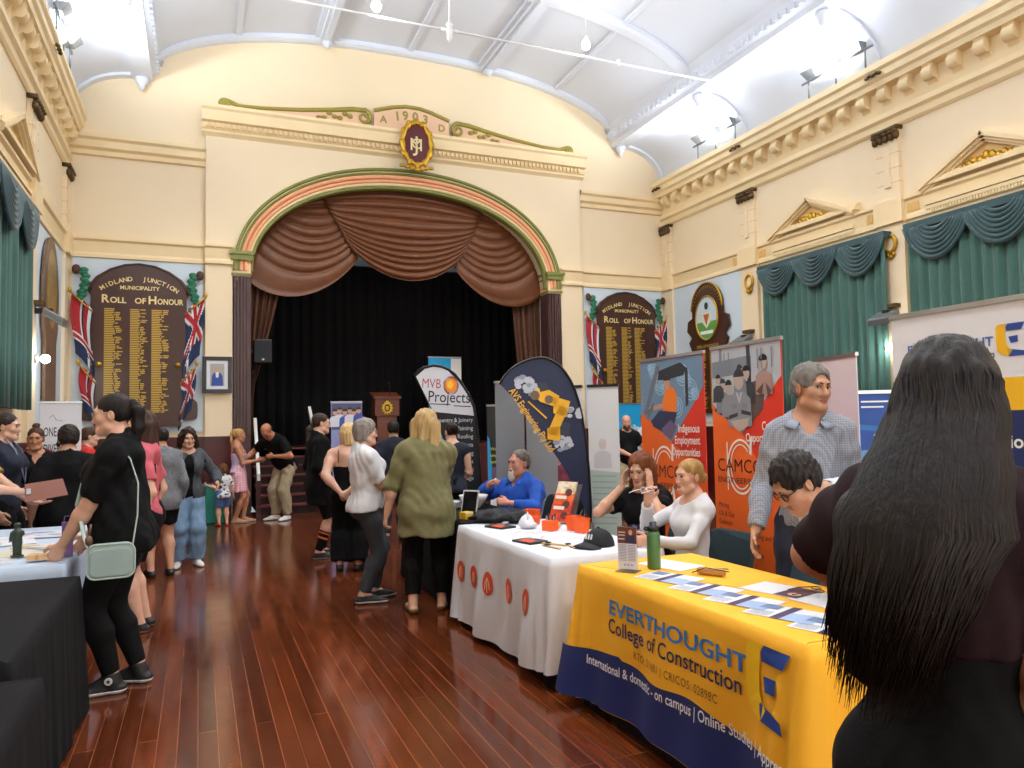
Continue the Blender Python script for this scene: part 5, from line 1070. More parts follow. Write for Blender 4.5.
# left table with maps
Rm = random.Random(12)
for k, (x, y, w_, h_, rz, c, lb) in enumerate(((-1.3, 5.35, .6, .5, .1, '#DDE3EE', 'large pale map sheet nearest the camera'), (-.95, 5.6, .42, .55, -.2, '#D5D3C4', 'sandy map sheet at the aisle side'), (-1.35, 6.1, .6, .5, .25, '#E2E7F0', 'pale map sheet in the middle of the spread'), (-1.0, 6.4, .5, .4, -.1, '#D9DDE8', 'pale map sheet at the far end of the table'), (-1.55, 5.7, .4, .45, .5, '#C9D6E6', 'blue tinted map sheet at the left edge'))):
    t = thing('map_sheet', lb, 'map', (x, y, LT+.0022*k), rz, 'maps on the pale blue cloth'); obj('sheet', MB().box((-w_/2, -h_/2, 0), (w_/2, h_/2, .0018)), mat('map_%d' % k, c, .5), t)
    b = MB(); it = []
    for q in range(9):
        cx, cy, r = Rm.uniform(-w_*.35, w_*.35), Rm.uniform(-h_*.35, h_*.35), Rm.uniform(.02, .07); it.append(([(cx+r*(1+.3*math.sin(3*a+q))*math.cos(a)*min(1, (w_/2-abs(cx))/r*.7), cy+r*(1+.3*math.sin(2*a+q))*math.sin(a)*.6*min(1, (h_/2-abs(cy))/r*.7)) for a in np.linspace(0, 2*PI, 14, endpoint=False)], q % 3))
    polys(b, lambda u, v, d=0: (u, v, .0019+d), it, d0=.0001); obj('map_print', b, [mat('map_sand', '#B9AC84', .6), mat('map_bluegrey', '#93A5BE', .6), mat('map_lilac', '#A7A4C4', .6)], t)
t = thing('tan_box', 'small tan carton at the near edge of the map table', 'box', (-.86, 5.12, LT+.012)); obj('carton', MB().box((-.05, -.035, 0), (.05, .035, .028)), mat('carton_tan', '#D1A878', .6), t); obj('tape', MB().box((-.008, -.036, .0), (.008, .036, .0285)), mat('tape_tan', '#B98D5C', .5), t)
t = thing('purple_bag', 'purple paper bag standing at the aisle corner of the map table', 'bag', (-.73, 5.25, LT+.004), .2); obj('body', MB().add([(-.028,-.03,0),(.028,-.03,0),(.028,.03,0),(-.028,.03,0),(-.03,-.012,.2),(.03,-.012,.2),(.03,.012,.2),(-.03,.012,.2)], [(0,3,2,1),(4,5,6,7),(0,1,5,4),(1,2,6,5),(2,3,7,6),(3,0,4,7)]), mat('bag_purple', '#7A5A9C', .5), t); obj('handle', MB().tube([(-.02, 0, .2), (-.015, 0, .235), (.015, 0, .235), (.02, 0, .2)], .003, 5), mat('bag_purple', ''), t)
t = thing('hand_pliers', 'dark blue tool lying at the left edge of the map table', 'tool', (-1.17, 5.12, LT+.012), .3); obj('jaw', MB().tube([(-.08, 0, .01), (-.02, .01, .015), (.03, .04, .01)], .012, 6), mat('tool_navy', '#20304A', .5), t, True); obj('grip', MB().tube([(-.02, .01, .015), (.05, -.03, .012)], .01, 6), mat('tool_navy', ''), t, True)
# chairs and bin
def chair(x, y, rz, seat, label, m, h=.84, back=.36):
    t = thing('stacking_chair', label, 'chair', (x, y, 0), rz); W = .22
    def rr(u0, u1, v0, v1, r): return [(u1-r+r*math.cos(a), v1-r+r*math.sin(a)) for a in np.linspace(0, PI/2, 5)]+[(u0+r+r*math.cos(a), v1-r+r*math.sin(a)) for a in np.linspace(PI/2, PI, 5)]+[(u0+r+r*math.cos(a), v0+r+r*math.sin(a)) for a in np.linspace(PI, 1.5*PI, 5)]+[(u1-r+r*math.cos(a), v0+r+r*math.sin(a)) for a in np.linspace(1.5*PI, 2*PI, 5)]
    obj('seat', MB().prism(rr(-W, W, -.2, .22, .06), lambda u, v, d: (u, v, seat-.04+d), .05), m, t, bevel=.012)
    obj('backrest', MB().prism(rr(-W, W, h-back, h, .08), lambda u, v, d: (u, -.2-.12*(v-seat)/.45-d+.03*(u/W)**2, v), .035), m, t, bevel=.01)
    for s in (-1, 1):
        obj('leg', MB().tube([(s*.19, .17, seat-.03), (s*.22, .22, 0)], .012, 8), M_alu, t); obj('leg', MB().tube([(s*.19, -.17, seat-.03), (s*.22, -.26, 0)], .012, 8), M_alu, t); obj('back_support', MB().tube([(s*.17, -.15, seat-.03), (s*.18, -.22, seat+.1), (s*.17, -.27, h-.15)], .011, 8), M_alu, t)
    return t
M_teal = mat('teal_plastic', '#123C4E', .5); M_dkc = mat('dark_teal_fabric', '#1B3238', .7)
chair(2.70, 3.0, PI/2, .45, 'teal plastic chair behind the yellow table', M_teal); chair(3.05, 6.92, PI/2-.1, .45, 'dark teal chair of the bearded man in blue', M_dkc, .82); chair(3.14, 4.76, PI/2, .45, 'dark chair of the woman holding her head', M_dkc, .8); chair(3.07, 4.15, PI/2+.1, .45, 'dark chair of the fair-haired woman in white', M_dkc, .8)
t = chair(3.3, 8.3, 2.4, .45, 'white plastic chair beyond the bearded man', mat('white_plastic', '#DADBDE', .4), .9, .42)
chair(3.98, 8.1, PI/2, .45, 'dark chair of the person in maroon behind the navy flag', M_dkc, .8)
t = thing('green_bin', 'teal green fabric bin on the floor beside the child', 'bin', (.2, 13.55, 0)); obj('body', MB().add([(-.24,-.2,0),(.24,-.2,0),(.24,.2,0),(-.24,.2,0),(-.22,-.18,.62),(.22,-.18,.62),(.22,.18,.62),(-.22,.18,.62)], [(0,3,2,1),(4,5,6,7),(0,1,5,4),(1,2,6,5),(2,3,7,6),(3,0,4,7)]), mat('bin_teal', '#147A66', .6), t, bevel=.015); obj('rim', MB().tube([(-.22, -.18, .62), (.22, -.18, .62), (.22, .18, .62), (-.22, .18, .62)], .015, 6, closed=True), mat('bin_teal', ''), t)
# ---------------------------------------------------------------- people: one smooth skin surface per body, clothing grown on the same skeleton
def npv(*a): return np.array(a, float)
def unit(v): v = np.asarray(v, float); return v/(np.linalg.norm(v)+1e-12)
def cone(a, b, ra, rb, flat=None): return dict(t='c', a=np.asarray(a, float), b=np.asarray(b, float), ra=ra, rb=rb, flat=flat)
def ell(c, r, M=None): return dict(t='e', c=np.asarray(c, float), r=np.asarray(r, float)*np.ones(3), M=M)
def grp(p, k=.03, uk=.02, cuts=(), sub=(), sk=.01): return dict(p=p, k=k, uk=uk, cuts=list(cuts), sub=list(sub), sk=sk)
def pbox(p, pad):
    if p['t'] == 'c':
        m = max(p['ra'], p['rb'])*1.02+pad; return np.minimum(p['a'], p['b'])-m, np.maximum(p['a'], p['b'])+m
    m = p['r'].max()+pad if p['M'] is not None else p['r']+pad; return p['c']-m, p['c']+m
def pev(p, X, Y, Z):
    if p['t'] == 'c':
        a, b = p['a'], p['b']
        if p['flat'] is not None:
            ax, s = p['flat']; ax = unit(ax); q = 1/s-1; dd = (X-a[0])*ax[0]+(Y-a[1])*ax[1]+(Z-a[2])*ax[2]
            X, Y, Z = X+ax[0]*dd*q, Y+ax[1]*dd*q, Z+ax[2]*dd*q; b = b+ax*((b-a)@ax)*q
        ba = b-a; L = ba@ba+1e-12
        t = np.clip(((X-a[0])*ba[0]+(Y-a[1])*ba[1]+(Z-a[2])*ba[2])/L, 0, 1)
        return np.sqrt((X-a[0]-t*ba[0])**2+(Y-a[1]-t*ba[1])**2+(Z-a[2]-t*ba[2])**2)-(p['ra']+t*(p['rb']-p['ra']))
    x, y, z = X-p['c'][0], Y-p['c'][1], Z-p['c'][2]
    if p['M'] is not None: M = p['M']; x, y, z = M[0, 0]*x+M[1, 0]*y+M[2, 0]*z, M[0, 1]*x+M[1, 1]*y+M[2, 1]*z, M[0, 2]*x+M[1, 2]*y+M[2, 2]*z
    r = p['r']; k0 = np.sqrt((x/r[0])**2+(y/r[1])**2+(z/r[2])**2)+1e-9; k1 = np.sqrt((x/r[0]**2)**2+(y/r[1]**2)**2+(z/r[2]**2)**2)+1e-9
    return k0*(k0-1)/k1
def smin(a, b, k): h = np.maximum(k-np.abs(a-b), 0)/k; return np.minimum(a, b)-h*h*k*.25
def smax(a, b, k): return -smin(-a, -b, k)
def field(groups, lo, hi, cell, disp=None):
    n = np.ceil((hi-lo)/cell).astype(int)+1; D = np.full(n, 1.0, np.float32); ax = [lo[i]+cell*np.arange(n[i]) for i in range(3)]
    def sl(a, b):
        i0 = np.clip(np.floor((a-lo)/cell).astype(int), 0, n); i1 = np.clip(np.ceil((b-lo)/cell).astype(int)+1, 0, n); return i0, i1
    def crd(i0, i1): return ax[0][i0[0]:i1[0], None, None], ax[1][None, i0[1]:i1[1], None], ax[2][None, None, i0[2]:i1[2]]
    for g in groups:
        pad = g['k']+g['uk']+2.5*cell; bb = [pbox(p, pad) for p in g['p']]
        a = np.min([b[0] for b in bb], 0); b = np.max([b[1] for b in bb], 0); i0, i1 = sl(a, b)
        if (i1 <= i0).any(): continue
        G = np.full(i1-i0, 1.0, np.float32)
        for p, (pa, pb) in zip(g['p'], bb):
            j0, j1 = sl(pa, pb)
            if (j1 <= j0).any(): continue
            s = tuple(slice(j0[i]-i0[i], j1[i]-i0[i]) for i in range(3)); G[s] = smin(G[s], pev(p, *crd(j0, j1)), g['k'])
        for c in g['cuts']:
            o, nn = c[0], c[1]; X, Y, Z = crd(i0, i1); G = smax(G, (X-o[0])*nn[0]+(Y-o[1])*nn[1]+(Z-o[2])*nn[2], .006).astype(np.float32)
        for p in g['sub']:
            j0, j1 = sl(*pbox(p, g['sk']+2*cell)); j0 = np.maximum(j0, i0); j1 = np.minimum(j1, i1)
            if (j1 <= j0).any(): continue
            s = tuple(slice(j0[i]-i0[i], j1[i]-i0[i]) for i in range(3)); G[s] = smax(G[s], -pev(p, *crd(j0, j1)), g['sk'])
        s = tuple(slice(i0[i], i1[i]) for i in range(3)); D[s] = smin(D[s], G, g['uk'])
    if disp is not None:
        X, Y, Z = crd(np.zeros(3, int), n); D = D+disp(X, Y, Z).astype(np.float32)
    D[0], D[-1] = 1, 1; D[:, 0], D[:, -1] = 1, 1; D[:, :, 0], D[:, :, -1] = 1, 1
    return D
def nets(D, lo, cell):
    ins = D < 0; n = np.array(D.shape); cnt = np.zeros(n-1, np.int8); C8 = [(i, j, k) for i in (0, 1) for j in (0, 1) for k in (0, 1)]
    for i, j, k in C8: cnt += ins[i:n[0]-1+i, j:n[1]-1+j, k:n[2]-1+k]
    act = np.argwhere((cnt > 0) & (cnt < 8))
    if not len(act): return np.zeros((0, 3)), np.zeros((0, 4), int)
    idx = np.full(n-1, -1, np.int32); idx[tuple(act.T)] = np.arange(len(act))
    V = np.zeros((len(act), 3)); c = np.zeros(len(act)); val = {o: D[tuple((act+o).T)] for o in C8}
    for a in C8:
        for ax in range(3):
            if a[ax]: continue
            b = list(a); b[ax] = 1; b = tuple(b); d0, d1 = val[a], val[b]; m = (d0 < 0) != (d1 < 0)
            t = np.where(m, d0/np.where(m, d0-d1, 1), 0); p = np.zeros((len(act), 3)); p[:] = a; p[:, ax] += t
            V[m] += p[m]; c[m] += 1
    V = lo+cell*(act+V/c[:, None]); F = []
    for ax in range(3):
        u, v = (ax+1) % 3, (ax+2) % 3; s0 = [slice(None)]*3; s1 = [slice(None)]*3; s0[ax] = slice(0, -1); s1[ax] = slice(1, None)
        e = np.argwhere(ins[tuple(s0)] != ins[tuple(s1)]); e = e[(e[:, u] > 0) & (e[:, v] > 0) & (e[:, u] < n[u]-1) & (e[:, v] < n[v]-1)]
        if not len(e): continue
        du = np.zeros(3, int); du[u] = 1; dv = np.zeros(3, int); dv[v] = 1
        q = np.stack([idx[tuple((e-du-dv).T)], idx[tuple((e-dv).T)], idx[tuple(e.T)], idx[tuple((e-du).T)]], 1)
        fl = ins[tuple(e.T)]; q[~fl] = q[~fl][:, ::-1]; F.append(q)
    F = np.concatenate(F); return V, F[(F >= 0).all(1)]
def bounds(groups, pad):
    bb = [pbox(p, pad) for g in groups for p in g['p']]; return np.min([b[0] for b in bb], 0), np.max([b[1] for b in bb], 0)
def grow(groups, cell, disp=None, lo=None, hi=None):
    a, b = bounds(groups, .02+2*cell)
    if lo is not None: a = np.maximum(a, lo)
    if hi is not None: b = np.minimum(b, hi)
    return nets(field(groups, a, b, cell, disp), a, cell)
def meshobj(name, V, F, mats, parent=None, mi=None):
    me = bpy.data.meshes.new(name); F = np.asarray(F); me.vertices.add(len(V)); me.vertices.foreach_set('co', np.asarray(V, np.float32).ravel())
    me.loops.add(F.size); me.loops.foreach_set('vertex_index', F.astype(np.int32).ravel()); me.polygons.add(len(F)); me.polygons.foreach_set('loop_start', np.arange(0, F.size, 4, dtype=np.int32)); me.polygons.foreach_set('loop_total', np.full(len(F), 4, np.int32))
    mats = mats if isinstance(mats, (list, tuple)) else [mats]
    for m in mats: me.materials.append(m)
    if mi is not None: me.polygons.foreach_set('material_index', np.asarray(mi, np.int32))
    me.polygons.foreach_set('use_smooth', np.ones(len(F), bool)); me.update(calc_edges=True); me.validate()
    o = bpy.data.objects.new(name, me); C.objects.link(o)
    if parent is not None: o.parent = parent
    return o
def RZ(a): c, s = math.cos(a), math.sin(a); return np.array([[c, -s, 0], [s, c, 0], [0, 0, 1.]])
def RX(a): c, s = math.cos(a), math.sin(a); return np.array([[1., 0, 0], [0, c, -s], [0, s, c]])
def RY(a): c, s = math.cos(a), math.sin(a); return np.array([[c, 0, s], [0, 1., 0], [-s, 0, c]])
rad = math.radians
def ik(a, t, l1, l2, hint):
    d = t-a; L = np.linalg.norm(d); 
    if L > (l1+l2)*.995: t = a+d/L*(l1+l2)*.995; d = t-a; L = np.linalg.norm(d)
    u = d/L; c = (l1*l1-l2*l2+L*L)/(2*L); h = math.sqrt(max(1e-8, l1*l1-c*c)); w_ = hint-u*(hint@u); w_ = unit(w_); return a+u*c+w_*h, t
def wrinkle(seed, amp, f=1.0, lim=None):
    r = np.random.default_rng(seed); K = [(r.normal(size=3)*f*npv(28, 28, 16), r.uniform(0, 6)) for _ in range(5)]
    def d(X, Y, Z):
        w_ = sum(np.sin(k[0]*X+k[1]*Y+k[2]*Z+p+1.5*np.sin(9*Z*f+p)) for k, p in K); return amp*w_/2.2
    return d
RES = dict(near=(.0085, .0036, .0036), mid=(.012, .0048, .0055), far=(.016, .0075, None))
SK = {}
def skin(h): return mat('skin_'+h, h, .5, bump=(120, .05), var=(14, .05), sss=.12)
def person(label, loc, face, H, P=None, wear=(), hair=None, tone='#C99A80', res='mid', group=None, cat='person'):
    """face: heading in degrees, 0 looks along +y (away from the camera), 90 looks along -x. P: pose. wear: garments."""
    P = dict(P or {}); s = H; fem = P.get('fem', 0); bw, dw, hw = P.get('bw', .92 if fem else 1), P.get('dw', 1), P.get('hw', 1.04 if fem else 1); lw = P.get('lw', 1); aw = P.get('aw', .9 if fem else 1)
    pel = npv(*P.get('pelvis', (0, 0, .525*s))); T = RZ(rad(P.get('twist', 0)))@RY(rad(P.get('side', 0)))@RX(-rad(P.get('lean', 0))); Tp = RZ(rad(P.get('htwist', 0)))@RX(-rad(P.get('plean', P.get('lean', 0)*.35)))
    t_ = lambda x, y, h: pel+T@(npv(x, y, h)*s); tp = lambda x, y, h: pel+Tp@(npv(x, y, h)*s)
    up = T[:, 2]; nb = t_(0, -.012, .297)
    Mh = RZ(rad(P.get('hyaw', 0)))@RX(-rad(P.get('hpitch', 5)))@RY(rad(P.get('hroll', 0))); hs = P.get('head', 1)*s*.135/.232
    hc = nb+(.55*T+.45*Mh)@npv(0, .022, .098)*s; h_ = lambda x, y, z: hc+Mh@(npv(x, y, z)*hs)
    J = {}
    for sd, k in ((-1, 'L'), (1, 'R')):
        sh = t_(sd*.097*bw, -.006, .258-.01*P.get('droop', 0)); d = P.get('hand'+k, None)
        wr = npv(*d) if d is not None else pel+npv(sd*(.095*bw+.033*hw)*s, .02*s, -.03*s)
        hint = T@npv(*P.get('elb'+k, (sd*.22, -1, -.15))); el, wr = ik(sh, wr, .168*s, .150*s, hint)
        hip = tp(sd*.05, 0, -.012); an = npv(*P.get('foot'+k, (sd*.062*s, .0, .045*s))); kn, an = ik(hip, an, .247*s, .243*s, npv(*P.get('knee'+k, (sd*.1, 1, .0))))
        J[k] = dict(sd=sd, sh=sh, el=el, wr=wr, hip=hip, kn=kn, an=an, toe=rad(P.get('toe'+k, -sd*12)))
    # --- skin prims
    def torso(e=0, belt=0):
        q = [ell(tp(0, 0, .0), npv(.088*hw, .064*dw, .075)*s+e, Tp), ell(t_(0, .004, .09), npv(.074*bw, .056*dw, .10)*s+e, T), ell(t_(0, 0, .195), npv(.086*bw, .061*dw, .105)*s+e, T),
             cone(t_(-.075*bw, -.006, .255), t_(.075*bw, -.006, .255), .036*s+e*.8, .036*s+e*.8), cone(t_(0, -.02, .255), nb+up*.02*s, .05*s*bw+e*.8, .034*s+e*.5)]+[cone(t_(sd*.03, -.014, .29), t_(sd*.085*bw, -.008, .268), .026*s+e*.7, .026*s+e*.7) for sd in (-1, 1)]
        for sd in (-1, 1):
            q.append(ell(tp(sd*.042*hw, -.03*dw, -.025), npv(.05*hw, .047*dw, .052)*s+e, Tp))
            if P.get('bust'): q.append(ell(t_(sd*.042*bw, .045*dw, .2), npv(.042, .04, .042)*s*P['bust']+e, T))
        if P.get('belly'): q.append(ell(t_(0, .03*dw, .075), npv(.07*bw, .052*P['belly'], .085)*s+e, T))
        return q
    def arm(k, e0=0, e1=0, part='uf'):
        j = J[k]; q = []
        if 'u' in part: m = j['sh']+(j['el']-j['sh'])*.35; q += [cone(j['sh'], m, .0285*s*aw+e0, .0295*s*aw+e0*.7+e1*.3), cone(m, j['el'], .0295*s*aw+e0*.7+e1*.3, .0235*s*aw+e1)]
        if 'f' in part: m = j['el']+(j['wr']-j['el'])*.3; q += [cone(j['el'], m, .0235*s*aw+e0, .0245*s*aw+e0), cone(m, j['wr'], .0245*s*aw+e0, .0155*s+e1)]
        return q
    def leg(k, e0=0, e1=0, e2=None, part='tc'):
        j = J[k]; e2 = e1 if e2 is None else e2; q = []
        if 't' in part: q += [cone(j['hip']-up*.0*s, j['hip']+(j['kn']-j['hip'])*.3, .052*s*lw+e0, .05*s*lw+e0*.7+e1*.3), cone(j['hip']+(j['kn']-j['hip'])*.3, j['kn'], .05*s*lw+e0*.7+e1*.3, .034*s*lw+e1)]
        if 'c' in part: m = j['kn']+(j['an']-j['kn'])*.32+npv(0, -.006*s, 0)*(1 if P.get('stand', 1) else 0); q += [cone(j['kn'], m, .034*s*lw+e1, .035*s*lw+e1*.7+e2*.3), cone(m, j['an'], .035*s*lw+e1*.7+e2*.3, .0215*s+e2)]
        return q
    def foot(k, e=0):
        j = J[k]; f = RZ(j['toe'])@npv(0, 1, 0); a = j['an']; z = a[2]-.045*s
        heel = npv(a[0], a[1], z+.02*s)-f*.022*s; ball = npv(a[0], a[1], z+.017*s)+f*.075*s; toe = npv(a[0], a[1], z+.013*s)+f*.118*s
        return [cone(a, heel+f*.01*s, .021*s+e, .02*s+e), cone(heel, ball, .019*s+e, .023*s+e, ((0, 0, 1), .75)), cone(ball, toe, .0235*s+e, .016*s+e, ((0, 0, 1), .6)), cone(a+f*.01*s, ball, .02*s+e, .015*s+e)]
    def hand(k):
        j = J[k]; d = unit(npv(*P['hdir'+k])) if 'hdir'+k in P else unit(j['wr']-j['el']); pn = npv(*P.get('palm'+k, (-j['sd'], .25, 0))); pn = unit(pn-d*(pn@d)); sdv = np.cross(pn, d)*1.0
        th = 1 if (np.cross(d, pn)@npv(0, 0, 0)) else 1; c = rad(P.get('curl'+k, 22)); q = s/1.75; w0 = j['wr']; rad_dir = np.cross(d, pn)*j['sd']   # thumb side
        if k+'thumb' in P: rad_dir = unit(npv(*P[k+'thumb'])-d*(npv(*P[k+'thumb'])@d))
        kn_ = w0+d*.088*q; pal = [cone(w0, w0+d*.03*q, .021*q, .028*q, (pn, .62)), cone(w0+d*.03*q, kn_-d*.01*q, .03*q, .036*q, (pn, .42)), cone(w0+d*.025*q+rad_dir*.018*q, w0+d*.055*q+rad_dir*.02*q, .015*q, .012*q)]
        gs = [grp(pal, .015, .012)]
        for i, (o, L, r) in enumerate(((.030, .068, .0088), (.010, .078, .009), (-.010, .072, .0087), (-.029, .056, .0076))):
            b = w0+d*(.086-.004*abs(i-1.2))*q+rad_dir*o*q; ang = c*(.8+.12*i); pts = [b-d*.02*q]; a_ = 0
            for jn, fr in enumerate((.45, .32, .23)): a_ += ang*(.7 if jn == 0 else 1); pts.append((pts[-1] if jn else b)+(d*math.cos(a_)+pn*math.sin(a_)+rad_dir*(.12-.07*i)*.6)*L*fr*q)
            gs.append(grp([cone(pts[n], pts[n+1], r*q*(1-.08*n), r*q*(1-.08*(n+1))) for n in range(3)], .006, .006))
        t0 = w0+d*.028*q+rad_dir*.024*q; t1 = t0+(d*.6+rad_dir*.75+pn*.25)*.034*q; t2 = t1+(d*.85+rad_dir*.3+pn*(.25+.3*math.sin(c)))*.03*q; t3 = t2+(d*.9+pn*.35)*.022*q
        gs.append(grp([cone(t0, t1, .0125*q, .0105*q), cone(t1, t2, .0105*q, .0095*q), cone(t2, t3, .0092*q, .0075*q)], .008, .01)); return gs
    heavy = P.get('jowl', 0)-.9*fem; nkk = P.get('nk', .84 if fem else 1)
    def headp():
        E = lambda c, r, a=None: ell(h_(*c), npv(*r)*hs, Mh if a is None else Mh@a); q = []
        main = [E((0, -.014, .036), (.073, .094, .080)), E((0, .022, -.03), (.060+.006*heavy, .066, .078)), E((0, .030, -.072), (.047+.014*heavy, .05, .038+.006*heavy)), cone(h_(-.012, .074, -.1), h_(.012, .074, -.1), .016*hs, .016*hs),
                cone(h_(-.032, .080, .024), h_(.032, .080, .024), .0115*hs*(1-.25*fem), .0115*hs*(1-.25*fem))]
        for sd in (-1, 1): main += [E((sd*.037, .062, -.024), (.024, .022, .022)), cone(h_(sd*.05, .02, -.075), h_(sd*.02, .068, -.095), .02*hs, .016*hs)]
        g1 = grp(main, .03*hs, .02*hs, sub=[ell(h_(sd*.031, .1, .003), npv(.0165, .02, .0115)*hs, Mh) for sd in (-1, 1)], sk=.012*hs)
        nz = P.get('nose', .8 if fem else .95); nose = [cone(h_(0, .086, .012), h_(0, .099+.005*nz, -.031), .0075*hs, .0118*hs*nz), E((0, .095, -.036), (.018*nz, .012, .0085))]
        g2 = grp(nose, .012*hs, .012*hs)
        g3 = grp([E((0, .089, -.060), (.023, .010, .0052)), E((0, .0875, -.0695), (.019, .010, .0062))], .003*hs, .005*hs)
        g4 = grp([E((sd*.075, -.008, -.012), (.010, .019, .031), RY(sd*.18)@RZ(sd*-.35)) for sd in (-1, 1)], .004*hs, .006*hs, sub=[ell(h_(sd*.086, -.004, -.008), npv(.006, .009, .018)*hs, Mh) for sd in (-1, 1)], sk=.006)
        g5 = grp([cone(nb-up*.01*s, h_(0, -.022, -.06), .036*s*nkk, .031*s*nkk), cone(nb+T@npv(0, .024, -.005)*s, h_(0, .012, -.085), .019*s*nkk, .02*s*nkk)], .03, .025)
        return [g1, g5, g2, g3, g4]
    hd = headp(); bodyg = [grp(torso(), .04*s, .03)]+[grp(arm(k), .02, .025) for k in 'LR']+[grp(leg(k), .03, .035) for k in 'LR']+[grp(foot(k), .012, .015) for k in 'LR']
    hands = {k: hand(k) for k in 'LR'} if not P.get('nohands') else {}
    cb, ch, chd = RES[res]; allg = bodyg+hd+[g for k in hands for g in hands[k]]
    V, F = grow(allg, cb)
    boxes = [(bounds(hd[:1]+hd[2:], .004), ch)]
    if chd:
        for k in hands: boxes.append((bounds(hands[k], .012), chd))
    Vs, Fs = [], []; keep = np.ones(len(F), bool)
    for (a, b), c in boxes:
        m = 2.2*cb; inn = ((V > a+m) & (V < b-m)).all(1); keep &= ~inn[F].all(1)
        a, b = a-.004, b+.004; v, f = nets(field(allg, a, b, c), a, c); Vs.append(v); Fs.append(f)
    F = F[keep]; o = len(V); Va, Fa = [V], [F]
    for v, f in zip(Vs, Fs):
        # drop the capping faces on the box sides
        Va.append(v); Fa.append(f+o); o += len(v)
    V = np.concatenate(Va); F = np.concatenate(Fa)
    # lips take a redder tint, the rest is skin
    lc = (V-hc)@Mh/hs; lip = (np.abs(lc[:, 0]) < .023) & (lc[:, 1] > .083) & (lc[:, 2] < -.0555) & (lc[:, 2] > -.0765) & (np.abs(lc[:, 0]) < .026-.9*np.abs(lc[:, 2]+.065)); mi = lip[F].all(1).astype(int)
    ms = skin(tone); root = meshobj('person', V, F, [ms, mat('lip_'+tone, P.get('lip', '#A8605A'), .45)], None, mi)
    root.location = loc; root.rotation_euler = (0, 0, rad(face)); tag(root, label, cat, group)
    if chd or res == 'mid':
        eb = MB(); iris = MB(); bc = h_(0, 0, 0)
        for sd in (-1, 1):
            c = h_(sd*.031, .0745, .003); e = MB(); e.ball(c, .0125*hs, 8); look = Mh@unit(npv(P.get('look', (0, 0))[0], 1, P.get('look', (0, 0))[1])); eo = obj('eye', e, mat('eye_white', '#CFC8C0', .25), root, True)
            e = MB(); e.ball(c+look*.0072*hs, .0068*hs, 8); obj('iris', e, mat('iris_dark', '#2A1A12', .2), eo, True)
            lid = MB(); lid.tube([h_(sd*.031+.0155*math.cos(a), .0895-.004*abs(math.cos(a)), .003+.0085*math.sin(a)) for a in np.linspace(PI*.02, PI*.98, 9)], .0022*hs, 5); obj('eyelid', lid, mat('lash_dark', '#3A2620', .6), eo, True)
            b_ = MB(); b_.tube([h_(sd*(.012+.034*t), .0965-.018*t*t, .021+.006*math.sin(t*2.6)) for t in np.linspace(0, 1, 7)], [.003*hs*P.get('brow', 1)*(1-.4*t) for t in np.linspace(0, 1, 7)], 6); obj('eyebrow', b_, mat('brow_'+P.get('browc', '#2A1C16'), P.get('browc', '#2A1C16'), .7), root, True)
    # --- hair
    if hair: make_hair(root, hair, h_, hs, Mh, T, t_, nb, s, ch if res != 'near' else .0042)
    G = dict(torso=torso, arm=arm, leg=leg, foot=foot, J=J, t_=t_, tp=tp, up=up, T=T, Tp=Tp, nb=nb, s=s, h_=h_, hs=hs, Mh=Mh, P=P, pel=pel)
    cw = dict(near=.0085, mid=.011, far=.015)[res]
    for k, w_ in enumerate(wear): garment(root, w_, G, cw, k)
    return root, G
HAIRS = {}
def hairmat(h):
    n = 'hair_'+h
    return mat(n, h, .55, bump=(90, .5), var=(30, .35), stretch=(1, 1, .12), spec=.25)
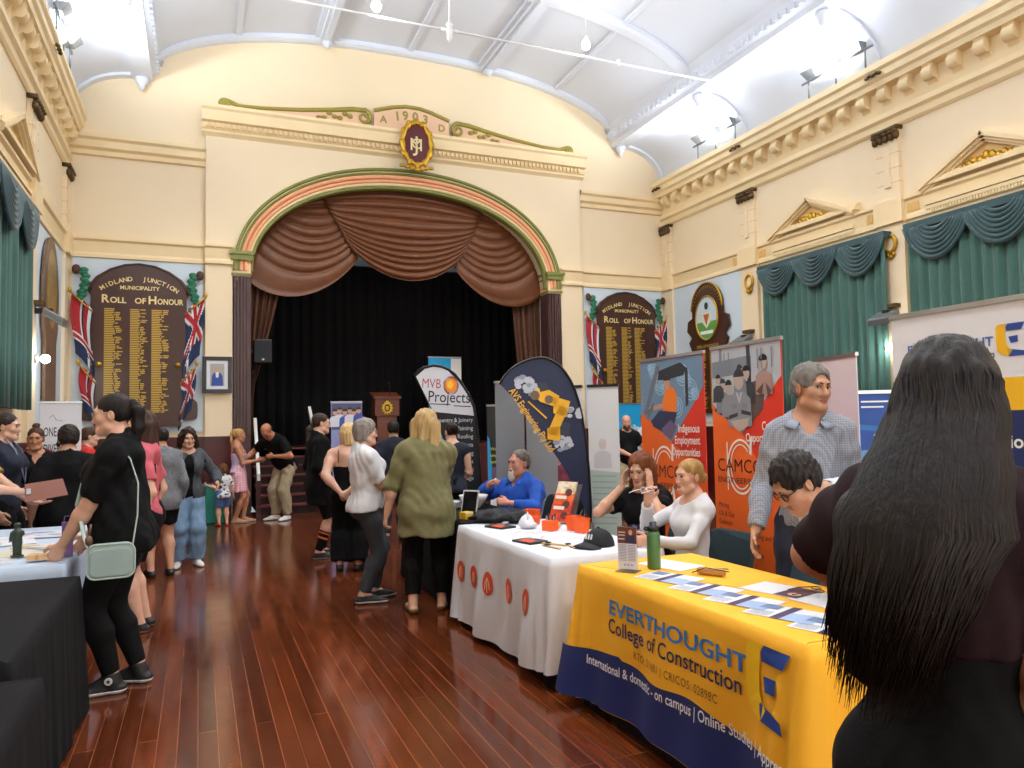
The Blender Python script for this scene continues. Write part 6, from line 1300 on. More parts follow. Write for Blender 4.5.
def make_hair(root, hr, h_, hs, Mh, T, t_, nb, s, cell):
    st, col = hr[0], hr[1]; o = hr[2] if len(hr) > 2 else {}; m = hairmat(col); E = lambda c, r: ell(h_(*c), npv(*r)*hs, Mh)
    vol = o.get('vol', .003 if st == 'short' else .007); capp = [E((0, -.017, .043), (.078+vol, .098+vol, .083+vol)), E((0, -.045, .0), (.072+vol, .066+vol, .075))]
    fz = o.get('fringe', .075); facecut = [E((0, .088, -.045), (.062, .07, fz+.045)), E((0, .07, -.085), (.085, .09, .06))]
    if st in ('short', 'pony', 'bun'): facecut += [E((sd*.083, .006, -.03), (.025, .03, .042)) for sd in (-1, 1)]
    grooves = lambda f, a: (lambda X, Y, Z: a*np.sin(f*((X-h_(0, 0, 0)[0])*Mh[0, 0]+(Y-h_(0, 0, 0)[1])*Mh[1, 0])*1.0+3*np.sin(40*(Z-h_(0, 0, 0)[2])))*.6+a*.5*np.sin(f*1.7*((Y-h_(0, 0, 0)[1])*.7+(X-h_(0, 0, 0)[0])*.4)+2))
    gs = []; kids = []
    if st == 'short':
        gs = [grp(capp, .02, .01, cuts=[(h_(0, -.05, -.055), Mh@unit(npv(0, -.2, -1)))], sub=facecut, sk=.008)]; dp = wrinkle(3, .0022, 7) if not o.get('curl') else wrinkle(5, .004, 5)
    elif st == 'balding':
        gs = [grp([E((0, -.03, .0), (.077, .082, .06))], .02, .01, cuts=[(h_(0, -.05, -.05), Mh@npv(0, 0, -1.)), (h_(0, 0, .035), Mh@npv(0, 0, 1.))], sub=facecut+[E((sd*.083, .006, -.03), (.02, .03, .042)) for sd in (-1, 1)], sk=.006)]; dp = wrinkle(3, .001, 8)
    elif st in ('pony', 'bun'):
        gs = [grp([E((0, -.017, .041), (.0765, .0975, .081)), E((0, -.045, .0), (.070, .062, .066))], .02, .01, cuts=[(h_(0, -.05, -.05), Mh@unit(npv(0, -.3, -1)))], sub=facecut, sk=.006)]; dp = grooves(230, .0016)
        if st == 'bun': bp = o.get('at', (0, -.09, .085)); r = o.get('r', .036); kids.append(('hair_bun', [grp([E(bp, (r, r*.9, r)), cone(h_(*bp), h_(0, -.06, .05), r*.5*hs, r*.5*hs)], .02, .01)], wrinkle(9, .003, 4)))
        else:
            bp = o.get('at', (0, -.115, .03)); L = o.get('len', .3); w_ = o.get('w', .03); d = npv(0, 0, -1.); back = T@npv(0, -1, 0)*.035
            p0 = h_(*bp); pts = [h_(0, -.08, bp[2]), p0, p0+back+d*.05*1, p0+back*1.1+d*L*.5, p0+back*.7+d*L]
            kids.append(('ponytail', [grp([cone(pts[i], pts[i+1], (.022, .026, w_, w_*.95)[i]*hs, (.026, w_, w_*.95, .012)[i]*hs) for i in range(4)], .02, .01)], lambda X, Y, Z: .0025*np.sin(190*X+120*Y+2*np.sin(12*Z))))
            tie = MB(); tie.tube([p0+Mh@npv(.02*math.cos(a), 0, .02*math.sin(a))*hs for a in np.linspace(0, 2*PI, 12, endpoint=False)], .006*hs, 6, closed=True); obj('hair_tie', tie, M_blk, root, True)
    elif st in ('bob', 'long', 'curly'):
        L = o.get('len', .12); dd = npv(0, 0, -1.); w_ = o.get('w', 1); p = list(capp)
        back = [(x, -.055, z) for x in (-.05, 0, .05) for z in (0,)]
        for sd in (-1, 1):
            a = h_(sd*.068*w_, -.02, .0); p.append(cone(a, a+dd*L+T@npv(sd*.012*w_, -.01 if L < .2 else -.045, 0), .027*hs*w_, .022*hs*w_))
            a = h_(sd*.05*w_, -.06, .0); p.append(cone(a, a+dd*L*1.03+T@npv(sd*.01*w_, -.012 if L < .2 else -.04, 0), .04*hs*w_, .026*hs*w_))
            if o.get('front'): a = h_(sd*.068, .03, .01); p.append(cone(a, a+dd*L*.92+T@npv(sd*.012, .012, 0), .018*hs, .016*hs))
        a = h_(0, -.075, .0); p.append(cone(a, a+dd*L*1.05+T@npv(0, -.012 if L < .2 else -.035, 0), .045*hs*w_, .03*hs*w_))
        fc = facecut[:1]+[E((0, .075, -.085), (.054, .09, .06))]
        gs = [grp(p, .025, .01, sub=fc, sk=.014)]
        if st == 'curly': dp = wrinkle(7, .009, 2.6)
        else: dp = lambda X, Y, Z: .0026*np.sin(170*(X-.4*Y)+2.2*np.sin(14*Z))+.002*np.sin(90*(Y+.3*X)+1.5*np.sin(11*Z+1))
    hs_ = grow(gs, cell, dp); ho = meshobj('hair', *hs_, m, root)
    for nm, g, d in kids: meshobj(nm, *grow(g, cell, d), m, ho if nm == 'hair_bun' else root)
    return ho
def garment(root, w_, G, cell, idx):
    kind = w_['k']; m = w_['m']; s = G['s']; w_ = dict(w_); w_.setdefault('e', .017 if kind == 'top' else .009); J, t_, tp, up, nb, T, P, h_ = G['J'], G['t_'], G['tp'], G['up'], G['nb'], G['T'], G['P'], G['h_']; e = w_.get('e', .011); gs = []; name = w_.get('n', kind)
    wr = wrinkle(w_.get('seed', 11+idx), w_.get('wr', .0035), w_.get('wf', 1))
    if kind == 'top':
        hem = w_.get('hem', -.02); fl = w_.get('flare', 0); T_ = G['torso'](e)
        if fl or hem < -.06: T_.append(dict(t='c', a=t_(0, .0, .06), b=t_(0, .0, hem-.03) if fl == 0 else tp(0, 0, hem-.03), ra=.085*s*P.get('hw', 1)+e, rb=.085*s*P.get('hw', 1)+e+fl, flat=(T[:, 1], .78)))
        cuts = [(t_(0, 0, hem), -up)]; sub = []
        nk = w_.get('neck', .05); sub.append(cone(nb+T@npv(0, .012, w_.get('nz', .016))*s, nb+T@npv(0, .06, .09)*s, nk*s, nk*s*1.3))
        if w_.get('vee'): sub.append(cone(nb+T@npv(0, .05, .01)*s, t_(0, .085*P.get('dw', 1), .297-w_['vee']), .032*s, .008*s))
        if w_.get('open'): sub += [ell(t_(0, .1*P.get('dw', 1), h), npv(w_['open'], .075, .1)*s, T) for h in (-.02, .1, .2)]
        if w_.get('strap'):   # low camisole: bare shoulders and back
            cuts.append((t_(0, 0, w_['strap']), up))
        gs.append(grp(T_, .04*s, .03, cuts, sub, .008))
        sl0 = w_.get('sleeve', 0)
        for k in 'LR':
            sl = sl0 if not isinstance(sl0, tuple) else sl0['LR'.index(k)]
            if sl > 0:
                j = J[k]; se = w_.get('se', e); so = w_.get('so', se+.006)
                if sl <= 1: end = j['sh']+(j['el']-j['sh'])*sl; gs.append(grp(G['arm'](k, se, so, 'u'), .02, .03, [(end, unit(j['el']-j['sh']))]))
                else: gs.append(grp(G['arm'](k, se, se*.9, 'u'), .02, .03)); end = j['el']+(j['wr']-j['el'])*(sl-1); gs.append(grp(G['arm'](k, se*.9, so, 'f'), .02, .02, [(end, unit(j['wr']-j['el']))]))
    elif kind == 'bottom':
        top = w_.get('top', .075); gs.append(grp(G['torso'](e)[:3]+[p for p in G['torso'](e)[5:] if p['t'] == 'e' and (p['c']-t_(0, 0, .1))@up < 0], .04*s, .03, [(t_(0, 0, top), up)]))
        ln = w_.get('len', 1.93); e1 = w_.get('e1', e); e2 = w_.get('e2', e1)
        for k in 'LR':
            j = J[k]
            if ln <= 1: end = j['hip']+(j['kn']-j['hip'])*ln; cut = [(end, unit(j['kn']-j['hip']))]; gs.append(grp(G['leg'](k, e, e1, None, 't'), .03, .03, cut))
            else: end = j['kn']+(j['an']-j['kn'])*(ln-1); gs.append(grp(G['leg'](k, e, e1, e2), .03, .03, [(end, unit(j['an']-j['kn'])*1.0)]))
    elif kind == 'skirt':
        top, hem = w_.get('top', .08), w_.get('hem', -.2); gs.append(grp([cone(t_(0, 0, .08), tp(0, 0, -.02), .075*s, .098*s*P.get('hw', 1)+e, (G['Tp'][:, 1], .75)), cone(tp(0, 0, -.02), tp(0, 0, hem-.05), .098*s*P.get('hw', 1)+e, .1*s*P.get('hw', 1)+w_.get('flare', .03), (G['Tp'][:, 1], .78))], .03, .02, [(t_(0, 0, top), up), (tp(0, 0, hem), -G['Tp'][:, 2])]))
        wr = lambda X, Y, Z: .006*np.sin(np.arctan2(Y, X)*14)*np.clip((G['pel'][2]-Z)/.2, 0, 1)
    elif kind == 'shoes':
        for k in 'LR':
            g = grp(G['foot'](k, .005)+([cone(J[k]['an']-npv(0, 0, .01), J[k]['an']+(J[k]['kn']-J[k]['an'])*.2, .026*s, .027*s)] if w_.get('high', 0) > 0 else []), .012, .01, [(npv(0, 0, J[k]['an'][2]-.045*s+.012), npv(0, 0, -1.))]+([(J[k]['an']+npv(0, 0, w_.get('high', .0)), npv(0, 0, 1.))])); V, F = grow([g], min(cell, .008)); o = meshobj('shoe', V, F, m, root)
            zb = J[k]['an'][2]-.045*s
            sg = grp(G['foot'](k, .008), .012, .01, [(npv(0, 0, zb+.002), npv(0, 0, -1.)), (npv(0, 0, zb+w_.get('sole', .02)), npv(0, 0, 1.))]); V, F = grow([sg], min(cell, .008))
            if len(V): meshobj('sole', V, F, w_.get('sm', m), o)
            if w_.get('lace'):
                f = RZ(J[k]['toe'])@npv(0, 1, 0); r = np.cross(f, [0, 0, 1]); b = MB()
                for q in range(4): c = J[k]['an']+f*(.02+.016*q)*s/1.7+npv(0, 0, .003-.008*q); b.tube([c-r*.02+npv(0, 0, -.004), c+npv(0, 0, .008), c+r*.02+npv(0, 0, -.004)], .003, 5)
                obj('lace', b, w_['lace'], o, True)
        return
    elif kind == 'socks':
        for k in 'LR':
            j = J[k]; lo_, hi_ = w_.get('lo', .35), w_.get('hi', .75); d = j['kn']-j['an']; V, F = grow([grp(G['leg'](k, w_.get('se', .005), w_.get('se', .005), w_.get('se', .005), 'c'), .02, .02, [(j['an']+d*lo_, -unit(d)), (j['an']+d*hi_, unit(d))])], .008); meshobj(w_.get('n', 'sock'), V, F, m, root)
        return
    elif kind == 'collar':
        r = w_.get('r', .043)*s; V, P_ = [], []; 
        for q, (rr, zz) in enumerate(((1.0, .012), (1.05, .034), (1.28, .012), (1.5, -.006))):
            row = []
            for i in range(25):
                a = rad(-60+300*i/24)+0; a = rad(120+300*i/24); row.append(tuple(nb+T@npv(r*rr*math.cos(a)*1.05, r*rr*math.sin(a)+.018*s+.0*q, (zz-.012*(1+math.sin(a)))*1.0+.018*(-math.sin(a)))))
            P_.append(row)
        mb = MB(); mb.sheet(P_); obj('collar', mb, m, root, True, solid=.004); return
    elif kind == 'straps':
        for sd in (-1, 1):
            mb = MB(); mb.tube([t_(sd*.05*P.get('bw', 1), .062*P.get('dw', 1), .2), t_(sd*.055, .045*P.get('dw', 1), .262), t_(sd*.056, -.004, .312), t_(sd*.054, -.05*P.get('dw', 1), .285), t_(sd*.05, -.066*P.get('dw', 1), .2)], w_.get('r', .007), 8, flat=.5); obj('strap', mb, m, root, True)
        return
    elif kind == 'glasses':
        mb = MB(); 
        for sd in (-1, 1):
            mb.tube([h_(sd*.032+.022*math.cos(a), .1-.006*abs(math.cos(a)), .001+.017*math.sin(a)) for a in np.linspace(0, 2*PI, 18, endpoint=False)], w_.get('r', .0018), 5, closed=True); mb.tube([h_(sd*.054, .094, .006), h_(sd*.072, .06, .008), h_(sd*.077, -.005, .012)], w_.get('r', .0018), 5)
        mb.tube([h_(-.01, .1, .004), h_(0, .106, .006), h_(.01, .1, .004)], .0016, 5); obj('glasses', mb, m, root, True); return
    elif kind == 'beard':
        E = lambda c, r: ell(h_(*c), npv(*r)*G['hs'], G['Mh']); L = w_.get('len', .02); full = [E((0, .082, -.103), (.036, .034, .032+L)), E((0, .1, -.047), (.03, .010, .007))] if w_.get('goatee') else [E((0, .035, -.075), (.063, .062, .05+L*.5)), E((0, .07, -.105), (.035, .03, .025+L))]
        V, F = grow([grp(full, .015, .01, sub=[E((0, .1, -.064), (.022, .02, .011)), E((0, .1, -.0), (.06, .05, .042))], sk=.005)], .0045, wrinkle(4, .0015, 8)); meshobj('beard', V, F, m, root); return
    wr2 = None if w_.get('wr', 1) == 0 else (lambda X, Y, Z: wr(X, Y, Z)+(wrinkle(idx+40, w_.get('wr', .0035)*.45, 2.4)(X, Y, Z) if kind != 'skirt' else 0))
    V, F = grow(gs, cell, wr2); o = meshobj(name, V, F, m, root)
    if w_.get('zip'):
        mb = MB(); mb.tube([t_(.0, .085*P.get('dw', 1)+.02, h) for h in np.linspace(w_['hem'], .25, 8)], .005, 5); obj('zip', mb, M_alu, o, True)
    return o
# ---------------------------------------------------------------- the visitors and stall holders
fab = lambda n, h, **k: mat('cloth_'+n, h, k.pop('rough', .85), bump=k.pop('bump', (140, .12)), **k)
BLK = fab('black', '#060608', var=(9, .2), spec=.2); NVY = fab('navy', '#151C2E'); WHT = fab('white', '#D6D8DE', rough=.8); DEN = fab('denim', '#7391AE', var=(7, .18)); GRY = fab('heather', '#6B6E72', var=(60, .25)); OLV = fab('olive', '#6F6C48', var=(8, .12)); KHA = fab('khaki', '#A39578', var=(6, .1)); MAR = fab('maroon', '#210C14', spec=.25); BLU = fab('royal', '#104AA8', var=(6, .12)); PNK = fab('coral', '#B85560', var=(9, .12)); RED = fab('red', '#C22A22'); ORG = fab('orange', '#D8682E'); LIL = fab('lilac', '#C9B6D8'); CHA = fab('charcoal', '#2A2C31'); JKT = fab('jacket_grey', '#3F4348', var=(40, .2)); SWH = mat('shoe_white', '#D9D9D6', .6); SBK = mat('shoe_black', '#141416', .6); WRD = fab('wine', '#6A2638')
def check_mat(name, a, b, f):
    m = mat(name, a, .85); nt, bs = nodes_of(m); tc = nt.nodes.new('ShaderNodeTexCoord'); sx = nt.nodes.new('ShaderNodeSeparateXYZ'); nt.links.new(tc.outputs['Object'], sx.inputs[0]); prev = None
    for ax in 'XYZ':
        mu = nt.nodes.new('ShaderNodeMath'); mu.operation = 'MULTIPLY'; mu.inputs[1].default_value = f; nt.links.new(sx.outputs[ax], mu.inputs[0]); si = nt.nodes.new('ShaderNodeMath'); si.operation = 'SINE'; nt.links.new(mu.outputs[0], si.inputs[0])
        if prev is None: prev = si.outputs[0]
        else: ad = nt.nodes.new('ShaderNodeMath'); ad.operation = 'ADD'; nt.links.new(prev, ad.inputs[0]); nt.links.new(si.outputs[0], ad.inputs[1]); prev = ad.outputs[0]
    r = nt.nodes.new('ShaderNodeMapRange'); r.inputs['From Min'].default_value = -1.2; r.inputs['From Max'].default_value = 1.2; nt.links.new(prev, r.inputs[0]); mx = nt.nodes.new('ShaderNodeMixRGB'); mx.inputs[1].default_value = lin(a); mx.inputs[2].default_value = lin(b); nt.links.new(r.outputs[0], mx.inputs[0]); nt.links.new(mx.outputs[0], bs.inputs['Base Color']); return m
CHK = check_mat('cloth_check', '#7C828F', '#9CA2AE', 480); GIN = check_mat('cloth_gingham', '#D98FA0', '#EBC3CB', 160)
def spot_mat(name, base, spot, sc):
    m = mat(name, base, .85); nt, bs = nodes_of(m); tc = nt.nodes.new('ShaderNodeTexCoord'); v = nt.nodes.new('ShaderNodeTexNoise'); v.inputs['Scale'].default_value = sc; v.inputs['Detail'].default_value = 1; nt.links.new(tc.outputs['Object'], v.inputs['Vector']); r = nt.nodes.new('ShaderNodeValToRGB'); r.color_ramp.elements[0].position = .56; r.color_ramp.elements[1].position = .6; r.color_ramp.elements[0].color = lin(base); r.color_ramp.elements[1].color = lin(spot); nt.links.new(v.outputs['Fac'], r.inputs[0]); nt.links.new(r.outputs[0], bs.inputs['Base Color']); return m
SPT = spot_mat('cloth_spotted', '#DADADC', '#33343A', 22); FLO = spot_mat('cloth_floral', '#23253A', '#7C86B8', 30)
SHOE = lambda m=SBK, sm=None, **k: dict(k='shoes', m=m, sm=sm or m, **k)
TEE = lambda m, **k: dict(dict(k='top', m=m, n='t_shirt', sleeve=.62, hem=-.05, neck=.046, so=.03), **k)
TRS = lambda m, **k: dict(dict(k='bottom', m=m, n='trousers', e1=.014, e2=.022), **k)
# foreground woman
SK_L, SK_M, SK_T, SK_D = '#D2A48C', '#C08E72', '#B67F60', '#8E5C42'
fgH = 1.715
fg, G_ = person('person with very long dark hair in a maroon top, seen from behind at the right', (1.308, 1.032, 0), -46, fgH,
    dict(fem=1, bust=.9, bw=.80, hw=1.12, dw=1.05, side=3, droop=-2.2, handL=(-.06, .36, 1.12), elbL=(-1, 0, .0), handR=(.165, .02, .84), elbR=(.12, -1, 0), hyaw=-14, hpitch=8, curlR=35, aw=1.08),
    [TEE(MAR, hem=.13, sleeve=(.82, .48), so=.022, wr=.004, flare=.0), TRS(fab('black_trouser', '#050608', var=(8, .2), spec=.2), e=.013, e1=.028, e2=.04, top=.165), SHOE()], None, SK_M, 'near')
fgm = mat('hair_long_dark', '#150E0C', .5, spec=.25, bump=(70, .5), var=(40, .5), stretch=(1, 1, .06))
def long_hair(root, G, m):
    """waist-length straight hair: a smooth mass plus a few hundred separate locks lying over it"""
    h_, hs, t_, T, s = G['h_'], G['hs'], G['t_'], G['T'], G['s']; E = lambda c, r: ell(h_(*c), npv(*r)*hs, G['Mh'])
    p = [E((0, -.016, .04), (.086, .104, .092)), E((0, -.05, -.02), (.09, .08, .09))]
    mid = [h_(x, y, -.03) for x, y in ((-.078, -.005), (-.05, -.07), (0, -.09), (.045, -.07), (.058, -.018))]
    low = [t_(x, y, .262) for x, y in ((-.094, -.055), (-.064, -.098), (-.027, -.112), (.002, -.106), (.022, -.085))]
    end = [t_(x, y, z) for x, y, z in ((-.108, -.08, .155), (-.09, -.112, .12), (-.068, -.122, .115), (-.05, -.12, .14), (-.032, -.11, .19))]
    for i in range(5): p += [cone(mid[i], low[i], .037*hs, .034*hs), cone(low[i], end[i], .034*hs, .022*hs)]
    fc = [E((0, .095, -.045), (.062, .075, .115)), E((0, .075, -.09), (.06, .09, .06))]
    V, F = grow([grp(p, .035, .01, sub=fc, sk=.014)], .005, lambda X, Y, Z: .0022*np.sin(210*(X*.7-Y*.7)+2*np.sin(8*Z))+.0018*np.sin(120*(X*.7+Y*.7)+1.5*np.sin(6*Z+1)))
    ho = meshobj('hair', V, F, m, root); R_ = random.Random(4); lk = MB()
    for k in range(760):
        a = R_.uniform(-1, 1); u = R_.uniform(0, 1); ph = R_.uniform(0, 6.3); el_ = R_.uniform(.75, 1.45); az = a*1.75
        d = npv(math.sin(az)*math.cos(el_), -math.cos(az)*math.cos(el_)*1.0, math.sin(el_)); p0 = h_(*(npv(0, -.016, .044)+d*npv(.088, .106, .09)))
        i = (a+1)/2*4; i0 = min(3, int(i)); fr = i-i0; L = lambda A: A[i0]*(1-fr)+A[i0+1]*fr
        out = T@npv(math.sin(az)*.6, -math.cos(az*.6), 0)*.046*hs; m1 = L(mid)+out*1.2; m2 = L(low)+out*1.38; e = L(end)+out*(.75+R_.uniform(0, .5)); sh = R_.uniform(-.05, .05); e = e+npv(0, 0, -.02+sh)
        if p0[2] < m1[2]+.02: continue
        pts = [p0, p0*.5+m1*.5+out*.25*1, m1, m1*.5+m2*.5, m2, m2*.5+e*.5, e]; pts = [q+T@npv(.006*math.sin(ph+3*n), 0, 0) for n, q in enumerate(pts)]
        r = R_.uniform(.0012, .003); lk.tube(pts, [r*.1, r*.8, r*1.2, r*1.2, r, r*.8, r*.15], 5)
    obj('loose_lock', lk, m, ho, True, fix=False)['kind'] = 'stuff'
long_hair(fg, G_, fgm)
kt = MB().box((-.012, -.004, 0), (.012, .004, .05)); o = obj('pocket_tag', kt, mat('tag_steel', '#B9C4D4', .3, .4), fg); o.location = (.215, -.07, .92); o.rotation_euler = (0, .25, .5)
# standing man in check shirt, bending man
stand, _ = person('grey-haired person standing in a grey checked shirt behind the yellow table', (3.15, 3.24, 0), 138, 1.87,
    dict(hyaw=38, hpitch=4, hroll=-4, bw=.92, dw=1.08, belly=1.05, nose=1.25, jowl=.15, brow=1.5, browc='#2E2824', handR=(.3, .12, .93), handL=(-.27, .1, .9), look=(.3, 0), lip='#A0645A'),
    [dict(k='top', m=CHK, n='shirt', sleeve=1.9, hem=-.02, neck=.044, vee=.05, e=.018, wr=.006, so=.012), dict(k='collar', m=fab('collar_blue', '#8F98AC'), r=.05), TRS(NVY), SHOE()], ('short', '#6E6A66', dict(curl=1, vol=.009)), '#B9876A', 'near')
bend, _ = person('dark-haired person in glasses and pale shirt bending over behind the yellow table', (2.89, 2.36, 0), 66, 1.76,
    dict(lean=62, plean=25, pelvis=(0, -.08, .93), hyaw=12, hpitch=38, bw=1.05, handR=(.62, .2, .9), elbR=(1, -.2, .3), handL=(-.36, .22, .79), elbL=(-1, -.3, .2), curlR=25, palmR=(0, -.3, -1), footL=(-.1, .1, .08), footR=(.12, -.05, .08), hdirR=(.3, .1, -1), nose=1.1),
    [dict(k='top', m=fab('pale_shirt', '#C7D3DE'), n='shirt', sleeve=1.85, hem=-.03, neck=.05, e=.02, wr=.005), dict(k='collar', m=fab('pale_shirt', ''), r=.05), TRS(CHA), SHOE(), dict(k='glasses', m=M_blk, r=.0026)], ('short', '#241F1E', dict(curl=1, vol=.010)), SK_M, 'near')
# woman in white, woman with hands at her temples
SEAT = lambda z=.47: dict(pelvis=(0, -.02, z+.075), footL=(-.11, .36, .08), footR=(.11, .38, .08), kneeL=(-.1, 1, .6), kneeR=(.1, 1, .6), stand=0)
wht, _ = person('fair-haired person in a white top seated beside the orange banner, hand raised to the mouth', (2.97, 4.15, 0), 88, 1.62,
    dict(SEAT(), fem=1, bust=.75, bw=.82, aw=.8, nk=.76, dw=.92, lean=-2, hyaw=2, hpitch=3, handR=(.07, .26, 1.02), handL=(-.12, .36, .80), elbL=(-.7, -.7, -.5), elbR=(.8, -.3, -1), hdirL=(.4, .9, 0), curlL=50, hdirR=(-.25, .0, 1), curlR=45, palmR=(-.6, .0, -.2)),
    [dict(k='top', m=WHT, n='blouse', sleeve=1.9, hem=-.03, neck=.056, e=.012, wr=.0035, so=.015, se=.012), TRS(BLK), SHOE()], ('bun', '#A8844F', dict(at=(0, -.11, -.02), r=.037, vol=.006)), SK_L, 'near')
aub, _ = person('auburn-haired person in black holding both hands to the temples, seated behind the white table', (3.05, 4.78, 0), 118, 1.68,
    dict(SEAT(), fem=1, bust=.9, lean=4, hpitch=18, hyaw=2, handL=(-.115, .14, 1.07), handR=(.115, .14, 1.07), elbL=(-.8, .7, -1), elbR=(.8, .7, -1), hdirL=(.12, -.25, 1), hdirR=(-.12, -.25, 1), palmL=(1, -.2, 0), palmR=(-1, -.2, 0), Lthumb=(0, -1, .2), Rthumb=(0, -1, .2), curlL=16, curlR=16),
    [dict(k='top', m=BLK, n='t_shirt', sleeve=.6, hem=-.03, neck=.05, wr=.004, so=.03), TRS(BLK), SHOE()], ('long', '#6A3A1E', dict(len=.16, w=1.15, vol=.01)), '#CE9E84', 'near')
fp = MB(); fp.ball((0, 0, 0), (.075, .03, .13), 10); o = obj('floral_panel', fp, FLO, aub, True); o.location = (0, .115, .83)
# bearded man
brd, _ = person('bearded person in a royal blue shirt seated behind the black table', (2.92, 6.9, 0), 112, 1.72,
    dict(SEAT(.40), bw=1.28, dw=1.35, hw=1.2, belly=1.5, jowl=1.2, head=1.13, aw=1.25, nk=1.2, lean=-3, hyaw=-10, hpitch=-2, handL=(-.18, .30, .80), handR=(.04, .32, .98), elbR=(1, -.3, -.6), elbL=(-1, -.3, -.5), curlR=75, curlL=55, hdirR=(-.8, .4, .3), palmR=(0, -.4, -1)),
    [dict(k='top', m=BLU, n='shirt', sleeve=1.8, hem=-.05, neck=.048, vee=.05, e=.024, wr=.008, wf=.8, so=.02, se=.02), dict(k='collar', m=BLU, r=.055), TRS(CHA), SHOE(), dict(k='beard', m=mat('beard_white', '#C9C4BE', .7, bump=(90, .4)), goatee=1, len=.03)], ('short', '#6F6862', dict(fringe=.098, vol=-.002)), '#C98E76', 'mid')
# left group
tee, _ = person('person with dark ponytail, glasses and black t-shirt carrying a mint shoulder bag', (-.43, 5.17, 0), 78, 1.80,
    dict(fem=1, bust=1.0, bw=1.04, dw=1.16, hw=1.18, lw=1.05, aw=1.1, belly=.9, hyaw=4, hpitch=6, lean=3, handL=(-.16, .27, .90), elbL=(-.4, -1, -.5), handR=(.2, .25, .9), footL=(-.08, .02, .08), footR=(.10, -.08, .08), curlL=40, nose=1.0),
    [TEE(BLK, hem=-.07, sleeve=.9, so=.022, se=.014, e=.016, wr=.007, flare=.012), dict(k='bottom', m=fab('legging', '#050506', rough=.8, spec=.2), n='leggings', e=.008, e1=.007, e2=.007, len=1.9, wr=0), SHOE(SBK, SWH, sole=.03, high=.05, lace=SWH), dict(k='socks', m=SWH, lo=.17, hi=.24), dict(k='glasses', m=mat('wire_pale', '#B9A79C', .3, .5))], ('pony', '#17110F', dict(at=(0, -.108, .05), len=.30, w=.034)), SK_L, 'near')
for s_, dx in ((1, 0), (-1, 0)):
    b = MB(); f = lambda u, v, d=0: (u, v, d); b.add([(.014*math.cos(a), 0, .014*math.sin(a)) for a in np.linspace(0, 2*PI, 16, endpoint=False)], [tuple(range(16))]); 
    st_ = MB(); st_.add([((.011 if k % 2 == 0 else .0045)*math.sin(PI*k/5), -.001, (.011 if k % 2 == 0 else .0045)*math.cos(PI*k/5)) for k in range(10)], [tuple(range(10))])
def shoe_patch(root, k):
    sh = [c for c in root.children if c.name.startswith('shoe')][k]; co = np.array([v.co[:] for v in sh.data.vertices]); c = co.mean(0); x = co[:, 0].min() if k == 0 else co[:, 0].min(); a = np.array([c[0]-.048, c[1]-.055, .088])
    p = MB(); p.lathe([(.0215, 0), (.0215, .006)], (0, 0, 0), 20, axis='x'); o = obj('ankle_patch', p, SWH, sh); o.location = (a[0]-.0, a[1], a[2]); st = MB(); st.add([(-.001, (.016 if q % 2 == 0 else .0065)*math.sin(PI*q/5), (.016 if q % 2 == 0 else .0065)*math.cos(PI*q/5)) for q in range(10)], [tuple(range(10))]); o2 = obj('star', st, SBK, sh); o2.location = (a[0]-.001, a[1], a[2])
shoe_patch(tee, 0); shoe_patch(tee, 1)
def shoulder_bag():
    t = thing('shoulder_bag', 'mint grey shoulder bag hanging from the ponytailed person in the black t-shirt', 'bag', (-.46, 4.86, .72), .12); M_b = mat('mint_leather', '#A9BDB8', .45, bump=(120, .1)); M_b2 = mat('mint_leather_dark', '#8FA5A2', .5)
    def rr(hw, hh, r): return [(sx*(hw-r)+r*math.cos(a), sy*(hh-r)+r*math.sin(a)+hh) for sx, sy, a0 in ((1, 1, 0), (-1, 1, PI/2), (-1, -1, PI), (1, -1, 1.5*PI)) for a in np.linspace(a0, a0+PI/2, 6)]
    obj('body', MB().prism(rr(.122, .096, .045), lambda u, v, d: (u, d-.03, v), .075), M_b, t, bevel=.012); obj('front_pocket', MB().prism([(u*.86, v*.80+.012) for u, v in rr(.122, .096, .045)], lambda u, v, d: (u, -.04+d, v), .012), M_b2, t, bevel=.004)
    z = MB(); z.tube([(u*.99, -.034, v*.99+.001) for u, v in rr(.122, .096, .045)], .005, 6, closed=True); obj('piping', z, M_b, t, True)
    s_ = MB(); P_ = [(.11, 0, .17), (.135, .03, .34), (.14, .07, .52), (.10, .12, .66), (.04, .2, .735), (-.04, .29, .715), (-.13, .33, .58), (-.17, .24, .4), (-.13, .06, .22), (-.11, 0, .17)]
    Q = []
    for k in range(len(P_)-1):
        for q in range(6): tt = q/6; Q.append(tuple(np.array(P_[k])*(1-tt)+np.array(P_[k+1])*tt))
    s_.tube(Q+[P_[-1]], .014, 6, flat=.35); obj('strap', s_, M_b, t, True)
    r = MB()
    for x in (-.11, .11): r.tube([(x, .014*math.cos(a), .175+.014*math.sin(a)) for a in np.linspace(0, 2*PI, 12, endpoint=False)], .003, 5, closed=True)
    obj('ring', r, M_gold, t, True); k = MB(); k.ball((-.11, -.03, .22), (.02, .02, .03), 6); k.tube([(-.11, -.02, .24), (-.10, -.02, .31)], .006, 5); obj('key_charm', k, mat('charm_brown', '#6A4A3A', .5), t, True)
shoulder_bag()
person('person with long brown hair, coral top and black shorts behind the ponytailed person', (-.40, 6.6, 0), 82, 1.72, dict(fem=1, bust=1, hw=1.15, lw=1.12, hyaw=5, aw=1.0),
    [TEE(PNK, hem=-.0, sleeve=.7, e=.014, wr=.007), dict(k='bottom', m=BLK, n='shorts', len=.85, e=.014, e1=.03), SHOE(mat('sandal_black', '#1A1614', .6), mat('sandal_cork', '#8A6A4A', .7), sole=.025)], ('long', '#3A2219', dict(len=.48, w=1.15)), SK_L, 'mid')
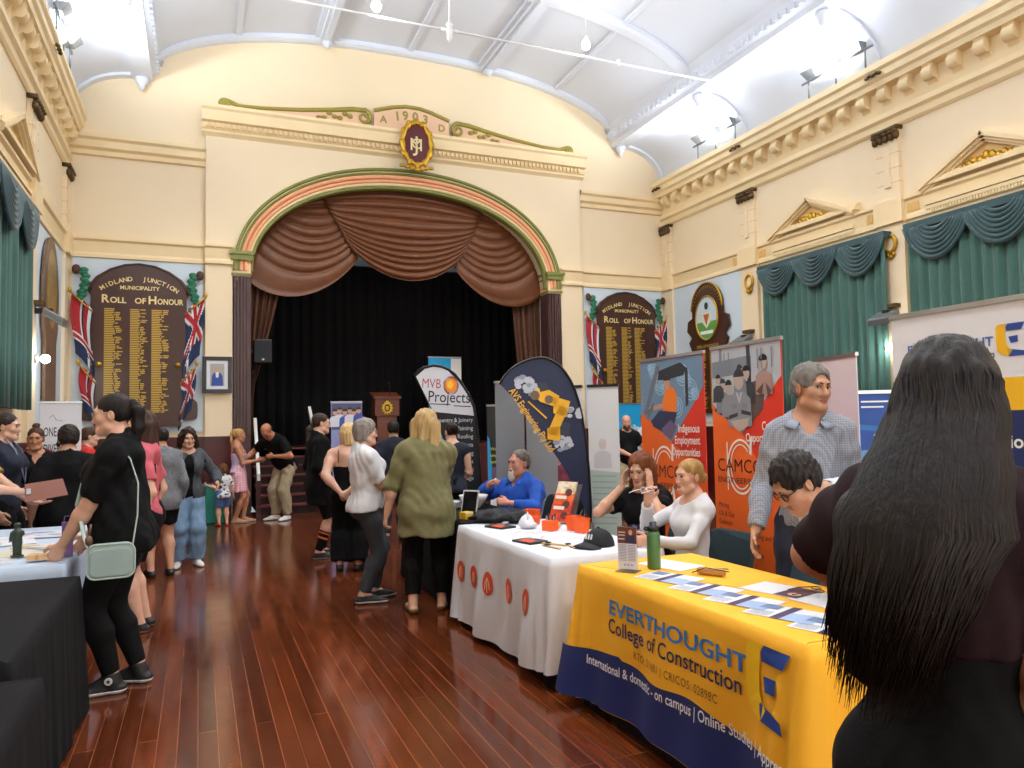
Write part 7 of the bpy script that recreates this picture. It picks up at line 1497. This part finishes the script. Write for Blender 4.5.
person('person with dark hair bun in a heather grey jumper, back turned, beyond the ponytailed person', (-.37, 8.9, 0), 20, 1.60, dict(fem=1, hw=1.08, bw=.98, dw=1.05, lw=1.1),
    [dict(k='top', m=GRY, n='jumper', sleeve=1.85, hem=-.09, neck=.05, e=.022, so=.02, se=.02, wr=.006), dict(k='bottom', m=BLK, n='shorts', len=.7, e=.012, e1=.024), SHOE()], ('bun', '#1E1512', dict(at=(0, -.09, .05), r=.03)), SK_M, 'far')
person('curly-haired person facing us in a grey zip jacket, black top and pale jeans', (-.12, 9.42, 0), 186, 1.575, dict(fem=1, bust=1, hw=1.12, dw=1.05, handL=(-.3, .16, .92), elbL=(-.6, -1, -.2), handR=(.26, .06, .78), hyaw=8, lw=1.05),
    [TEE(BLK, hem=-.03, sleeve=.3, e=.014, neck=.055), dict(k='top', m=JKT, n='jacket', sleeve=1.85, hem=-.06, neck=.058, e=.03, so=.024, se=.024, open=.034, wr=.006), TRS(DEN, e1=.028, e2=.05, wr=.006), SHOE(SWH)], ('curly', '#2C1A14', dict(len=.14, w=1.3, vol=.022)), '#C9997F', 'mid')
person('fair ponytailed person in a lilac top and pink checked skirt by the stage steps', (.6, 13.3, 0), 268, 1.57, dict(fem=1, bust=.9, lw=.95, handR=(.1, .3, 1.02), handL=(-.05, .32, 1.0), footL=(-.05, .08, .07), footR=(.06, -.05, .07)),
    [dict(k='top', m=LIL, n='camisole', sleeve=0, hem=.0, strap=.2, e=.012), dict(k='straps', m=LIL), dict(k='skirt', m=GIN, n='skirt', top=.09, hem=-.2, flare=.05, e=.016), SHOE(mat('sandal_tan', '#B08A60', .6), SWH, high=-.03)], ('pony', '#B98E56', dict(at=(0, -.1, .075), len=.34, w=.028)), SK_T, 'far')
person('small child in a white patterned t-shirt and blue shorts, back turned, holding a hand out', (.36, 13.0, 0), 10, .96, dict(head=1.5, bw=1.05, hw=1.05, handL=(-.24, .02, .66), elbL=(-.5, -.5, -1), handR=(.17, .02, .44), nohands=0, dw=1.15, lw=1.1),
    [TEE(SPT, hem=-.06, sleeve=.7, e=.014, so=.02, se=.012), dict(k='bottom', m=fab('child_blue', '#4E7DB8'), n='shorts', len=.8, e=.012, e1=.02), SHOE(mat('shoe_red', '#B52A22', .5))], ('short', '#5E3A22', dict(vol=.012)), SK_L, 'far', None, 'child')
person('bald person in a black polo shirt and khaki trousers bowing by the stage steps', (1.32, 13.35, 0), 128, 1.80, dict(lean=34, plean=8, pelvis=(0, -.06, .94), belly=1.2, bw=1.1, dw=1.15, hpitch=48, hyaw=6, handR=(.42, .46, 1.02), elbR=(1, -.3, -.5), handL=(-.12, .3, 1.08), elbL=(-1, -.3, -.4), footL=(-.13, .02, .08), footR=(.1, .05, .08), aw=1.1),
    [TEE(BLK, n='polo_shirt', hem=-.06, sleeve=.75, e=.022), dict(k='collar', m=BLK, r=.05), TRS(KHA, e1=.03, e2=.035, wr=.006), SHOE(SWH, SWH, sole=.03)], ('balding', '#4A3A30', {}), '#B5775A', 'mid')
person('long-haired person in glasses and black clothes with orange striped socks', (1.33, 9.2, 0), 276, 1.74, dict(bw=1.02, hyaw=-4, hpitch=4, handR=(.2, .1, .9), handL=(-.2, .1, .9), footL=(-.1, .05, .08), footR=(.08, -.04, .08)),
    [dict(k='top', m=BLK, n='tunic', sleeve=1.2, hem=-.16, neck=.05, e=.026, flare=.02, so=.03), dict(k='bottom', m=BLK, n='shorts', len=.98, e=.014, e1=.03), dict(k='socks', m=BLK, lo=.05, hi=.62), dict(k='socks', m=ORG, se=.0075, lo=.38, hi=.45, n='sock_stripe'), dict(k='socks', m=ORG, se=.0075, lo=.52, hi=.58, n='sock_stripe'), SHOE(SBK, SWH), dict(k='glasses', m=M_blk)], ('pony', '#33231A', dict(at=(0, -.1, -.03), len=.36, w=.036, vol=.01)), SK_L, 'mid')
person('fair-haired person in a black strappy top, hands clasped behind the back', (1.5, 8.25, 0), 338, 1.60, dict(fem=1, bw=1.12, dw=1.2, hw=1.15, lw=1.1, aw=1.25, hyaw=-68, handL=(-.05, -.2, .86), handR=(.05, -.21, .87), elbL=(-1, -.4, 0), elbR=(1, -.4, 0), hdirL=(.7, -.1, -.5), hdirR=(-.7, -.1, -.4), palmL=(0, 1, 0), palmR=(0, 1, 0), curlL=45, curlR=45),
    [dict(k='top', m=BLK, n='camisole', sleeve=0, hem=-.02, strap=.175, e=.014, wr=.004), dict(k='straps', m=BLK), TRS(BLK, e1=.04, e2=.06, top=.09), SHOE(), dict(k='glasses', m=M_blk)], ('bob', '#BFA070', dict(len=.105, w=1.15)), '#D6AA94', 'mid')
person('grey-haired person in a white t-shirt and black jeans seen in profile', (1.38, 6.72, 0), 272, 1.63, dict(fem=1, bust=1.0, bw=1.0, dw=1.08, hw=1.1, belly=.9, aw=1.05, lean=-2, handR=(.05, .32, .98), elbR=(.5, -.8, -1), handL=(-.05, .32, .98), hyaw=-2, hpitch=3, footL=(-.08, .08, .08), footR=(.08, -.06, .08)),
    [TEE(WHT, hem=-.03, sleeve=.85, e=.026, so=.026, se=.014, wr=.006), TRS(CHA, e1=.012, e2=.016), SHOE(SBK, SWH, lace=SWH, sole=.025), dict(k='glasses', m=mat('wire_pale', ''))], ('bob', '#7E7670', dict(len=.055, vol=.012)), SK_L, 'near')
person('fair-haired person in a loose olive shirt, back turned, at the black table', (1.76, 6.12, 0), 344, 1.69, dict(fem=1, bw=1.14, dw=1.3, hw=1.18, lw=1.05, aw=1.1, hyaw=-22, handL=(-.34, .05, .78), elbL=(-.7, -1, 0), handR=(.1, .34, .95), curlL=40, footL=(-.12, .0, .08), footR=(.12, .06, .08)),
    [dict(k='top', m=OLV, n='shirt', sleeve=1.05, hem=-.145, neck=.05, e=.034, flare=.045, so=.03, se=.026, wr=.009, wf=.75), dict(k='collar', m=OLV, r=.05), TRS(BLK, e1=.016, e2=.016, len=1.84), SHOE(mat('flat_tan', '#8C7458', .6, var=(60, .2)), high=-.035)], ('long', '#A98D5E', dict(len=.2, w=1.4, vol=.018)), SK_L, 'near')
person('dark-haired person in navy with back turned near the lectern', (2.45, 10.1, 0), 350, 1.63, dict(bw=1.05), [TEE(NVY, e=.02), TRS(CHA), SHOE()], ('short', '#17120F', dict(vol=.008)), SK_M, 'far')
person('dark-haired person in a sleeveless navy top in front of the white and black flag', (2.72, 8.35, 0), 335, 1.60, dict(fem=1, bw=1.0, hw=1.1, hyaw=28, handR=(.16, .22, .95)), [dict(k='top', m=NVY, n='top', sleeve=.12, hem=-.04, neck=.06, e=.014), TRS(BLK), SHOE()], ('bun', '#231814', dict(at=(0, -.1, .04), r=.05, vol=.012)), SK_L, 'mid')
person('bald bearded person in a black polo shirt in front of the turquoise banner', (6.5, 10.7, 0), 172, 1.68, dict(bw=1.1, handL=(-.08, .3, 1.02), handR=(.06, .32, 1.0), elbL=(-1, -.3, -.3), elbR=(1, -.3, -.3), hyaw=-18, belly=1.1), [TEE(BLK, n='polo_shirt', e=.02), TRS(KHA), SHOE(), dict(k='beard', m=mat('beard_dark', '#3A2A22', .7))], ('balding', '#4A3528', {}), '#C48F76', 'far')
person('dark-haired person in a white shirt half hidden by the orange banner', (7.28, 11.3, 0), 95, 1.72, {}, [TEE(WHT, n='shirt', e=.02), TRS(fab('brown', '#4A3A30')), SHOE()], ('short', '#15110F', {}), SK_D, 'far')
person('person in a wine red top seated behind the navy flag', (3.95, 8.05, 0), 92, 1.66, dict(SEAT(), fem=1, handL=(-.1, .3, .8), handR=(.1, .3, .8)), [TEE(WRD, sleeve=1.2, e=.024), TRS(BLK), SHOE()], ('bob', '#3A2218', {}), SK_L, 'far')
# stall holders on the far left
ep, _ = person('person with hair in a topknot, black uniform jacket and red shoulder boards', (-1.5, 8.75, 0), 196, 1.62, dict(fem=1, bust=1, hyaw=-14, bw=1.02, handR=(.12, .3, 1.0), handL=(-.12, .3, .98)), [dict(k='top', m=BLK, n='jacket', sleeve=1.9, hem=-.06, neck=.048, vee=.08, e=.024, so=.016), dict(k='collar', m=BLK, r=.048), TRS(BLK), SHOE()], ('bun', '#4A2E20', dict(at=(0, -.04, .13), r=.034)), SK_T, 'mid')
for s_ in (-1, 1): b = MB().box((-.05, -.025, 0), (.05, .025, .012)); o = obj('shoulder_board', b, mat('board_red', '#A81E2A', .6), ep); o.location = (s_*.125, .0, 1.355); o.rotation_euler = (0, s_*.3, 0)
b = MB().box((-.035, -.002, -.01), (.035, .002, .01)); o = obj('name_badge', b, mat('badge_pale', '#C9D6E8', .4), ep); o.location = (-.07, .158, 1.2)
person('person with dark hair drawn back and white collar, second uniformed figure by the white banner', (-1.37, 9.6, 0), 242, 1.54, dict(fem=1, bust=1), [TEE(WHT, e=.014, neck=.04, hem=0), dict(k='top', m=BLK, n='blazer', sleeve=1.9, hem=-.06, neck=.05, vee=.13, e=.026), TRS(BLK), SHOE()], ('bun', '#15100E', dict(at=(0, -.1, -.01), r=.035)), SK_T, 'far')
person('short-haired person in a black dress with back turned at the map table', (-1.05, 7.55, 0), 8, 1.62, dict(fem=1, bw=1.1, dw=1.15, hw=1.15, hyaw=4, aw=1.1, handL=(-.27, .04, .82), handR=(.27, .04, .82)), [TEE(fab('black_dress', '#0A0A0E', spec=.2), n='dress', sleeve=.75, hem=-.25, flare=.04, e=.02, neck=.05), TRS(BLK), SHOE()], ('short', '#1F1613', dict(vol=.012)), SK_L, 'mid')
ll, _ = person('dark-haired person in a navy top with a lanyard at the far left edge', (-1.62, 8.0, 0), 262, 1.75, dict(fem=1, bust=1, bw=1.02), [TEE(NVY, sleeve=1.1, e=.022), TRS(BLK), SHOE()], ('bun', '#241813', dict(at=(0, -.1, .03), r=.034)), SK_L, 'mid')
b = MB(); b.tube([(-.06, .03, 1.5), (-.08, .12, 1.4), (-.05, .165, 1.22), (0, .175, 1.1), (.05, .165, 1.22), (.08, .12, 1.4), (.06, .03, 1.5)], .008, 6, flat=.4); obj('lanyard', b, fab('lanyard', '#7F86A0'), ll, True)
hp, _ = person('person in a tan top at the left edge, hands held out over the map table', (-1.66, 7.2, 0), 262, 1.68, dict(fem=1, handR=(.16, .42, 1.08), handL=(-.02, .42, .98), elbR=(.8, -.5, -.6), elbL=(-.8, -.5, -.6), palmR=(-.2, 0, -1), palmL=(0, 0, 1), hdirR=(-.1, 1, .1), hdirL=(0, 1, -.25), curlL=18, curlR=40), [TEE(fab('tan', '#8E7A3E'), e=.02), TRS(BLK), SHOE()], ('bob', '#3A2418', {}), SK_L, 'mid')
t = thing('clipboard', 'red brown clipboard held over the map table at the left edge', 'clipboard', (-1.13, 6.95, 1.09), .12); t.rotation_euler = (.75, -.1, .12); obj('board', MB().add([(-.13,-.1,0),(.16,-.1,.015),(.13,.1,.0),(-.13,.1,-.01),(-.13,-.1,.006),(.16,-.1,.021),(.13,.1,.006),(-.13,.1,-.004)], [(0,3,2,1),(4,5,6,7),(0,1,5,4),(1,2,6,5),(2,3,7,6),(3,0,4,7)]), mat('clip_brown', '#7A4A3C', .45), t); obj('clip', MB().box((-.12, -.03, .0), (-.09, .03, .014)), M_alu, t)
person('brown-haired person in a red t-shirt at the back left, beyond the map table', (-1.27, 10.6, 0), 280, 1.62, {}, [TEE(RED, e=.02), TRS(CHA), SHOE()], ('short', '#4A3222', {}), SK_L, 'far')
person('person in an orange shirt glimpsed between the two fair and grey heads', (1.95, 9.9, 0), 120, 1.57, dict(fem=1), [TEE(ORG, e=.02), TRS(CHA), SHOE()], ('bob', '#4A3222', {}), SK_L, 'far')
# toy soldier on the maps
t = thing('toy_soldier', 'dark green model soldier standing on the maps', 'figurine', (-1.0, 5.32, LT+.012), .4); k_ = .105; q = lambda *a: npv(*a)*k_
g = [grp([cone(q(-.12, 0, .05), q(-.1, 0, .75), .1*k_, .13*k_), cone(q(.14, .05, .05), q(.1, 0, .75), .1*k_, .13*k_), cone(q(0, 0, .8), q(0, .02, 1.3), .2*k_, .24*k_), ell(q(0, .02, 1.68), npv(.14, .16, .18)*k_), cone(q(-.26, 0, 1.3), q(-.3, .2, .95), .09*k_, .08*k_), cone(q(.26, 0, 1.3), q(.2, .35, 1.0), .09*k_, .08*k_), cone(q(0, -.15, 1.0), q(0, -.16, 1.3), .16*k_, .16*k_)], .02, .01)]
V, F = grow(g, .004); meshobj('figure', V, F, mat('soldier_green', '#2C3A2C', .5), t); b = MB(); b.ball((0, .002, 1.76*k_), (.02, .021, .014), 6); obj('helmet', b, mat('soldier_green', ''), t, True); b = MB(); b.tube([q(-.35, .3, .8), q(.45, .45, 1.15)], .004, 5); obj('rifle', b, M_blk, t, True); b = MB().box((-.03, -.025, -.004), (.03, .025, .005)); obj('stand', b, mat('soldier_green', ''), t)
t = thing('spectacles', 'white framed glasses held near the mouth of the fair-haired person', 'glasses', (2.70, 4.21, 1.10), 1.9); b = MB()
for s_ in (-1, 1): b.tube([(s_*.03+.022*math.cos(a), 0, .018*math.sin(a)) for a in np.linspace(0, 2*PI, 14, endpoint=False)], .003, 5, closed=True); b.tube([(s_*.052, 0, .004), (s_*.056, .06, .0), (s_*.05, .12, -.01)], .003, 5)
obj('frame', b, mat('frame_white', '#DADCE0', .3), t, True)
